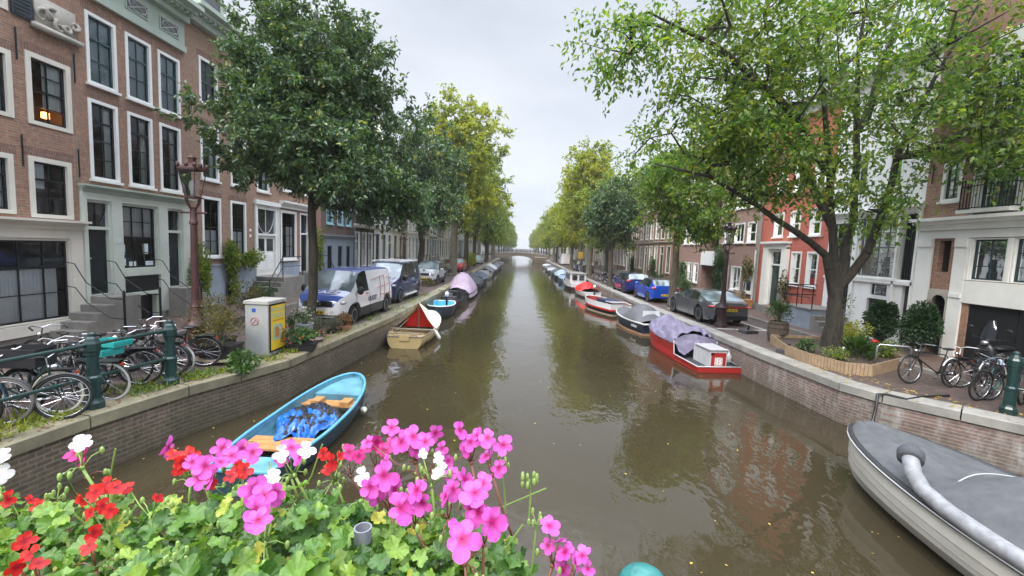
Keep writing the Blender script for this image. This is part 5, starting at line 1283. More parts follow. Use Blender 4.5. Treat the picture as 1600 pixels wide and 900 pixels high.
# small pale-blue inside tender with outboard
t = boat('small dark boat with bright pale blue inside and white outboard, ahead of the cream boat', 'boat', (-4.4, 24.3, 0), R_(-88))
fw, fz, X, us = hull(t, 3.2, 1.5, .62, .7, P((.04, .05, .06), .4), P((.15, .55, .72), .4, var=.05), P((.7, .72, .72), .4), full=.4, stern=.75, railr=.04)
def outboard(loc, rz, label, col):
    o = thing('outboard_motor', label, 'motor', loc, rz); m = MB(); m.ell((0, 0, .28), (.2, .13, .17), 14, 10); m.build('cowl', col, o, smooth=3)
    m = MB(); m.lathe([(.06, -.5), (.06, .15)], n=10); m.box(-.1, .12, -.06, .06, -.02, .12); m.tube([(.05, 0, .12), (.45, 0, .2)], .02, 6); m.build('shaft', BLACK, o, smooth=R_(40)); return o
outboard((-4.35, 25.85, .75), R_(-90), 'white outboard motor on the small pale-blue boat', VWHITE)
DK = P((.025, .025, .028), .5, var=.2); LIL = P((.36, .28, .36), .75, var=.12, vs=2); LILR = P((.17, .15, .225), .7, var=.25, vs=2.5, bmp=.2, bs=20); DKC = P((.035, .038, .045), .7, var=.2)
t = boat('black open steel boat with low cabin frame, ahead of the pale blue boat', 'boat', (-4.6, 28.4, 0), R_(90))
fw, fz, X, us = hull(t, 4.2, 1.7, .5, .7, DK, DK, BLACK, full=.5)
m = MB(); m.box(-.5, .1, -.45, .45, .3, .62); m.tube([(-.7, -.6, .4), (-.7, -.6, 1.05), (-.7, .6, 1.05), (-.7, .6, .4)], .03, 6); m.box(-.9, -.8, -.7, .7, .45, .5); m.build('seat_frame', P((.07, .07, .075), .5), t)
m = MB(); m.box(-.3, -.05, -.2, .2, .63, .85); m.build('engine_box', ALU, t)
t = boat('boat wrapped in a lilac tarpaulin with a rounded hump on the left side', 'boat', (-4.5, 34.2, 0), R_(90))
fw, fz, X, us = hull(t, 6.2, 2.1, .5, .8, DK, DK, BLACK, full=.55)
cover(t, fw, fz, X, .02, .8, lambda u: .35+.95*math.exp(-((u-.42)/.28)**4), LIL, 'tarpaulin', wr=.05, drop=.3, seed=3)
t = boat('boat under a charcoal tent-shaped cover, beyond the lilac wrapped boat', 'boat', (-4.7, 42, 0), R_(90))
fw, fz, X, us = hull(t, 6.2, 2.2, .55, .8, DK, DK, BLACK, full=.55)
cover(t, fw, fz, X, .02, .85, lambda u: 1.0*max(.05, 1-abs(u-.45)/.5), DKC, 'cover', wr=.01, ridge=.5, drop=.2, seed=5)
t = boat('boat with dark blue cover lying just past the charcoal tent cover', 'boat', (-4.7, 48.2, 0), R_(90))
fw, fz, X, us = hull(t, 5.5, 2.1, .6, .85, P((.02, .03, .05), .4), DK, P((.3, .35, .4), .5), full=.55)
cover(t, fw, fz, X, .02, .9, lambda u: .45*(1-abs(u-.5)), P((.04, .06, .09), .6), 'cover', wr=.02, seed=6)
t = boat('white sloop with open cockpit and round fenders on the left side', 'boat', (-4.6, 54.5, 0), R_(-90))
fw, fz, X, us = hull(t, 5.5, 2.1, .6, .85, P((.5, .48, .42), .5), P((.06, .05, .05), .6), VWHITE, full=.55)
m = MB(); m.box(-.4, .5, -.6, .6, .4, 1.0); m.build('console', VWHITE, t)
for k, (yy, lb, hc, cc) in enumerate(((61, 'dark boat with raised canopy frame beyond the white sloop', (.04, .045, .05), .8), (68, 'dark covered boat with white peaked top on the left side', (.03, .03, .035), .9), (75.5, 'grey covered boat moored near the far end of the left row', (.12, .12, .13), .3), (83, 'black barge moored beyond the grey covered boat on the left', (.025, .025, .03), .4), (93, 'pale boat moored farthest along the left bank', (.3, .3, .3), .3))):
    t = boat(lb, 'boat', (-4.8, yy, 0), R_(90)); fw, fz, X, us = hull(t, 5.8, 2.2, .6, .85, P(hc, .5), DK, BLACK, full=.55)
    cover(t, fw, fz, X, .02, .85, lambda u, cc=cc: cc*(1-abs(u-.45)), P((.1, .1, .11) if k != 1 else (.45, .45, .47), .6), 'cover', wr=.01, ridge=.6)

# right bank boats
REDH = P((.36, .022, .02), .4, var=.08, dirt=.2)
t = boat('red steel barge with crumpled lilac tarpaulin and white cuddy at its square stern', 'barge', (6.62, 17.2, 0), R_(96))
fw, fz, X, us = hull(t, 5.2, 1.72, .62, .78, REDH, P((.04, .04, .05), .6), P((.5, .5, .52), .4), full=.6, stern=.93, railr=.022, bottomw=.9, n=24, zfun=lambda u: float(np.interp(u, [0, .315, .33, .6, 1], [.22, .25, .72, .72, .9])))
for s in (1, -1):
    m = MB(); n_ = 12
    for i in range(n_):
        a, b = i/n_*.3, (i+1)/n_*.3
    pass
m = MB(); m.box(X(0)-.012, X(0)-.004, -.78, .78, .02, .14); m.build('stern_band', REDH, t)
m = MB(); m.box(X(0)+.05, X(.3), -.76, .76, .1, .17); m.build('stern_deck', P((.035, .037, .045), .6, var=.2), t)
cb = MB(); cb.box(X(0)+.12, X(.24), -.3, .3, .17, .76); cb.build('cuddy', P((.5, .5, .52), .5), t)
m = MB(); m.box(X(0)+.105, X(0)+.117, -.26, .26, .18, .68); m.build('cuddy_hatch', REDH, t)
m = MB(); m.box(X(0)+.08, X(.22), -.35, .35, .762, .79); m.build('cuddy_roof', P((.55, .55, .58), .35, .3), t)
m = MB(); e_ = X(0)+.098
crest = P((.68, .64, .62), .5); m.box(e_, e_+.005, -.14, .14, .24, .52); cr_ = m.build('crest_board', crest, t)
m = MB()
for i in range(5):
    for j in range(5):
        if (i*3+j*2) % 4 == 0: m.box(e_-.005, e_-.001, -.12+.05*i, -.12+.05*i+.03, .28+.05*j, .28+.05*j+.03)
m.build('crest_marks', REDH, cr_)
m = MB()
for s in (-1, 1): m.box(X(0)+.1, X(0)+.104, s*.2-.035, s*.25+.035, .6, .68)
m.build('vent', BLACK, t)
# open well at stern darker floor, tarp from u=.2 forward
def lilh(u): return (.3+.1*math.sin(u*17))*(1-max(0, (u-.72)/.3))**.8
cover(t, fw, fz, X, .335, .97, lilh, LILR, 'tarpaulin', wr=.13, drop=.1, seed=9, nu=80, nv=40)
m = MB()
def flap(i, j):
    v = 2*i-1; u_ = .338; top = Vector((X(u_), v*(fw(u_)+.03), fz(u_)+.02+lilh(u_)*(1-v*v)))
    bot = Vector((X(u_)-.42-.08*math.sin(v*9), v*fw(.25)*.93, .34+.42*(1-min(1, abs(v)*1.9)**2)+.04*math.sin(v*14)))
    return tuple(top*(1-j)+bot*j+Vector((0, 0, .05*math.sin(PI*j)*math.sin(v*11+j*5)+.03*math.sin(j*9+v*4))))
m.grid(flap, 30, 16); m.build('tarpaulin_flap', LILR, t, smooth=3)
fender((7.55, 15.4, .35), 'grey-white fender between the red barge stern and the right quay', (.5, .5, .52), 0, .4, .09)
t = boat('navy sloop with white rail and grey spray hood, in front of the red barge bow', 'boat', (6.35, 23.0, 0), R_(99))
fw, fz, X, us = hull(t, 4.3, 1.75, .55, .72, P((.015, .025, .05), .35, coat=.5), DK, P((.5, .5, .47), .5), full=.5, railr=.045)
stripe(t, fw, fz, X, us, .44, .55, P((.35, .2, .12), .5), 'waterline_stripe')
cover(t, fw, fz, X, .06, .98, lambda u: .62*math.exp(-((u-.35)/.2)**4)+.12, P((.09, .09, .1), .6), 'cover', wr=.015, seed=12)
m = MB()
def ws(i, j): v = 2*i-1; return (X(.1)-.12-.1*j+.16*v*v*(1), v*.55*(1-.2*j), fz(.2)+.1+.5*j)
m.grid(lambda i, j: (X(.17)-.15*(1-j)+.0, (2*i-1)*.5*(1-.15*j), fz(.2)+.12+.45*j), 6, 4); m.build('clear_window', P((.5, .52, .55), .15, coat=1), t)
text_mesh('Eyelandt', .2, 'boat_name', VWHITE, t, Matrix.Translation((-1.35, fw(.2)+.012, .36)) @ Matrix.Rotation(PI, 4, 'Z') @ Matrix.Rotation(PI/2, 4, 'X'), .006)
t = boat('white launch with red stripe and black bottom, pointed bow towards midstream', 'boat', (5.75, 29.4, 0), R_(107))
fw, fz, X, us = hull(t, 4.6, 1.8, .66, .74, P((.015, .015, .018), .4), P((.3, .04, .03), .5), P((.5, .5, .48), .4), full=.5)
stripe(t, fw, fz, X, us, .02, .3, VWHITE, 'white_band', .008); stripe(t, fw, fz, X, us, .3, .4, P((.55, .015, .015), .4), 'red_band', .012); stripe(t, fw, fz, X, us, .6, .68, P((.45, .35, .25), .6), 'waterline_stripe', .0)
m = MB(); m.box(-1.5, .2, -.5, .5, .45, .82); m.box(.3, .6, -.6, .6, .45, .6); m.build('seat', P((.02, .03, .07), .5), t)
m = MB(); m.box(-2.1, -1.2, -.55, .55, .76, .8); m.build('stern_deck', VWHITE, t)
t = boat('small white boat with bright red cover, between the launch and the white cabin boat', 'boat', (5.9, 38.6, 0), R_(97))
fw, fz, X, us = hull(t, 4.4, 1.7, .5, .7, VWHITE, DK, VWHITE, full=.5); stripe(t, fw, fz, X, us, .35, .5, DK, 'dark_band')
cover(t, fw, fz, X, .2, .95, lambda u: .6*math.exp(-((u-.5)/.25)**2)+.1, RD, 'cover', wr=.02, seed=15)
outboard((6.2, 36.2, .75), R_(90), 'white outboard motor on the red covered boat', VWHITE)
t = boat('white cabin boat with four dark side windows on the right side', 'cabin boat', (5.7, 46.0, 0), R_(93))
fw, fz, X, us = hull(t, 6.2, 2.1, .7, .95, DK, DK, VWHITE, full=.5); stripe(t, fw, fz, X, us, .0, .35, VWHITE, 'white_band')
m = MB(); m.prism([(-2.2, .6), (1.3, .6), (1.0, 1.65), (-2.1, 1.65)], -.8, .8, 'y'); cb = m.build('cabin', VWHITE, t)
m = MB(); m.box(-2.25, 1.1, -.86, .86, 1.652, 1.7); m.build('cabin_roof', VWHITE, t)
for s in (-1, 1):
    for k in range(4):
        m = MB(); m.box(-1.9+k*.72, -1.4+k*.72, min(s*.803, s*.8), max(s*.815, s*.8), 1.0, 1.5); m.build('window', DGLASS, cb)
m = MB(); m.box(-2.235, -2.2, -.6, -.1, 1.0, 1.5); m.box(-2.235, -2.2, .1, .6, 1.0, 1.5); m.build('window', DGLASS, cb)
for k, (yy, xx, lb, hc, cc, cm) in enumerate(((54.5, 5.8, 'small blue boat beyond the white cabin boat', (.1, .16, .3), .3, (.2, .28, .42)), (60, 5.7, 'boat with pale blue cover past the small blue boat', (.05, .06, .08), .7, (.3, .38, .48)), (66.5, 5.7, 'dark boat with black cover on the right side', (.03, .03, .035), .6, (.05, .055, .06)), (73.5, 5.5, 'low grey boat with pale top beyond the black covered boat', (.1, .1, .11), .35, (.35, .36, .38)), (82, 5.6, 'black boat moored far along the right bank', (.02, .02, .02), .5, (.08, .08, .09)), (92, 5.6, 'pale covered boat, last before the far bridge on the right', (.25, .25, .25), .3, (.4, .4, .4)))):
    t = boat(lb, 'boat', (xx, yy, 0), R_(90)); fw, fz, X, us = hull(t, 5.2, 2.0, .55, .85, P(hc, .5), DK, P((.35, .36, .38), .5), full=.55)
    cover(t, fw, fz, X, .02, .85, lambda u, cc=cc: cc*math.exp(-((u-.4)/.3)**4), P(cm, .6), 'cover', wr=.02, seed=30+k)

# foreground sloop with grey cover and big grey fender tube
t = boat('large white sloop under a dark grey cover, nearest on the right', 'boat', (6.66, 4.5, 0), R_(92))
HW = P((.58, .56, .5), .4, var=.06, vs=2, dirt=.25)
fw, fz, X, us = hull(t, 7.1, 2.4, .74, .92, HW, DK, P((.03, .032, .035), .5), full=.45, stern=.8, railr=.055, bottomw=.5, n=34)
m = MB()
for s in (1, -1): m.tube([(X(u), s*(fw(u)+.05), fz(u)+.01) for u in us], .013, 6)
m.build('rail_strip', P((.7, .7, .7), .3, .5), t, smooth=3)
m = MB()
for dz in (.22, .33):
    for s in (1, -1): m.tube([(X(u), s*(fw(u)*.992+.002), fz(u)-dz) for u in us], .006, 5)
m.build('plank_line', P((.25, .24, .22), .6), t)
GC = P((.085, .088, .093), .8, var=.25, vs=5, bmp=.12, bs=25)
def fgh(u): return .1+.5/(1+math.exp((u-.67)*40))
cover(t, fw, fz, X, .0, .985, fgh, GC, 'cover', over=-.01, wr=.026, drop=0, seed=21, nu=110, nv=60, ridge=1.2)
for uu_ in (.25, .47):
    q = MB(); q.tube([(X(uu_), v*(fw(uu_)-.02), fz(uu_)+.035+fgh(uu_)*(1-abs(v)**2.4)) for v in [-1+i/10 for i in range(21)]], .007, 4); q.build('seam', P((.05, .05, .055), .8), t)
for k_ in range(22):
    u_ = .3+.66*k_/21; q = MB(); q.ell((X(u_), fw(u_)-.035, fz(u_)+.035), (.014, .014, .008), 8, 4); q.ell((X(u_), -fw(u_)+.035, fz(u_)+.035), (.014, .014, .008), 8, 4) if False else None; q.build('eyelet', CHROME, t)
m = MB(); uu = .68; m.tube([(X(uu+.02*math.cos(v*3)), v*(fw(uu)), fz(uu)+.06+.26*(1-abs(v)**2.4)) for v in [-1+i/12 for i in range(25)]], .01, 5); m.build('piping', P((.4, .4, .4), .6), t)
tf = thing('fender_tube', 'long pale grey fender tube with dark woven end, lying along the sloop rail', 'fender', (5.5, 4.5, 0), 0)
pts = [(.2, 1.62, 1.24), (.14, 1.55, 1.2), (.04, 1.38, 1.08), (-.02, 1.15, .97), (-.03, .8, .9), (-.04, .3, .87), (-.04, -.4, .86), (-.02, -1.4, .86)]
pts = [tuple(np.array(pts[i])*(1-f)+np.array(pts[i+1])*f) for i in range(len(pts)-1) for f in (0, .33, .66)]+[pts[-1]]
m = MB(); m.tube(pts, .1, 16); m.build('tube', P((.25, .255, .265), .5, var=.25, vs=10, dirt=.5), tf, smooth=3)
m = MB(); e0 = Vector(pts[0]); dr = (Vector(pts[0])-Vector(pts[2])).normalized(); m.tube([e0-dr*.12, e0-dr*.1, e0+dr*.02, e0+dr*.09, e0+dr*.12], [.12, .15, .155, .12, .05], 18); m.build('woven_end', P((.07, .075, .085), .8, var=.5, vs=70, bmp=.8, bs=120), tf, smooth=3)
# ------------------------------------------------------------------ railings, lamps, street things
RG = P((.006, .032, .029), .35, var=.25, vs=6, coat=.3, bmp=.1)
def rail_post(label, loc, group=None, h=1.2):
    t = thing('railing_post', label, 'railing post', loc, 0, group)
    m = MB(); m.lathe([(.14, 0), (.14, .12), (.115, .16), (.1, .2), (.1, .48), (.115, .5), (.115, .55), (.09, .58), (.085, .9), (.1, .93), (.1, .97), (.12, 1.0), (.12, 1.12), (.1, 1.16), (.085, 1.2), (.05, 1.24), (.001, 1.25)], n=8, a=PI/8)
    m.build('column', RG, t); m = MB(); m.ell((0, 0, 1.26), (.06, .06, .05), 10, 6); m.build('finial', RG, t); return t
LP = [(-7.42, 4.2), (-7.2, 5.55), (-7.02, 6.92), (-6.79, 8.23)]
for k, (p, lb) in enumerate(zip(LP, ('dark green railing post nearest the bridge on the left bank', 'dark green railing post before the black-crate bicycle', 'dark green railing post beside the cream-tyred bicycle wheel', 'dark green railing post at the far end of the left railing, weeds at its foot'))): rail_post(lb, (p[0], p[1], .98))
t = thing('railing', 'dark green two-bar railing in front of the left bank bicycles', 'railing', (0, 0, .98))
for h_ in (.55, 1.1): m = MB(); m.tube([(p[0], p[1], h_) for p in LP], .03, 8); m.build('bar', RG, t)
RP = [(10.13, 8.9), (11.3, 7.75), (12.6, 6.4)]
for p, lb in zip(RP, ('dark green railing post at the end of the right railing, beside bicycles', 'second dark green railing post on the right bank, nearer the bridge', 'dark green railing post nearest the bridge on the right bank')): rail_post(lb, (p[0], p[1], .98))
t = thing('railing', 'dark green two-bar railing on the right bank by the bicycles', 'railing', (0, 0, .98))
for h_ in (.55, 1.1): m = MB(); m.tube([(p[0], p[1], h_) for p in RP], .03, 8); m.build('bar', RG, t)

MAR = P((.055, .018, .016), .5, var=.3, vs=5, bmp=.15, dirt=.3); MARD = P((.035, .014, .014), .5, var=.3, vs=5, bmp=.15)
LGL = glassmat((1, 1, 1), .25)
def lamp(label, loc, mt, H=4.6, s=1.0):
    t = thing('street_lamp', label, 'street lamp', loc); m = MB(); k = (H-1.05)
    m.lathe([(.26, 0), (.26, .1), (.2, .18), (.19, .3), (.17, .75), (.2, .8), (.24, .84), (.2, .9), (.13, 1.0), (.11, 1.2), (.1, 1.25), (.12, 1.28), (.1, 1.32), (.085, 1.5), (.07, k-.4), (.09, k-.38), (.09, k-.33), (.07, k-.3), (.07, k)], n=14)
    m.tube([(-.28, 0, k-.12), (.28, 0, k-.12)], .022, 6); m.ell((-.28, 0, k-.12), (.035,)*3, 8, 6); m.ell((.28, 0, k-.12), (.035,)*3, 8, 6)
    for a in (0, PI/2, PI, 3*PI/2):
        m.tube([(0.06*math.cos(a), .06*math.sin(a), k-.05), (.16*math.cos(a), .16*math.sin(a), k+.1), (.19*math.cos(a), .19*math.sin(a), k+.22)], .018, 6)
    m.build('post', mt, t, smooth=R_(40))
    z0, z1 = k+.24, k+.86; r0, r1 = .15, .27
    f = MB(); pts = lambda r, z: [(r*math.cos(PI/4+i*PI/2), r*math.sin(PI/4+i*PI/2), z) for i in range(4)]
    for r, z in ((r0, z0), (r1, z1)):
        q = pts(r, z)
        for i in range(4): f.bar(q[i], q[(i+1) % 4], .03, .03)
    for a, b in zip(pts(r0, z0), pts(r1, z1)): f.bar(a, b, .018, .018)
    f.lathe([(r1*1.1, z1+.015), (r1*1.05, z1+.06), (r1*.5, z1+.12), (.08, z1+.15), (.08, z1+.25), (.11, z1+.27), (.03, z1+.33), (.001, z1+.36)], n=4, a=PI/4)
    for q in pts(r1*1.02, z1+.09)+[((a[0]+b[0])/2, (a[1]+b[1])/2, z1+.1) for a, b in zip(pts(r1, 0), pts(r1, 0)[1:]+pts(r1, 0)[:1])]: f.ell(q, (.045, .045, .06), 8, 6)
    f.box(-r0, r0, -r0, r0, z0-.03, z0)
    ln = f.build('lantern', mt, t)
    g = MB(); a, b = pts(r0, z0), pts(r1, z1)
    for i in range(4): g.quad(a[i], a[(i+1) % 4], b[(i+1) % 4], b[i])
    g.build('glass', LGL, ln); u = MB(); u.lathe([(.05, z0), (.05, z0+.12), (.07, z0+.16), (.08, z0+.28), (.05, z0+.36), (.001, z0+.4)], n=12); u.build('lamp_bulb', P((.7, .7, .68), .3), ln, smooth=3)
    return t
lamp('reddish brown cast iron street lamp behind the bicycles on the left bank', (-7.68, 10.1, .98), MAR, 4.65)
lamp('dark maroon street lamp beside the grey coupe on the right bank', (8.62, 18.5, .98), MARD, 4.3)
lamp('red-brown street lamp among the white houses beyond the navy van', (-8.0, 29.5, .98), MAR, 4.4)
lamp('thin black street lamp beyond the dark blue estate car', (8.6, 44, .98), BLACK, 4.5)

def bike(label, loc, rz, frame=BLACK, tyre=RUB, bars=CHROME, crate=None, lean=.06, saddle=BLACK, fender_=BLACK, steer=0.2, low=True, group='bicycles on the left bank', detail=True, basket=False, ns=16):
    t = thing('bicycle', label, 'bicycle', loc, rz, group, tilt=(0, 0)); t.rotation_mode = 'XYZ'; t.rotation_euler = (lean, 0, rz)
    r = .335; wb = .54
    for nm, wx, st in (('rear_wheel', -wb, 0), ('front_wheel', wb, steer)):
        m = MB(); m.ring((0, 0, 0), r, .021, 30, 6); w = m.build('wheel', tyre, t, smooth=3, loc=(wx, 0, r+.02), rot=(0, 0, st))
        m = MB(); m.ring((0, 0, 0), r-.027, .012, 30, 4); m.tube([(0, -.04, 0), (0, .04, 0)], .022, 8); m.build('rim', CHROME, w, smooth=3)
        m = MB()
        for k in range(ns): a = 2*PI*k/ns; m.tube([(.02*math.cos(a+.5), .025*(-1)**k, .02*math.sin(a+.5)), ((r-.03)*math.cos(a), 0, (r-.03)*math.sin(a))], .0022, 3, cap=False)
        m.build('spokes', CHROME, w)
        if detail:
            m = MB(); a0, a1 = (.25, PI-.0) if wx < 0 else (.55, 2.7); m.ring((0, 0, 0), r+.03, .02, 16, 4, a0=a0, a1=a1); m.build('mudguard', fender_, w)
    m = MB(); bb = (-.08, 0, .3); hd = (.36, 0, .82); hb = (.385, 0, .66); st = (-.22, 0, .78); ra = (-wb, 0, r+.02)
    m.tube([bb, st], .016, 6); m.tube([hb, hd], .018, 6)
    if low: m.tube([hd if False else hb, (.15, 0, .45), bb], .018, 6); m.tube([hd, (.1, 0, .56), (-.15, 0, .52)], .014, 6)
    else: m.tube([hb, bb], .016, 6); m.tube([hd, st], .015, 6)
    for s in (-1, 1): m.tube([bb, (ra[0], s*.05, ra[2])], .01, 5); m.tube([st, (ra[0], s*.05, ra[2])], .009, 5)
    fx, fy = wb, 0
    for s in (-1, 1): m.tube([hb, (hb[0]+.06, s*.045, .6), (fx, s*.05, r+.02)], .011, 5)
    m.build('frame', frame, t)
    m = MB(); m.tube([hd, (.33, 0, .98)], .012, 6)
    m.tube([(.1, -.27, .98), (.22, -.26, 1.02), (.36, -.15, 1.03), (.35, 0, .98), (.36, .15, 1.03), (.22, .26, 1.02), (.1, .27, .98)], .011, 6); m.build('handlebar', bars, t)
    m = MB()
    for s in (-1, 1): m.tube([(.08, s*.27, .975), (.2, s*.262, 1.015)], .017, 6)
    m.build('grip', BLACK, t)
    m = MB(); m.tube([st, (-.25, 0, .9)], .012, 6); m.ell((-.27, 0, .93), (.14, .08, .035), 12, 6); m.build('saddle', saddle, t, smooth=3)
    m = MB(); m.box(-.75, -.35, -.06, .06, .735, .745)
    for s in (-1, 1): m.tube([(-.38, s*.06, .74), (-.78, s*.06, .74)], .008, 5); m.tube([(-.7, s*.06, .74), (ra[0], s*.06, ra[2])], .007, 5)
    m.build('carrier', BLACK, t)
    m = MB(); m.tube([(-.08, -.06, .3), (-.08, .06, .3)], .02, 8); m.bar((-.08, .07, .3), (.05, .07, .2), .02, .015); m.bar((-.08, -.07, .3), (-.21, -.07, .4), .02, .015); m.box(.01, .1, .07, .15, .185, .205); m.box(-.26, -.17, -.15, -.07, .39, .41)
    m.build('crank', CHROME, t); m = MB(); m.bar((-.08, -.05, .3), (-.5, -.05, .34), .02, .1); m.build('chain_guard', BLACK, t)
    m = MB(); m.ell((.43, 0, .84), (.05, .04, .04), 10, 6); m.build('headlamp', CHROME, t, smooth=3); m = MB(); m.box(-.8, -.78, -.03, .03, .66, .7); m.build('reflector', P((.6, .05, .01), .3), t)
    if basket:
        m = MB(); 
        for z in (.75, .85, .95): m.tube([(.45, -.17, z), (.75, -.17, z), (.75, .17, z), (.45, .17, z), (.45, -.17, z)], .006, 4)
        for k in range(6):
            for s in (-1, 1): m.tube([(.45+.06*k, s*.17, .72), (.45+.06*k, s*.17, .97)], .004, 4)
        for k in range(7): m.tube([(.75, -.17+.057*k, .97), (.75, -.17+.057*k, .72), (.45, -.17+.057*k, .72)], .004, 4)
        m.build('basket', BLACK, t)
    return t
def crate(label, loc, rz, mt, L=.5, Wd=.32, H=.28, tilt=0):
    t = thing('crate', label, 'crate', loc, rz); m = MB(); a, b = L/2, Wd/2
    m.box(-a, a, -b, b, 0, .015)
    for s in (-1, 1): m.box(-a, a, min(s*b, s*(b-.012)), max(s*b, s*(b-.012)), .016, H); m.box(min(s*a, s*(a-.012)), max(s*a, s*(a-.012)), -b+.013, b-.013, .016, H)
    m.build('shell', mt, t); m = MB()
    for z in (H-.02, H*.5):
        m.box(-a-.008, a+.008, -b-.008, -b-.001, z-.012, z+.012); m.box(-a-.008, a+.008, b+.001, b+.008, z-.012, z+.012); m.box(a+.001, a+.008, -b, b, z-.012, z+.012); m.box(-a-.008, -a-.001, -b, b, z-.012, z+.012)
    m.build('rib', mt, t)
    return t
TEAL = P((.03, .35, .33), .4, var=.05); BLK2 = P((.02, .02, .022), .45)
g0 = .985
LB = [  # (label, x, y, rz, kwargs)
 ('black bicycle with blue frame and pale-walled tyres, leftmost at the left railing', -8.15, 6.05, 8, dict(frame=P((.04, .09, .2), .35), tyre=P((.12, .11, .1), .8))),
 ('bicycle with thick cream tyres, behind the black crate', -7.85, 6.5, 14, dict(tyre=TYREW, frame=DGREEN)),
 ('dark bicycle with high white handlebars beside the black crate', -8.45, 6.75, -8, dict(bars=P((.7, .7, .7), .3), low=False)),
 ('bicycle with white tyres just behind the green railing post', -7.65, 7.2, 10, dict(tyre=P((.55, .55, .52), .7), frame=P((.05, .12, .14), .4))),
 ('black city bicycle leaning left under the teal crates', -8.1, 7.55, -12, dict()),
 ('black bicycle with front lamp, front wheel turned towards the railing', -7.75, 7.85, 28, dict(steer=.5)),
 ('grey framed bicycle with long silver handlebars past the teal crates', -8.0, 8.2, -6, dict(frame=P((.3, .3, .3), .3, .6))),
 ('black bicycle with pink grip beside the end railing post', -7.7, 8.55, 15, dict(tyre=RUB)),
 ('silver framed bicycle with white-walled wheels near the red-brown lamp', -7.65, 8.95, -10, dict(frame=ALU, tyre=P((.35, .35, .34), .7))),
 ('bicycle with orange spoke reflector and silver bars, last before the planters', -7.55, 9.3, 22, dict(bars=P((.75, .72, .7), .3), low=False)),
 ('dark bicycle standing farther from the railing behind the white-barred one', -9.3, 7.0, 12, dict()),
 ('plain black bicycle standing farther back near the stone steps', -9.25, 8.3, -15, dict(low=False)),
 ('dark green bicycle leaning between the black crate and the railing', -7.55, 6.25, 20, dict(frame=DGREEN)), ('black bicycle wedged behind the white-tyred one', -8.0, 7.35, -20, dict(bars=P((.5, .5, .5), .3), low=False)),
 ('black bicycle with pale grips tangled beside the end railing post', -7.95, 8.75, 4, dict(steer=-.4)), ('rusty brown framed bicycle under the red-brown lamp', -8.1, 9.6, -14, dict(frame=P((.15, .06, .03), .6))), ('black bicycle lying low against the others near the first railing post', -8.3, 5.7, 18, dict(low=False))]
for k, (lb, x, y, rz, kw) in enumerate(LB): bike(lb, (x, y, g0), R_(rz+(0 if k % 2 == 0 else 180)), lean=(.05 if k % 3 else -.08), **kw)
crate('large black plastic crate on a bicycle behind the left railing', (-7.85, 6.65, 1.76), R_(8), BLK2, .6, .38, .3)
crate('teal plastic crate on the bicycle carrier, lower of two', (-7.55, 7.62, 1.72), R_(-10), TEAL, .5, .36, .12); crate('teal plastic crate on the bicycle carrier, upper of two', (-7.5, 7.75, 1.86), R_(-6), TEAL, .52, .34, .1)
RBK = 'bicycles on the right bank'
bike('black bicycle with silver bars by the metal rack on the right bank', (10.35, 10.75, g0), R_(172), group=RBK, lean=.08, low=False, steer=.3)
bike('black bicycle with wire basket facing the quay edge', (10.75, 9.95, g0), R_(212), group=RBK, basket=True, lean=-.07, steer=-.3)
bike('dark bicycle with white carrier behind the wire-basket bicycle', (11.2, 10.7, g0), R_(185), group=RBK, bars=P((.6, .6, .6), .3), fender_=P((.6, .6, .6), .4))
bike('black bicycle at the right edge beside the green railing post', (11.3, 8.75, g0), R_(165), group=RBK, low=False, lean=.05)
for lb_, x_, y_, r_, k_ in (('black bicycle wedged behind the curved-bar one at the right edge', 12.0, 9.2, 175, dict()), ('dark green bicycle close to the second railing post', 11.9, 8.3, 150, dict(frame=DGREEN)), ('black bicycle with pale-walled tyres farther right near the garage', 12.4, 10.2, 190, dict(tyre=P((.35, .35, .34), .7), low=False)), ('black bicycle overlapping the wire-basket one', 11.1, 9.55, 160, dict(low=False, steer=.4))):
    bike(lb_, (x_, y_, g0), R_(r_), group=RBK, lean=.06, **k_)
bike('grey bicycle with curved silver bars between the post and the moped', (11.6, 9.7, g0), R_(200), group=RBK, frame=P((.25, .26, .27), .3, .5))
m = MB(); m.grid(lambda i, j: (.02+.3*i+.02*math.sin(j*9), -.16+.32*j, .0+.14*math.sin(j*PI)*.9+.02*math.sin(i*12+j*5)), 12, 16)
o = m.build('cloth', P((.35, .45, .6), .9, var=.35, vs=14), None, smooth=3); o.location = (10.95, 10.1, g0+.74); o.rotation_euler = (0, 0, .5); o['label'] = 'pale blue patterned cloth draped over a black bicycle carrier'; o['category'] = 'cloth'
m = MB(); m.tube([(.0+.16*math.sin(a), 0, .25*math.cos(a)) for a in [i*.3 for i in range(21)]], .028, 8); o = m.build('bicycle_lock', P((.05, .12, .12), .5), None, smooth=3); o.location = (10.75, 9.78, g0+.5); o.rotation_euler = (0, 0, .3); o['label'] = 'thick grey-green loop lock hanging on the basket bicycle'; o['category'] = 'lock'
t = thing('bicycle_rack', 'galvanised hoop bicycle rack beside the wood-edged planter', 'bicycle rack', (10.1, 11.7, g0), R_(-15)); m = MB(); m.tube([(-.38, 0, 0), (-.38, 0, .72), (-.32, 0, .78), (.32, 0, .78), (.38, 0, .72), (.38, 0, 0)], .025, 8); m.build('hoop', ALU, t, smooth=3)
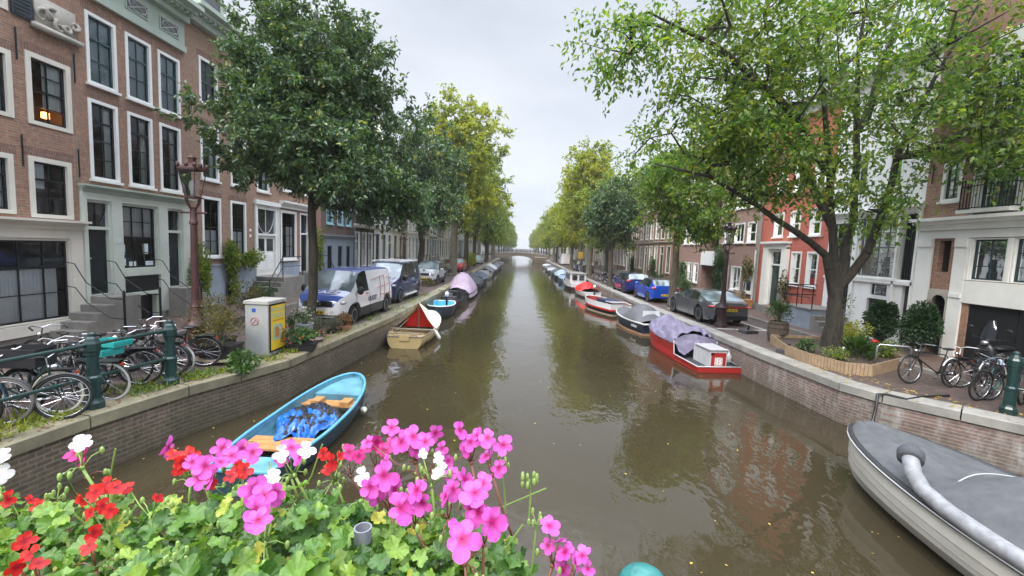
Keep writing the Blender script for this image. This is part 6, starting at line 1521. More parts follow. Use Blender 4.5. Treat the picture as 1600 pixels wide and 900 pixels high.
# small groups far away
protob = bike('black bicycle among the cluster on the left bank beyond the silver car', (-6.9, 40.0, g0), R_(70), ns=8)
for k in range(4): c = copy_tree(protob); c.location = (-7.0-.1*(k % 2), 41.0+k*.75, g0); c.rotation_euler[2] = R_(60+k*9); c['label'] = '%s black bicycle in the left bank cluster beyond the silver car' % ordn[k+1]
for k in range(7): c = copy_tree(protob); c.location = (8.3+.2*(k % 3), 40.6+k*.62, g0); c.rotation_euler[2] = R_(110+k*11); c['label'] = '%s black bicycle, counted from the camera, in the cluster by the compact dark tree' % ordn[k]; c['group'] = 'bicycles by the dark tree'
for k in range(9): c = copy_tree(protob); c.location = (-5+k*1.0, 128.8, dk(-5+k*1.0)+.08); c.rotation_euler[2] = R_(5+k*7); c['label'] = '%s bicycle from the left leaning on the distant bridge railing' % ordn[k]; c['group'] = 'bicycles on the far bridge'
def moped(label, loc, rz, col, screen=True):
    t = thing('moped', label, 'moped', loc, rz)
    for x in (-.6, .6): m = MB(); m.ring((0, 0, 0), .2, .06, 20, 8); w = m.build('wheel', RUB, t, smooth=3, loc=(x, 0, .26)); m = MB(); m.lathe([(.001, -.03), (.15, -.04), (.15, .04), (.001, .03)], n=14); o = m.build('rim', ALU, w, rot=(PI/2, 0, 0))
    m = MB(); m.ell((-.45, 0, .58), (.42, .17, .2), 14, 8); m.box(-.3, .35, -.16, .16, .24, .34); m.ell((.42, 0, .6), (.1, .22, .38), 12, 8); m.ell((.58, 0, .5), (.2, .09, .1), 10, 6); m.build('body', col, t, smooth=3)
    m = MB(); m.ell((-.4, 0, .8), (.38, .15, .07), 12, 6); m.build('seat', BLACK, t, smooth=3)
    m = MB(); m.tube([(.45, 0, .9), (.38, 0, 1.05)], .03, 8); m.tube([(.3, -.34, 1.08), (.38, 0, 1.05), (.3, .34, 1.08)], .018, 6); m.tube([(.38, -.25, 1.08), (.4, -.36, 1.3)], .008, 5); m.ell((.4, -.36, 1.33), (.02, .07, .05), 8, 6); m.tube([(.38, .25, 1.08), (.4, .36, 1.3)], .008, 5); m.ell((.4, .36, 1.33), (.02, .07, .05), 8, 6); m.build('handlebar', BLACK, t)
    m = MB(); m.ell((.5, 0, .98), (.07, .08, .06), 12, 8); m.build('headlight', ALU, t, smooth=3)
    if screen: m = MB(); m.grid(lambda i, j: (.48-.16*j+.05*(1-(2*i-1)**2), (2*i-1)*.17*(1-.5*j*j), 1.05+.5*j), 8, 6); m.build('windscreen', glassmat((.8, .85, .9), .35), t, smooth=3)
    return t
moped('black moped with tall clear windscreen in front of the black garage', (12.2, 11.2, 1.09), R_(200), BLACK)
moped('grey moped parked behind the navy van', (-6.5, 27.6, g0), R_(-80), P((.3, .32, .34), .3, coat=.5), False)
moped('black moped parked beside the silver off-road car', (-8.3, 32.0, g0), R_(-100), BLACK, False)

# utility cabinet
t = thing('utility_cabinet', 'pale grey utility cabinet carrying a yellow CHICKS poster', 'cabinet', (-6.5, 10.95, g0), 0); t.scale = (.95, .95, .93)
CG = P((.36, .37, .36), .6, var=.08, dirt=.5)
m = MB(); m.box(-.3, .3, -.42, .42, 0, 1.42); m.build('body', CG, t); m = MB(); m.box(-.33, .33, -.45, .45, 1.42, 1.5); m.build('lid', P((.4, .39, .36), .7, dirt=.6), t)
m = MB(); m.box(.302, .32, -.36, .4, .1, 1.4); m.build('poster_frame', BLACK, t)
m = MB(); m.box(.321, .325, -.32, .36, .14, 1.36); po = m.build('poster', P((.75, .52, .03), .5, var=.08), t)
def ptext(s_, sz, y, z, mt, nm): text_mesh(s_, sz, nm, mt, po, Matrix.Translation((.328, y, z)) @ Matrix.Rotation(PI/2, 4, 'Z') @ Matrix.Rotation(PI/2, 4, 'X'), .001, bold=.002)
PT = P((.35, .5, .42), .5); ptext("WE'VE GOT", .13, .02, 1.24, PT, 'poster_text'); ptext('CHICKS', .19, .02, 1.07, PT, 'poster_text'); ptext('PLANT-BASED CHICKEN', .05, .02, .94, P((.5, .2, .02), .5), 'poster_text')
m = MB(); m.prism([(-.22, .4), (.2, .4), (.24, .6), (.18, .82), (-.15, .84), (-.24, .7)], .3255, .327, 'x'); m.build('poster_picture', P((.3, .45, .35), .5, var=.3, vs=9), po)
m = MB(); m.prism([(-.15, .5), (.02, .45), (.08, .6), (.0, .78), (-.12, .74)], .3275, .329, 'x'); m.prism([(.1, .3), (.3, .25), (.33, .62), (.2, .7)], .3275, .329, 'x'); m.build('poster_picture', P((.55, .22, .03), .5, var=.5, vs=14), po)
m = MB(); m.box(-.12, -.02, -.424, -.421, 1.2, 1.3); m.build('blue_sticker', P((.03, .08, .4), .4), t)
m = MB(); m.ring((-.05, -.425, .95), .1, .008, 20, 4); m.tube([(-.12, -.425, .85), (-.02, -.425, 1.0), (.05, -.425, .88)], .008, 4); m.build('graffiti', P((.4, .05, .1), .5), t)

def pot(name, label, loc, r=.2, h=.35, mt=None, leafm=LF_SH, size=(.3, .3, .3), n=300, leaf=.06, cat='potted plant', flowers=None, box=None, seed=None, vertical=0, wid=.6, rz=0, stems=True):
    t = thing(name, label, cat, loc, rz); m = MB(); seed = seed or int(abs(loc[0]*31+loc[1]*17)*10) % 9999
    if box:
        a, b = box; m.add([(-a*.88, -b*.88, 0), (a*.88, -b*.88, 0), (a*.88, b*.88, 0), (-a*.88, b*.88, 0), (-a, -b, h), (a, -b, h), (a, b, h), (-a, b, h)], [(0, 3, 2, 1), (4, 5, 6, 7), (0, 1, 5, 4), (1, 2, 6, 5), (2, 3, 7, 6), (3, 0, 4, 7)]); m.box(-a-.015, a+.015, -b-.015, b+.015, h-.03, h+.002)
    else: m.lathe([(r*.72, 0), (r*.98, h-.04), (r*1.06, h-.04), (r*1.06, h), (r*.9, h), (r*.88, h-.05), (.001, h-.05)], n=20)
    m.build('pot', mt, t, smooth=R_(40)); foliage('foliage', t, [((0, 0, h+size[2]*.75), size, 1)], n, leaf, leafm, seed, vertical=vertical, wid=wid, stems=stems)
    if flowers:
        fm, cnt, fs = flowers; rs = np.random.RandomState(seed+1); C = blob_pts(rs, (0, 0, h+size[2]*.8), tuple(np.array(size)*1.05), cnt, shell=.1); 
        for c in C:
            if c[2] < h: continue
            q = MB()
            for a in range(5): an = a*2*PI/5; q.ell((c[0]+fs*.5*math.cos(an), c[1]+fs*.5*math.sin(an), c[2]), (fs*.42, fs*.42, fs*.2), 6, 4)
            q.build('blossom', fm, t)
    return t
TUB = P((.02, .02, .022), .5); GPOT = P((.3, .32, .34), .6, dirt=.3)
FR_ = P((.6, .02, .015), .5); FW_ = P((.75, .75, .7), .5); FO_ = P((.6, .12, .05), .5)
pot('potted_plant', 'wispy olive shrub in a black tub beside the utility cabinet', (-7.0, 9.95, g0+.12), h=.32, mt=TUB, box=(.4, .25), size=(.6, .55, .6), n=900, leaf=.09, leafm=LF_OL, vertical=.3, wid=.4)
pot('potted_plant', 'straggly green bush in a black tub left of the utility cabinet', (-7.75, 10.9, g0+.05), h=.3, mt=TUB, box=(.35, .25), size=(.55, .5, .75), n=800, leaf=.08, leafm=LF_OL, vertical=.4, wid=.4)
def bush(name, label, loc, blobs, n, leaf, lm, seed, cat='bush', **kw): t = thing(name, label, cat, loc); foliage('foliage', t, blobs, n, leaf, lm, seed, **kw); return t
bush('bush', 'low glossy green bush spilling in front of the utility cabinet', (-6.25, 9.55, g0), [((0, 0, .2), (.42, .4, .28), 1), ((.25, -.3, .08), (.3, .25, .14), .3)], 700, .085, LF_SH, 91)
pot('potted_plant', 'white daisies in a tall grey pot beside the cabinet', (-6.15, 12.25, g0+.12), r=.24, h=.45, mt=GPOT, size=(.33, .33, .35), n=420, flowers=(FW_, 30, .02), leaf=.05)
pot('potted_plant', 'smaller grey pot with thin plant next to the daisies', (-6.25, 11.75, g0+.1), r=.18, h=.36, mt=GPOT, size=(.2, .2, .3), n=160, vertical=.5)
def pallet(label, loc, rz, L=1.1, Wd=.7):
    t = thing('pallet', label, 'pallet', loc, rz); m = MB()
    for k in range(5): m.box(-L/2, L/2, -Wd/2+k*Wd/5, -Wd/2+k*Wd/5+Wd/6, .09, .11)
    m.build('deck_boards', WOODG, t); m = MB()
    for x in (-L/2, -.05, L/2-.1): m.box(x, x+.1, -Wd/2, Wd/2, .0, .089)
    m.build('bearers', WOODG, t); return t
pallet('weathered pallet under the grey pots', (-6.1, 12.0, g0), R_(80)); pallet('weathered pallet under the black tub of olive shrubs', (-7.1, 9.9, g0), R_(5), 1.3, .7)
pot('flower_box', 'black box of green geranium with scattered red flowers on the quay edge', (-5.75, 11.35, g0+.01), h=.22, mt=TUB, box=(.34, .22), size=(.55, .55, .26), n=900, leaf=.075, flowers=(FR_, 26, .028), cat='flower box', rz=.2)
pot('potted_plant', 'grey-green lavender bush at the foot of the dark elm', (-6.3, 13.3, g0), h=.1, mt=TUB, size=(.38, .38, .32), n=700, leaf=.06, leafm=LF_GY, wid=.2, vertical=.4)
pot('potted_plant', 'second grey-green lavender bush, right of the first', (-5.98, 13.75, g0), h=.1, mt=TUB, size=(.36, .36, .3), n=600, leaf=.06, leafm=LF_GY, wid=.2, vertical=.4)
pot('potted_plant', 'dried brown hydrangea in a terracotta pot below the white and blue van', (-5.75, 14.15, g0), r=.18, h=.18, mt=P((.4, .16, .08), .8), size=(.33, .33, .3), n=500, leaf=.06, leafm=LF_BR)
bush('bush', 'tall dark shrub in front of the blue-plinth house steps', (-9.6, 15.2, g0), [((0, 0, .8), (.8, .8, .75), 1)], 900, .09, LF_OL, 92)
bush('bush', 'leafy green shrub at the foot of the ivy on the blue plinth', (-10.3, 17.3, g0), [((0, 0, .7), (.6, .6, .6), 1)], 700, .09, LF_SH, 93)
bush('bush', 'brown-green weeds behind the navy van by the quay', (-6.4, 30.6, g0), [((0, 0, .3), (.6, .7, .35), 1)], 500, .1, LF_OL, 94)
bush('bush', 'bushy olive shrub in a planter beyond the red car', (-6.9, 58, g0), [((0, 0, 1.1), (1.2, 1.2, 1.1), 1)], 900, .2, LF_YE, 95)
def climber(label, side, y, zc, ry, rz_, n, seed, lm=LF_IV, extra=()):
    x = FL+.22 if side == 'L' else FR-.22; t = thing('climbing_plant', label, 'climber', (x, y, 1.0))
    bl = [((0, 0, zc), (.26, ry, rz_), 1)]+list(extra); foliage('foliage', t, bl, int(n*1.3), .12, lm, seed, stems=False)
    m = MB(); rs = np.random.RandomState(seed)
    for k in range(7): yy = rs.uniform(-.25, .25); m.tube([(-.17, yy*.6, .05), (-.17+rs.uniform(-.02, .02), yy, zc*.5), (-.17, yy+rs.uniform(-.5, .5)*ry, zc+rz_*.4)], [.018, .012, .006], 5)
    m.build('stem', BARK_M, t); return t
climber('yellowish green climber behind the red-brown street lamp', 'L', 16.2, 1.25, .6, 1.25, 1700, 201, LF_MG)
climber('bright green climber between the windows over the pale blue plinth', 'L', 18.0, 1.9, .45, 1.1, 1300, 202, LF_MG, extra=[((.1, 1.0, 2.0), (.3, .95, .4), .7), ((0, .1, .7), (.2, .3, .8), .3)])
climber('leafy climber on the railing behind the trunk of the dark elm', 'L', 25.6, 2.0, 1.3, 1.6, 1900, 203, LF_MG)
climber('dense ivy covering the wall beside the apartment block balconies', 'R', 29.3, 2.0, 1.1, 1.7, 3000, 204)
climber('thin climbing rose beside the red house doorway', 'R', 22.0, 1.5, .45, .9, 320, 205, LF_OL); climber('sparse vine above the wooden bench', 'R', 25.6, 2.2, .8, .8, 500, 206, LF_OL)
for k, (y_, lb) in enumerate(((36, 'bushy climber on the fourth brick front past the ivy'), (44, 'green climber far along the right bank fronts'), (52, 'small climber by a doorway far on the right bank'))): climber(lb, 'R', y_, 1.6, 1.0, 1.2, 900, 210+k, LF_SH)
for k, (y_, lb) in enumerate(((33.5, 'low green hedge plant below the apartment windows'), (40.5, 'dark green shrub before the house past the apartment block'), (47, 'grey-green shrub along the right bank fronts'))): bush('bush', lb, (12.6, y_, 1.09), [((0, 0, .55), (.55, 1.2, .6), 1)], 900, .11, LF_SH, 220+k)
# topiary shrubs, planter, barrel, bench on the right
def topiary(label, loc, r, h, seed):
    t = thing('shrub', label, 'shrub', loc); m = MB(); m.tube([(0, 0, 0), (.02, 0, .4), (0, 0, h*.6)], [.05, .04, .03], 7); m.build('trunk', BARK_M, t)
    foliage('crown', t, [((0, 0, h*.58), (r, r, h*.42), 1)], 6500, .09, LF_DKS, seed, stems=False)
topiary('round clipped dark shrub beside the dark green side door', (12.75, 15.35, 1.09), .46, 1.75, 301); topiary('round clipped dark shrub in front of the small stone arch', (12.6, 13.75, 1.09), .54, 1.75, 302)
t = thing('tree_planter', 'raised bed edged with upright pale wood slats around the huge elm', 'planter', (0, 0, g0))
PL = [(8.35, 13.5), (8.35, 12.4), (8.7, 11.5), (9.3, 11.35), (11.1, 12.5), (11.5, 13.8), (11.2, 15.3), (8.9, 15.3)]
m = MB()
for a, b in zip(PL, PL[1:]+PL[:1]):
    d = math.dist(a, b); n = int(d/.085)
    for i in range(n):
        p = [a[j]+(b[j]-a[j])*i/n for j in (0, 1)]; q = [a[j]+(b[j]-a[j])*(i+.88)/n for j in (0, 1)]; m.bar((*p, .16), (*q, .16), .03, .32+rnd.uniform(-.012, .012))
m.build('slat_edging', WOODL, t); m = MB(); m.add([(*p, .22) for p in PL], [tuple(range(len(PL)))]); m.build('soil', P((.05, .035, .025), .95, var=.4, vs=20, bmp=.5), t)
rs = np.random.RandomState(5)
for lb, x, y, r_, h_, n, lm, lf in (('spiky green daylily clump in the wood-edged planter', 9.9, 12.6, .45, .35, 420, LF_SH, .22), ('low bright green groundcover at the planter front', 9.0, 12.2, .45, .2, 600, LF_MG, .06), ('yellow-green bush growing behind the huge elm trunk', 11.0, 14.3, .55, .5, 700, LF_YE, .09), ('feathery green plant at the right end of the planter', 10.8, 12.8, .35, .3, 400, LF_MG, .1), ('leafy green plant at the left corner of the planter', 8.75, 13.2, .3, .22, 350, LF_SH, .08), ('tall thin bare-stemmed shrub behind the planter', 11.0, 15.0, .5, 1.1, 350, LF_OL, .08)):
    bush('plant', lb, (x, y, g0+.22), [((0, 0, h_*.8), (r_, r_, h_), 1)], n, lf, lm, int(x*100), cat='plant', wid=.2 if lf > .2 else .6, vertical=.5 if lf > .1 else 0)
for k, (x, y, lb) in enumerate(((10.35, 12.65, 'bright red flower standing in the wood-edged planter'),)):
    t = thing('flower', lb, 'flower', (x, y, g0+.22)); m = MB(); m.tube([(0, 0, 0), (.01, 0, .45)], .008, 5); m.build('stem', LF_SH, t); m = MB()
    for a in range(7): m.ell((.05*math.cos(a*.9), .05*math.sin(a*.9), .48+.02*(a % 2)), (.045, .045, .03), 8, 5)
    m.build('blossom', FR_, t, smooth=3)
t = thing('garden_figurine', 'small white figurine at the foot of the huge elm', 'figurine', (9.55, 12.75, g0+.22)); m = MB(); m.lathe([(.07, 0), (.08, .06), (.05, .14), (.035, .17), (.045, .21), (.03, .25), (.001, .27)], n=12); m.build('figure', P((.6, .58, .52), .7), t, smooth=3)
t = thing('barrel_planter', 'half oak barrel with iron hoops holding a green conifer bush', 'planter', (9.3, 15.6, g0)); m = MB(); m.lathe([(.27, 0), (.32, .2), (.34, .4), (.33, .6), (.3, .75), (.27, .75), (.27, .7), (.001, .7)], n=22); m.build('barrel', P((.11, .08, .06), .8, var=.35, vs=14), t, smooth=R_(40))
m = MB()
for z, r_ in ((.1, .3), (.3, .338), (.52, .342), (.68, .322)): m.ring((0, 0, z), r_, .012, 24, 5, axis='z')
m.build('hoop', IRON, t); foliage('foliage', t, [((0, 0, 1.15), (.5, .5, .45), 1)], 900, .1, LF_SH, 77, wid=.3, vertical=.3)
for x, y, lb in ((9.1, 17.2, 'black concrete post base beside the street lamp'), (8.6, 13.75, 'black concrete post base at the planter corner')):
    t = thing('post_base', lb, 'post base', (x, y, g0), R_(20)); m = MB(); m.prism([(-.32, 0), (.32, 0), (.3, .12), (-.3, .12)], -.2, .2, 'y'); m.build('block', P((.05, .05, .055), .7), t); m = MB(); m.lathe([(.04, .12), (.04, .3), (.001, .31)], n=10); m.build('peg', BLACK, t)
def bench(label, loc, rz):
    t = thing('bench', label, 'bench', loc, rz); m = MB()
    for k in range(4): m.box(-.7, .7, -.2+k*.1, -.12+k*.1, .43, .46)
    m.build('seat', WOODL, t); m = MB()
    for k in range(3): m.box(-.7, .7, .22, .25, .55+k*.12, .64+k*.12)
    m.build('backrest', WOODL, t)
    for x in (-.6, .6): m = MB(); m.box(x-.03, x+.03, -.2, .26, .0, .05); m.box(x-.03, x+.03, .18, .22, .05, .9); m.box(x-.03, x+.03, -.2, -.15, .05, .43); m.build('leg', WOODG, t)
bench('weathered wooden bench against the apartment block wall', (12.9, 26.2, 1.09), R_(-90))
pot('potted_plant', 'square wooden planter box beside the bench', (12.7, 24.9, 1.09), h=.5, mt=WOOD, box=(.4, .4), size=(.3, .3, .15), n=100, leafm=LF_OL)
for k, (x, y) in enumerate(((12.6, 33.4), (12.5, 35.5), (12.6, 39))): pot('potted_plant', ('leafy plant in a dark pot near the apartment windows', 'second leafy pot farther past the apartment windows', 'third leafy pot near the first house past the apartments')[k], (x, y, 1.09), r=.25, h=.4, mt=TUB, size=(.45, .45, .5), n=350, leaf=.1)
# raised stoop by the red house
t = thing('stone_stoop', 'grey-blue raised stoop with black railing left of the red house', 'stoop', (13.39, 18.0, 1.0)); m = MB(); m.box(-1.4, 0, 0, 1.9, 0, .9); m.build('platform', P((.3, .34, .4), .7, dirt=.3), t); m = MB(); m.box(-1.45, .0, -.03, 1.95, .9, .96); m.build('slab', STONE, t)
m = MB()
for z in (1.4, 1.85): m.tube([(0, 1.9, z), (-1.38, 1.9, z), (-1.38, 0, z)], .022, 6)
for p in ((-1.38, 1.9), (-1.38, 1.0), (-1.38, 0), (-.6, 1.9)): m.tube([(*p, .96), (*p, 1.87)], .022, 6)
m.build('railing', IRON, t); m = MB()
for k in range(4): m.box(-1.4, -.1, -.28*(k+1), -.28*k, 0, .9-.19*(k+1))
m.build('steps', STONE, t)
# iron posts with hanging rods at the green shopfront
for k, (y, lb) in enumerate(((11.7, 'black iron post with drooping rods left of the first stone steps'), (12.9, 'black iron post with drooping rods between the two dark doors'), (14.6, 'black iron post with drooping rods right of the cellar door'))):
    t = thing('stoop_post', lb, 'iron post', (-10.9, y, 1.09)); m = MB(); m.lathe([(.05, 0), (.05, .2), (.03, .25), (.03, 1.1), (.045, 1.12), (.03, 1.16), (.04, 1.2), (.001, 1.27)], n=10); m.build('post', IRON, t)
    m = MB()
    for za, zb2 in ((1.0, 2.0), (.45, 1.35)): m.tube([(0, 0, za), (-.35, -.05, za+.02), (-.9, -.15, za+.45), (-1.15, -.2, zb2-.05), (-1.38, -.3, zb2)], .014, 6)
    m.build('hanging_rod', IRON, t)
# yellow road sign and weeds
t = thing('road_sign', 'small yellow sign on a pole far on the right bank', 'sign', (8.4, 62, g0)); m = MB(); m.tube([(0, 0, 0), (0, 0, 2.6)], .04, 8); m.build('pole', ALU, t); m = MB(); m.box(-.3, .3, -.03, .0, 1.9, 2.8); m.build('sign_plate', P((.75, .45, .0), .4), t)
m = MB(); pts = [(8.6, 9.5, .99), (8.35, 9.75, 1.02), (8.2, 9.78, 1.0), (8.15, 9.72, .7), (8.0, 9.6, .35), (7.75, 9.4, .05)]
m.tube([(9.9, 9.9, 1.0), (9.2, 9.75, 1.0)]+pts, .03, 8); o = m.build('power_cable', BLACK, None, smooth=3); o['label'] = 'thick black cable hanging over the right quay wall to the sloop'; o['category'] = 'cable'
# weeds and fallen leaves: nobody could count them
def strew(name, label, cat, pts, size, mat, seed, vert=False):
    rs = np.random.RandomState(seed); C = np.array(pts); D = rs.normal(size=C.shape); 
    if vert: D[:, 2] = np.abs(D[:, 2])*1.6+.5
    else: D[:, 2] *= .05
    V, F = leaf_arrays(C, D, size, rs, wid=.25 if vert else .7, up=.2 if vert else 6, fold=.1); o = fast_mesh(name, V, F, mat, None); o['label'] = label; o['category'] = cat; o['kind'] = 'stuff'; return o
rs = np.random.RandomState(3); pts = []
for k in range(3600):
    y = rs.uniform(5, 11.5)*(1) if k % 4 else rs.uniform(11, 26); x = qx(LQ, y)-(.15+abs(rs.normal())*.45)
    if math.sin(y*5.1)+math.sin(y*2.3+1)+rs.normal()*.6 > .1: pts.append((x, y, 1.0))
strew('weeds', 'grass and weeds along the top of the left quay', 'weeds', pts, .13, LF_MG, 1, True)
pts = [(qx(LQ, y)-rs.uniform(0, .6), y, 1.005) for y in rs.uniform(5, 14, 900)]; strew('dry_litter', 'dry grass and leaf litter on the left coping', 'litter', pts, .05, LF_BR, 2)
pts = [(qx(RQ, y)+rs.uniform(0, 1.2), y, 1.006) for y in rs.uniform(7, 13, 260)]+[(qx(RQ, y)+rs.uniform(0, 2.5), y, .995) for y in rs.uniform(12, 40, 200)]
LFY = leafmat('fallen_leaf', [(0, (.4, .25, .04)), (1, (.6, .45, .08))], .7, .1)
strew('fallen_leaves', 'yellow fallen leaves on the right quay paving', 'fallen leaves', pts, .07, LFY, 3)
pts = []
for k in range(330):
    y = 5+45*rs.uniform()**1.7; x = rs.uniform(-5, 6.5); 
    if rs.uniform() < .5: x = qx(LQ, y)+abs(rs.normal())*.9+.1
    pts.append((x, y, .006))
strew('floating_leaves', 'small yellow leaves floating on the canal', 'fallen leaves', pts, .045, LFY, 4)
# ------------------------------------------------------------------ flower box on the bridge railing, geraniums
def at(px, py, d):
    v = _f+_r*((px-800)/680)-_u*((py-450)/680); return Vector((0, 0, CAMZ))+v*d
BT = P((.03, .17, .16), .45, var=.35, vs=30, bmp=.3, bs=80)
t = thing('bridge_railing', 'turquoise painted bridge railing with round-capped post at the bottom edge', 'railing', (0, 0, 0))
c = at(1005, 929, .72); m = MB(); m.ell((c.x, c.y, c.z), (.046, .046, .046), 20, 12); m.build('post_cap', BT, t, smooth=3)
m = MB(); m.lathe([(.04, 2.4), (.04, 2.6), (.03, 2.65), (.03, c.z-.09), (.045, c.z-.07), (.045, c.z-.05), (.03, c.z-.03)], c=(c.x, c.y, 0), n=14); m.build('post', BT, t, smooth=R_(40))
m = MB(); m.tube([(-2.2, c.y, c.z-.08), (2.2, c.y, c.z-.08)], .02, 8); m.build('top_bar', BT, t); m = MB(); m.tube([(-2.2, c.y, c.z-.5), (2.2, c.y, c.z-.5)], .016, 8); m.build('lower_bar', BT, t)
m = MB(); m.box(-8, 14, -3, .42, 2.1, 2.35); o = m.build('footbridge_deck', STONE, None); o['kind'] = 'structure'
t = thing('flower_box', 'dark plastic flower box holding the geraniums in the foreground', 'flower box', (-.62, .66, 3.2)); m = MB(); m.box(-.7, .62, -.1, .1, -.05, .14); m.build('box', P((.03, .035, .03), .6), t)
def petalmat(nm, c0, c1, vein):
    m, t_, b, N, lk = nodes(nm); g = N('ShaderNodeNewGeometry').outputs['Random Per Island']; c = ramp(N, lk, g, [(0, c0), (1, c1)])
    av = N('ShaderNodeAttribute'); av.attribute_name = 'along'; c = mixc(N, lk, ramp(N, lk, av.outputs['Fac'], [(.12, (1,)*3), (.5, (0,)*3)]), c, vein or c1); lk(c, b.inputs['Base Color']); b.inputs['Roughness'].default_value = .55
    tr = N('ShaderNodeBsdfTranslucent'); lk(c, tr.inputs[0]); ms = N('ShaderNodeMixShader'); ms.inputs[0].default_value = .35
    lk(b.outputs[0], ms.inputs[1]); lk(tr.outputs[0], ms.inputs[2]); lk(ms.outputs[0], t_.nodes['Material Output'].inputs[0]); return m
PINK = petalmat('pink_petal', (.62, .075, .42), (.74, .15, .6), (.4, .0, .13)); MAG = petalmat('magenta_petal', (.55, .02, .2), (.68, .05, .3), (.3, 0, .08)); REDF = petalmat('red_petal', (.6, .012, .02), (.72, .03, .02), (.35, 0, .01)); WHT = petalmat('white_petal', (.75, .72, .74), (.82, .8, .8), None)
THROAT = P((.3, .0, .08), .6); STEMG = P((.2, .3, .07), .5, var=.2); STEMR = P((.22, .09, .06), .5, var=.2); BUDG = P((.25, .36, .1), .5, var=.2)
rsF = np.random.RandomState(77)
def blossom(parent, pos, nrm, s, mt, roll=0, n=5):
    nrm = Vector(nrm).normalized(); side = nrm.orthogonal().normalized(); side.rotate(Matrix.Rotation(roll, 3, nrm)); up = nrm.cross(side)
    # orient 'up' as far upwards as possible
    w = Vector((0, 0, 1)); w = (w-nrm*w.dot(nrm)); 
    if w.length > .1: up = w.normalized(); up.rotate(Matrix.Rotation(roll, 3, nrm)); side = up.cross(nrm)
    m = MB(); q = MB(); PU = []
    for a, sc in ((62, .9), (118, .9), (205, 1.0), (270, 1.08), (335, 1.0)):
        a = R_(a+rsF.uniform(-9, 9)); L = s*.6*sc*rsF.uniform(.85, 1.12); wd = L*.66*rsF.uniform(.8, 1.15); d = side*math.cos(a)+up*math.sin(a); e = nrm.cross(d); cup = rsF.uniform(-.1, .35); tw = rsF.uniform(-.25, .25)
        def fn(i, j):
            u = i; v = 2*j-1; ww = wd*.62*(.14+.86*math.sin(min(1, u**1.35)*PI*.93)**.8 if u < .93 else .55*(1-u)/.07*.75+.12); PU.append(u+.06*abs(math.sin(v*9)))
            bend = cup*u*u+.12*v*v*u+.05*math.sin(u*9+v*4)*u
            return pos+d*(L*u)+e*(ww*v)+nrm*(L*(bend*.5+.06+tw*v*u*.5))
        m.grid(fn, 9, 6)
    o = m.build('blossom', mt, parent, smooth=3); at_ = o.data.attributes.new('along', 'FLOAT', 'POINT'); at_.data.foreach_set('value', PU)
    if mt is not WHT: q.ell(pos+nrm*s*.04, (s*.04,)*3, 6, 4); q.build('throat', THROAT, o)
    return o
def plant(label, cat, clusters, petal, stem=STEMG):
    t = thing('geranium', label, cat, (0, 0, 0)); 
    for hubpx, blooms in clusters:
        sm = MB()
        ps = [at(x, y, d) for x, y, s, d in blooms]; cen = sum(ps, Vector())/len(ps)
        hub = cen+Vector((rsF.uniform(-.01, .01), .005, -.045)); base = Vector((hub.x+rsF.uniform(-.02, .05), min(max(hub.y, .5), .8), 3.44))
        if base.z > hub.z-.03: base.z = hub.z-.06
        mid = (hub+base)/2+Vector((rsF.uniform(-.012, .012), rsF.uniform(-.012, .012), 0))
        sm.tube([base, mid, hub], .0022, 6); sm.ell(hub, (.004, .004, .004), 8, 6)
        for (x, y, s, d), p in zip(blooms, ps):
            tocam = (Vector((0, 0, CAMZ))-p).normalized(); nn = tocam*.7+Vector((rsF.normal()*.5, rsF.normal()*.35-.1, .35+rsF.normal()*.35)); nn.normalize()
            sz = s/680*d*{WHT: .68, REDF: .7}.get(petal, .82)*rsF.uniform(.85, 1.12)
            sm.tube([hub, (hub+p)/2+Vector((0, 0, -.004)), p-nn*.002], .0011, 5); blossom(t, p, nn, sz, petal, rsF.uniform(-.3, .3))
        for k in range(rsF.randint(2, 5)):
            a = rsF.uniform(0, 6.28); e = hub+Vector((.028*math.cos(a), .028*math.sin(a), rsF.uniform(-.012, .02))); sm.tube([hub, (hub+e)/2+Vector((0, 0, .006)), e], .0009, 4); bd = MB(); bd.ell(e, (.0035, .0035, .007), 7, 5); bd.build('bud', BUDG, t, smooth=3)
        sm.build('stem', stem, t, smooth=3)
    return t
B_ = lambda *l: [(x, y, s, d) for x, y, s, d in l]
plant('pink geranium with many large blossoms at the centre of the flower box', 'geranium', [
 (0, B_((600, 742, 52, .62), (618, 765, 46, .63), (585, 770, 40, .64), (625, 792, 50, .6), (602, 722, 36, .66), (578, 760, 34, .62))),
 (0, B_((652, 765, 46, .6), (660, 785, 40, .6), (640, 785, 38, .61))),
 (0, B_((645, 682, 40, .72), (665, 690, 38, .72), (628, 690, 36, .73), (680, 676, 32, .75), (650, 700, 32, .73), (612, 668, 30, .74))),
 (0, B_((742, 770, 48, .6), (735, 795, 46, .6), (725, 748, 40, .63), (755, 755, 34, .64), (748, 800, 42, .59))),
 (0, B_((768, 815, 48, .58), (755, 800, 36, .6))), (0, B_((722, 842, 56, .56), (712, 826, 40, .57))), (0, B_((697, 775, 42, .6), (708, 764, 34, .62)))], PINK, STEMR)
plant('pink geranium with upright blossoms rising over the water', 'geranium', [
 (0, B_((718, 672, 30, .74), (735, 690, 34, .74), (745, 682, 32, .75), (728, 700, 28, .75))), (0, B_((762, 684, 34, .74), (786, 695, 34, .74), (780, 730, 28, .73), (760, 712, 28, .75))), (0, B_((700, 720, 26, .74), (705, 740, 30, .7), (690, 700, 28, .74), (575, 690, 28, .74)))], PINK, STEMR)
plant('pink geranium with narrow blossoms hanging at the right end of the box', 'geranium', [
 (0, B_((858, 822, 34, .62), (856, 852, 30, .62), (872, 848, 36, .6))), (0, B_((884, 862, 40, .6), (898, 878, 42, .59), (910, 868, 36, .6), (878, 890, 36, .6), (918, 888, 30, .6)))], PINK, STEMR)
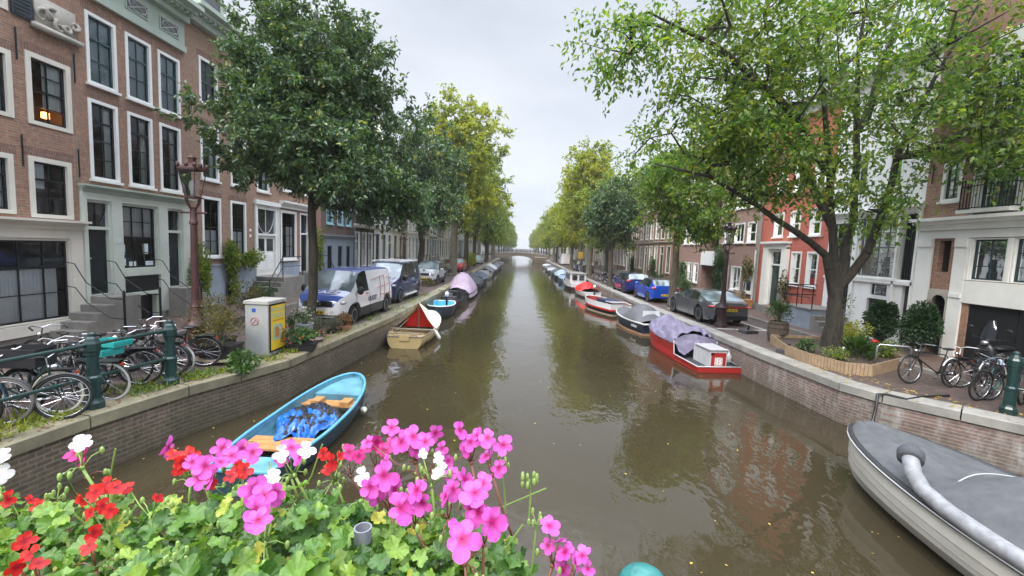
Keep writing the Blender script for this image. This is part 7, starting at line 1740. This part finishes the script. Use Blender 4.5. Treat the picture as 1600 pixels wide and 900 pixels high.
plant('magenta geranium mixed with red blooms left of centre', 'geranium', [
 (0, B_((265, 697, 36, .78), (320, 728, 42, .74), (335, 742, 40, .73), (300, 722, 34, .76), (312, 748, 34, .73), (345, 722, 30, .76))), (0, B_((362, 712, 36, .78), (378, 700, 34, .8), (348, 700, 30, .8), (395, 706, 30, .78))), (0, B_((455, 700, 34, .78), (470, 712, 32, .76), (440, 716, 30, .77)))], PINK, STEMG)
plant('pink geranium with three lilac blossoms left of centre', 'geranium', [(0, B_((398, 762, 44, .62), (412, 774, 44, .61), (430, 770, 40, .63))), (0, B_((400, 796, 44, .58), (404, 812, 42, .57)))], PINK, STEMG)
plant('magenta geranium sprigs at the far edge of the box', 'geranium', [(0, B_((588, 690, 28, .8), (600, 702, 30, .8), (575, 700, 26, .8), (612, 694, 26, .8))), (0, B_((132, 712, 34, .78), (118, 708, 28, .78))), (0, B_((545, 706, 30, .78), (560, 712, 26, .78)))], MAG, STEMR)
plant('red geranium with a full round head near the blue boat', 'geranium', [
 (0, B_((272, 712, 34, .77), (286, 722, 34, .76), (295, 708, 32, .77), (280, 732, 32, .76), (305, 716, 30, .77))), (0, B_((505, 708, 28, .76), (518, 722, 30, .75), (530, 712, 26, .76), (512, 734, 28, .75))), (0, B_((383, 734, 32, .76), (372, 728, 28, .77), (360, 744, 30, .75), (330, 756, 28, .74)))], REDF, STEMG)
plant('red geranium with loose spidery blossoms at the left', 'geranium', [
 (0, B_((168, 755, 34, .68), (150, 768, 34, .67), (128, 780, 30, .67), (182, 762, 28, .68))), (0, B_((160, 790, 30, .64), (142, 800, 30, .63), (172, 796, 28, .64))), (0, B_((12, 778, 34, .7), (48, 782, 30, .7), (60, 790, 28, .7))), (0, B_((245, 778, 22, .66), (200, 762, 22, .7)))], REDF, STEMG)
plant('red geranium with long petals in the bottom left corner', 'geranium', [(0, B_((38, 845, 38, .56), (48, 865, 38, .55), (25, 885, 38, .54), (60, 880, 30, .55))), (0, B_((145, 832, 34, .58), (140, 852, 28, .57)))], REDF, STEMR)
plant('white geranium with open blossoms scattered along the box', 'geranium', [
 (0, B_((128, 692, 44, .7),)), (0, B_((478, 702, 40, .7), (440, 706, 38, .72))), (0, B_((424, 746, 42, .66),)), (0, B_((566, 742, 40, .66),)), (0, B_((690, 735, 38, .66), (684, 715, 32, .68), (660, 708, 26, .7))), (0, B_((4, 712, 40, .7), (2, 738, 36, .7)))], WHT, STEMG)
# leaves: scalloped round blades
def ger_leaves(parent, n, x0, x1, seed, mt):
    rs = np.random.RandomState(seed); V, F = [], []; K = 36
    for k in range(n):
        f = rs.uniform(); x = rs.uniform(x0, x1); y = rs.uniform(.36, .76); edge = 1
        if x > -.06: y = rs.uniform(.4, .72)
        lay = rs.uniform()**1.2
        top = 3.545+.018*math.sin(x*9+y*7)+.014*math.sin(x*23-y*13)-.10*max(0, y-.66)/.1-.035*max(0, x+.12)/.12-.03*abs(x)
        z = top-lay*.17+rs.normal()*.008; s = rs.uniform(.007, .018)*(1.3 if y < .52 else 1)
        c = Vector((x, y, z)); nn = Vector((rs.normal()*.55, rs.normal()*.55-.3, 1.0)).normalized(); a0 = rs.uniform(0, 6.28)
        sd = nn.orthogonal().normalized(); sd.rotate(Matrix.Rotation(a0, 3, nn)); up = nn.cross(sd); b = len(V); V.append(c-nn*s*.12); cup = rs.uniform(.0, .45); wv = rs.uniform(0, 6.28)
        for ring, rr in ((0, .5), (1, 1.0)):
            for j in range(K):
                a = 2*PI*j/K+.12; lob = 1+(.12*math.cos(6*a)+.06*math.cos(18*a))*rr
                gap = 1-.75*math.exp(-((min(a, 2*PI-a))/.28)**2)*rr
                r = s*rr*lob*gap; h = cup*s*(rr**2)*.6+.16*s*rr*math.sin(3*a+wv)+.1*s*math.cos(12*a+wv)*rr*rr
                V.append(c+sd*(r*math.cos(a))+up*(r*math.sin(a))+nn*h)
        for j in range(K):
            j2 = (j+1) % K; F.append((b, b+1+j, b+1+j2, b+1+j2)); F.append((b+1+j, b+1+K+j, b+1+K+j2, b+1+j2))
    me = MB(); me.v = V; me.f = [tuple(dict.fromkeys(q)) for q in F]; me.mi = [0]*len(F)
    return me.build('foliage', mt, parent, smooth=3)
def gleaf():
    m = leafmat('geranium_leaf', [(0, (.035, .1, .02)), (.4, (.1, .22, .04)), (.8, (.19, .34, .06)), (.96, (.27, .4, .07)), (1, (.45, .4, .06))], .42, .3, fine=70)
    return m
GL = gleaf()
for k, (x0, x1, n, lb) in enumerate(((-1.35, -.85, 1300, 'leafy green geranium plant filling the left end of the box'), (-.85, -.5, 1300, 'leafy green geranium plant left of the centre of the box'), (-.5, -.22, 1150, 'bright green geranium plant in the middle of the box'), (-.24, .035, 1000, 'leafy green geranium plant under the big pink blossoms'))):
    t = thing('geranium', lb, 'geranium', (0, 0, 0)); ger_leaves(t, n, x0, x1, 500+k, GL)
    rs = np.random.RandomState(40+k)
    for q in range(12):
        m = MB(); x = rs.uniform(x0, x1); y = rs.uniform(.45, .85); p = Vector((x, y, 3.4)); e = p+Vector((rs.normal()*.05, rs.normal()*.04, rs.uniform(.08, .14))); m.tube([p, (p+e)/2+Vector((rs.normal()*.01, 0, 0)), e], .0016, 5)
        if q % 3 == 0:
            for a in range(6): an = a*1.05; r_ = .012; tip = e+Vector((r_*math.cos(an), r_*math.sin(an), .004+.006*(a % 3))); m.tube([e, tip], .0008, 4); bd = MB(); bd.ell(tip, (.003, .003, .007), 6, 4); bd.build('bud', BUDG, t)
        m.build('stem', STEMG, t)
c = at(827, 750, .7); t = thing('geranium_sprig', 'single green bud sprig standing over the water right of the flowers', 'sprig', (0, 0, 0)); m = MB(); m.tube([at(826, 815, .7), at(829, 780, .7), c], .0016, 6); m.build('stem', STEMG, t)
for a in range(12): m = MB(); an = a*.9; m.ell(c+Vector((.012*math.cos(an), .008*math.sin(an), .006*math.sin(a*2.1))), (.0032, .0032, .0075), 6, 4); m.build('bud', BUDG, t, smooth=3)
c = at(567, 824, .57); t = thing('grey_pipe', 'short grey plastic pipe standing among the geranium leaves', 'pipe', tuple(c)); m = MB(); m.lathe([(.0105, -.02), (.0115, .0), (.0097, .0), (.009, -.018), (.001, -.018)], n=20); m.build('tube', P((.2, .21, .24), .5), t, smooth=R_(40))
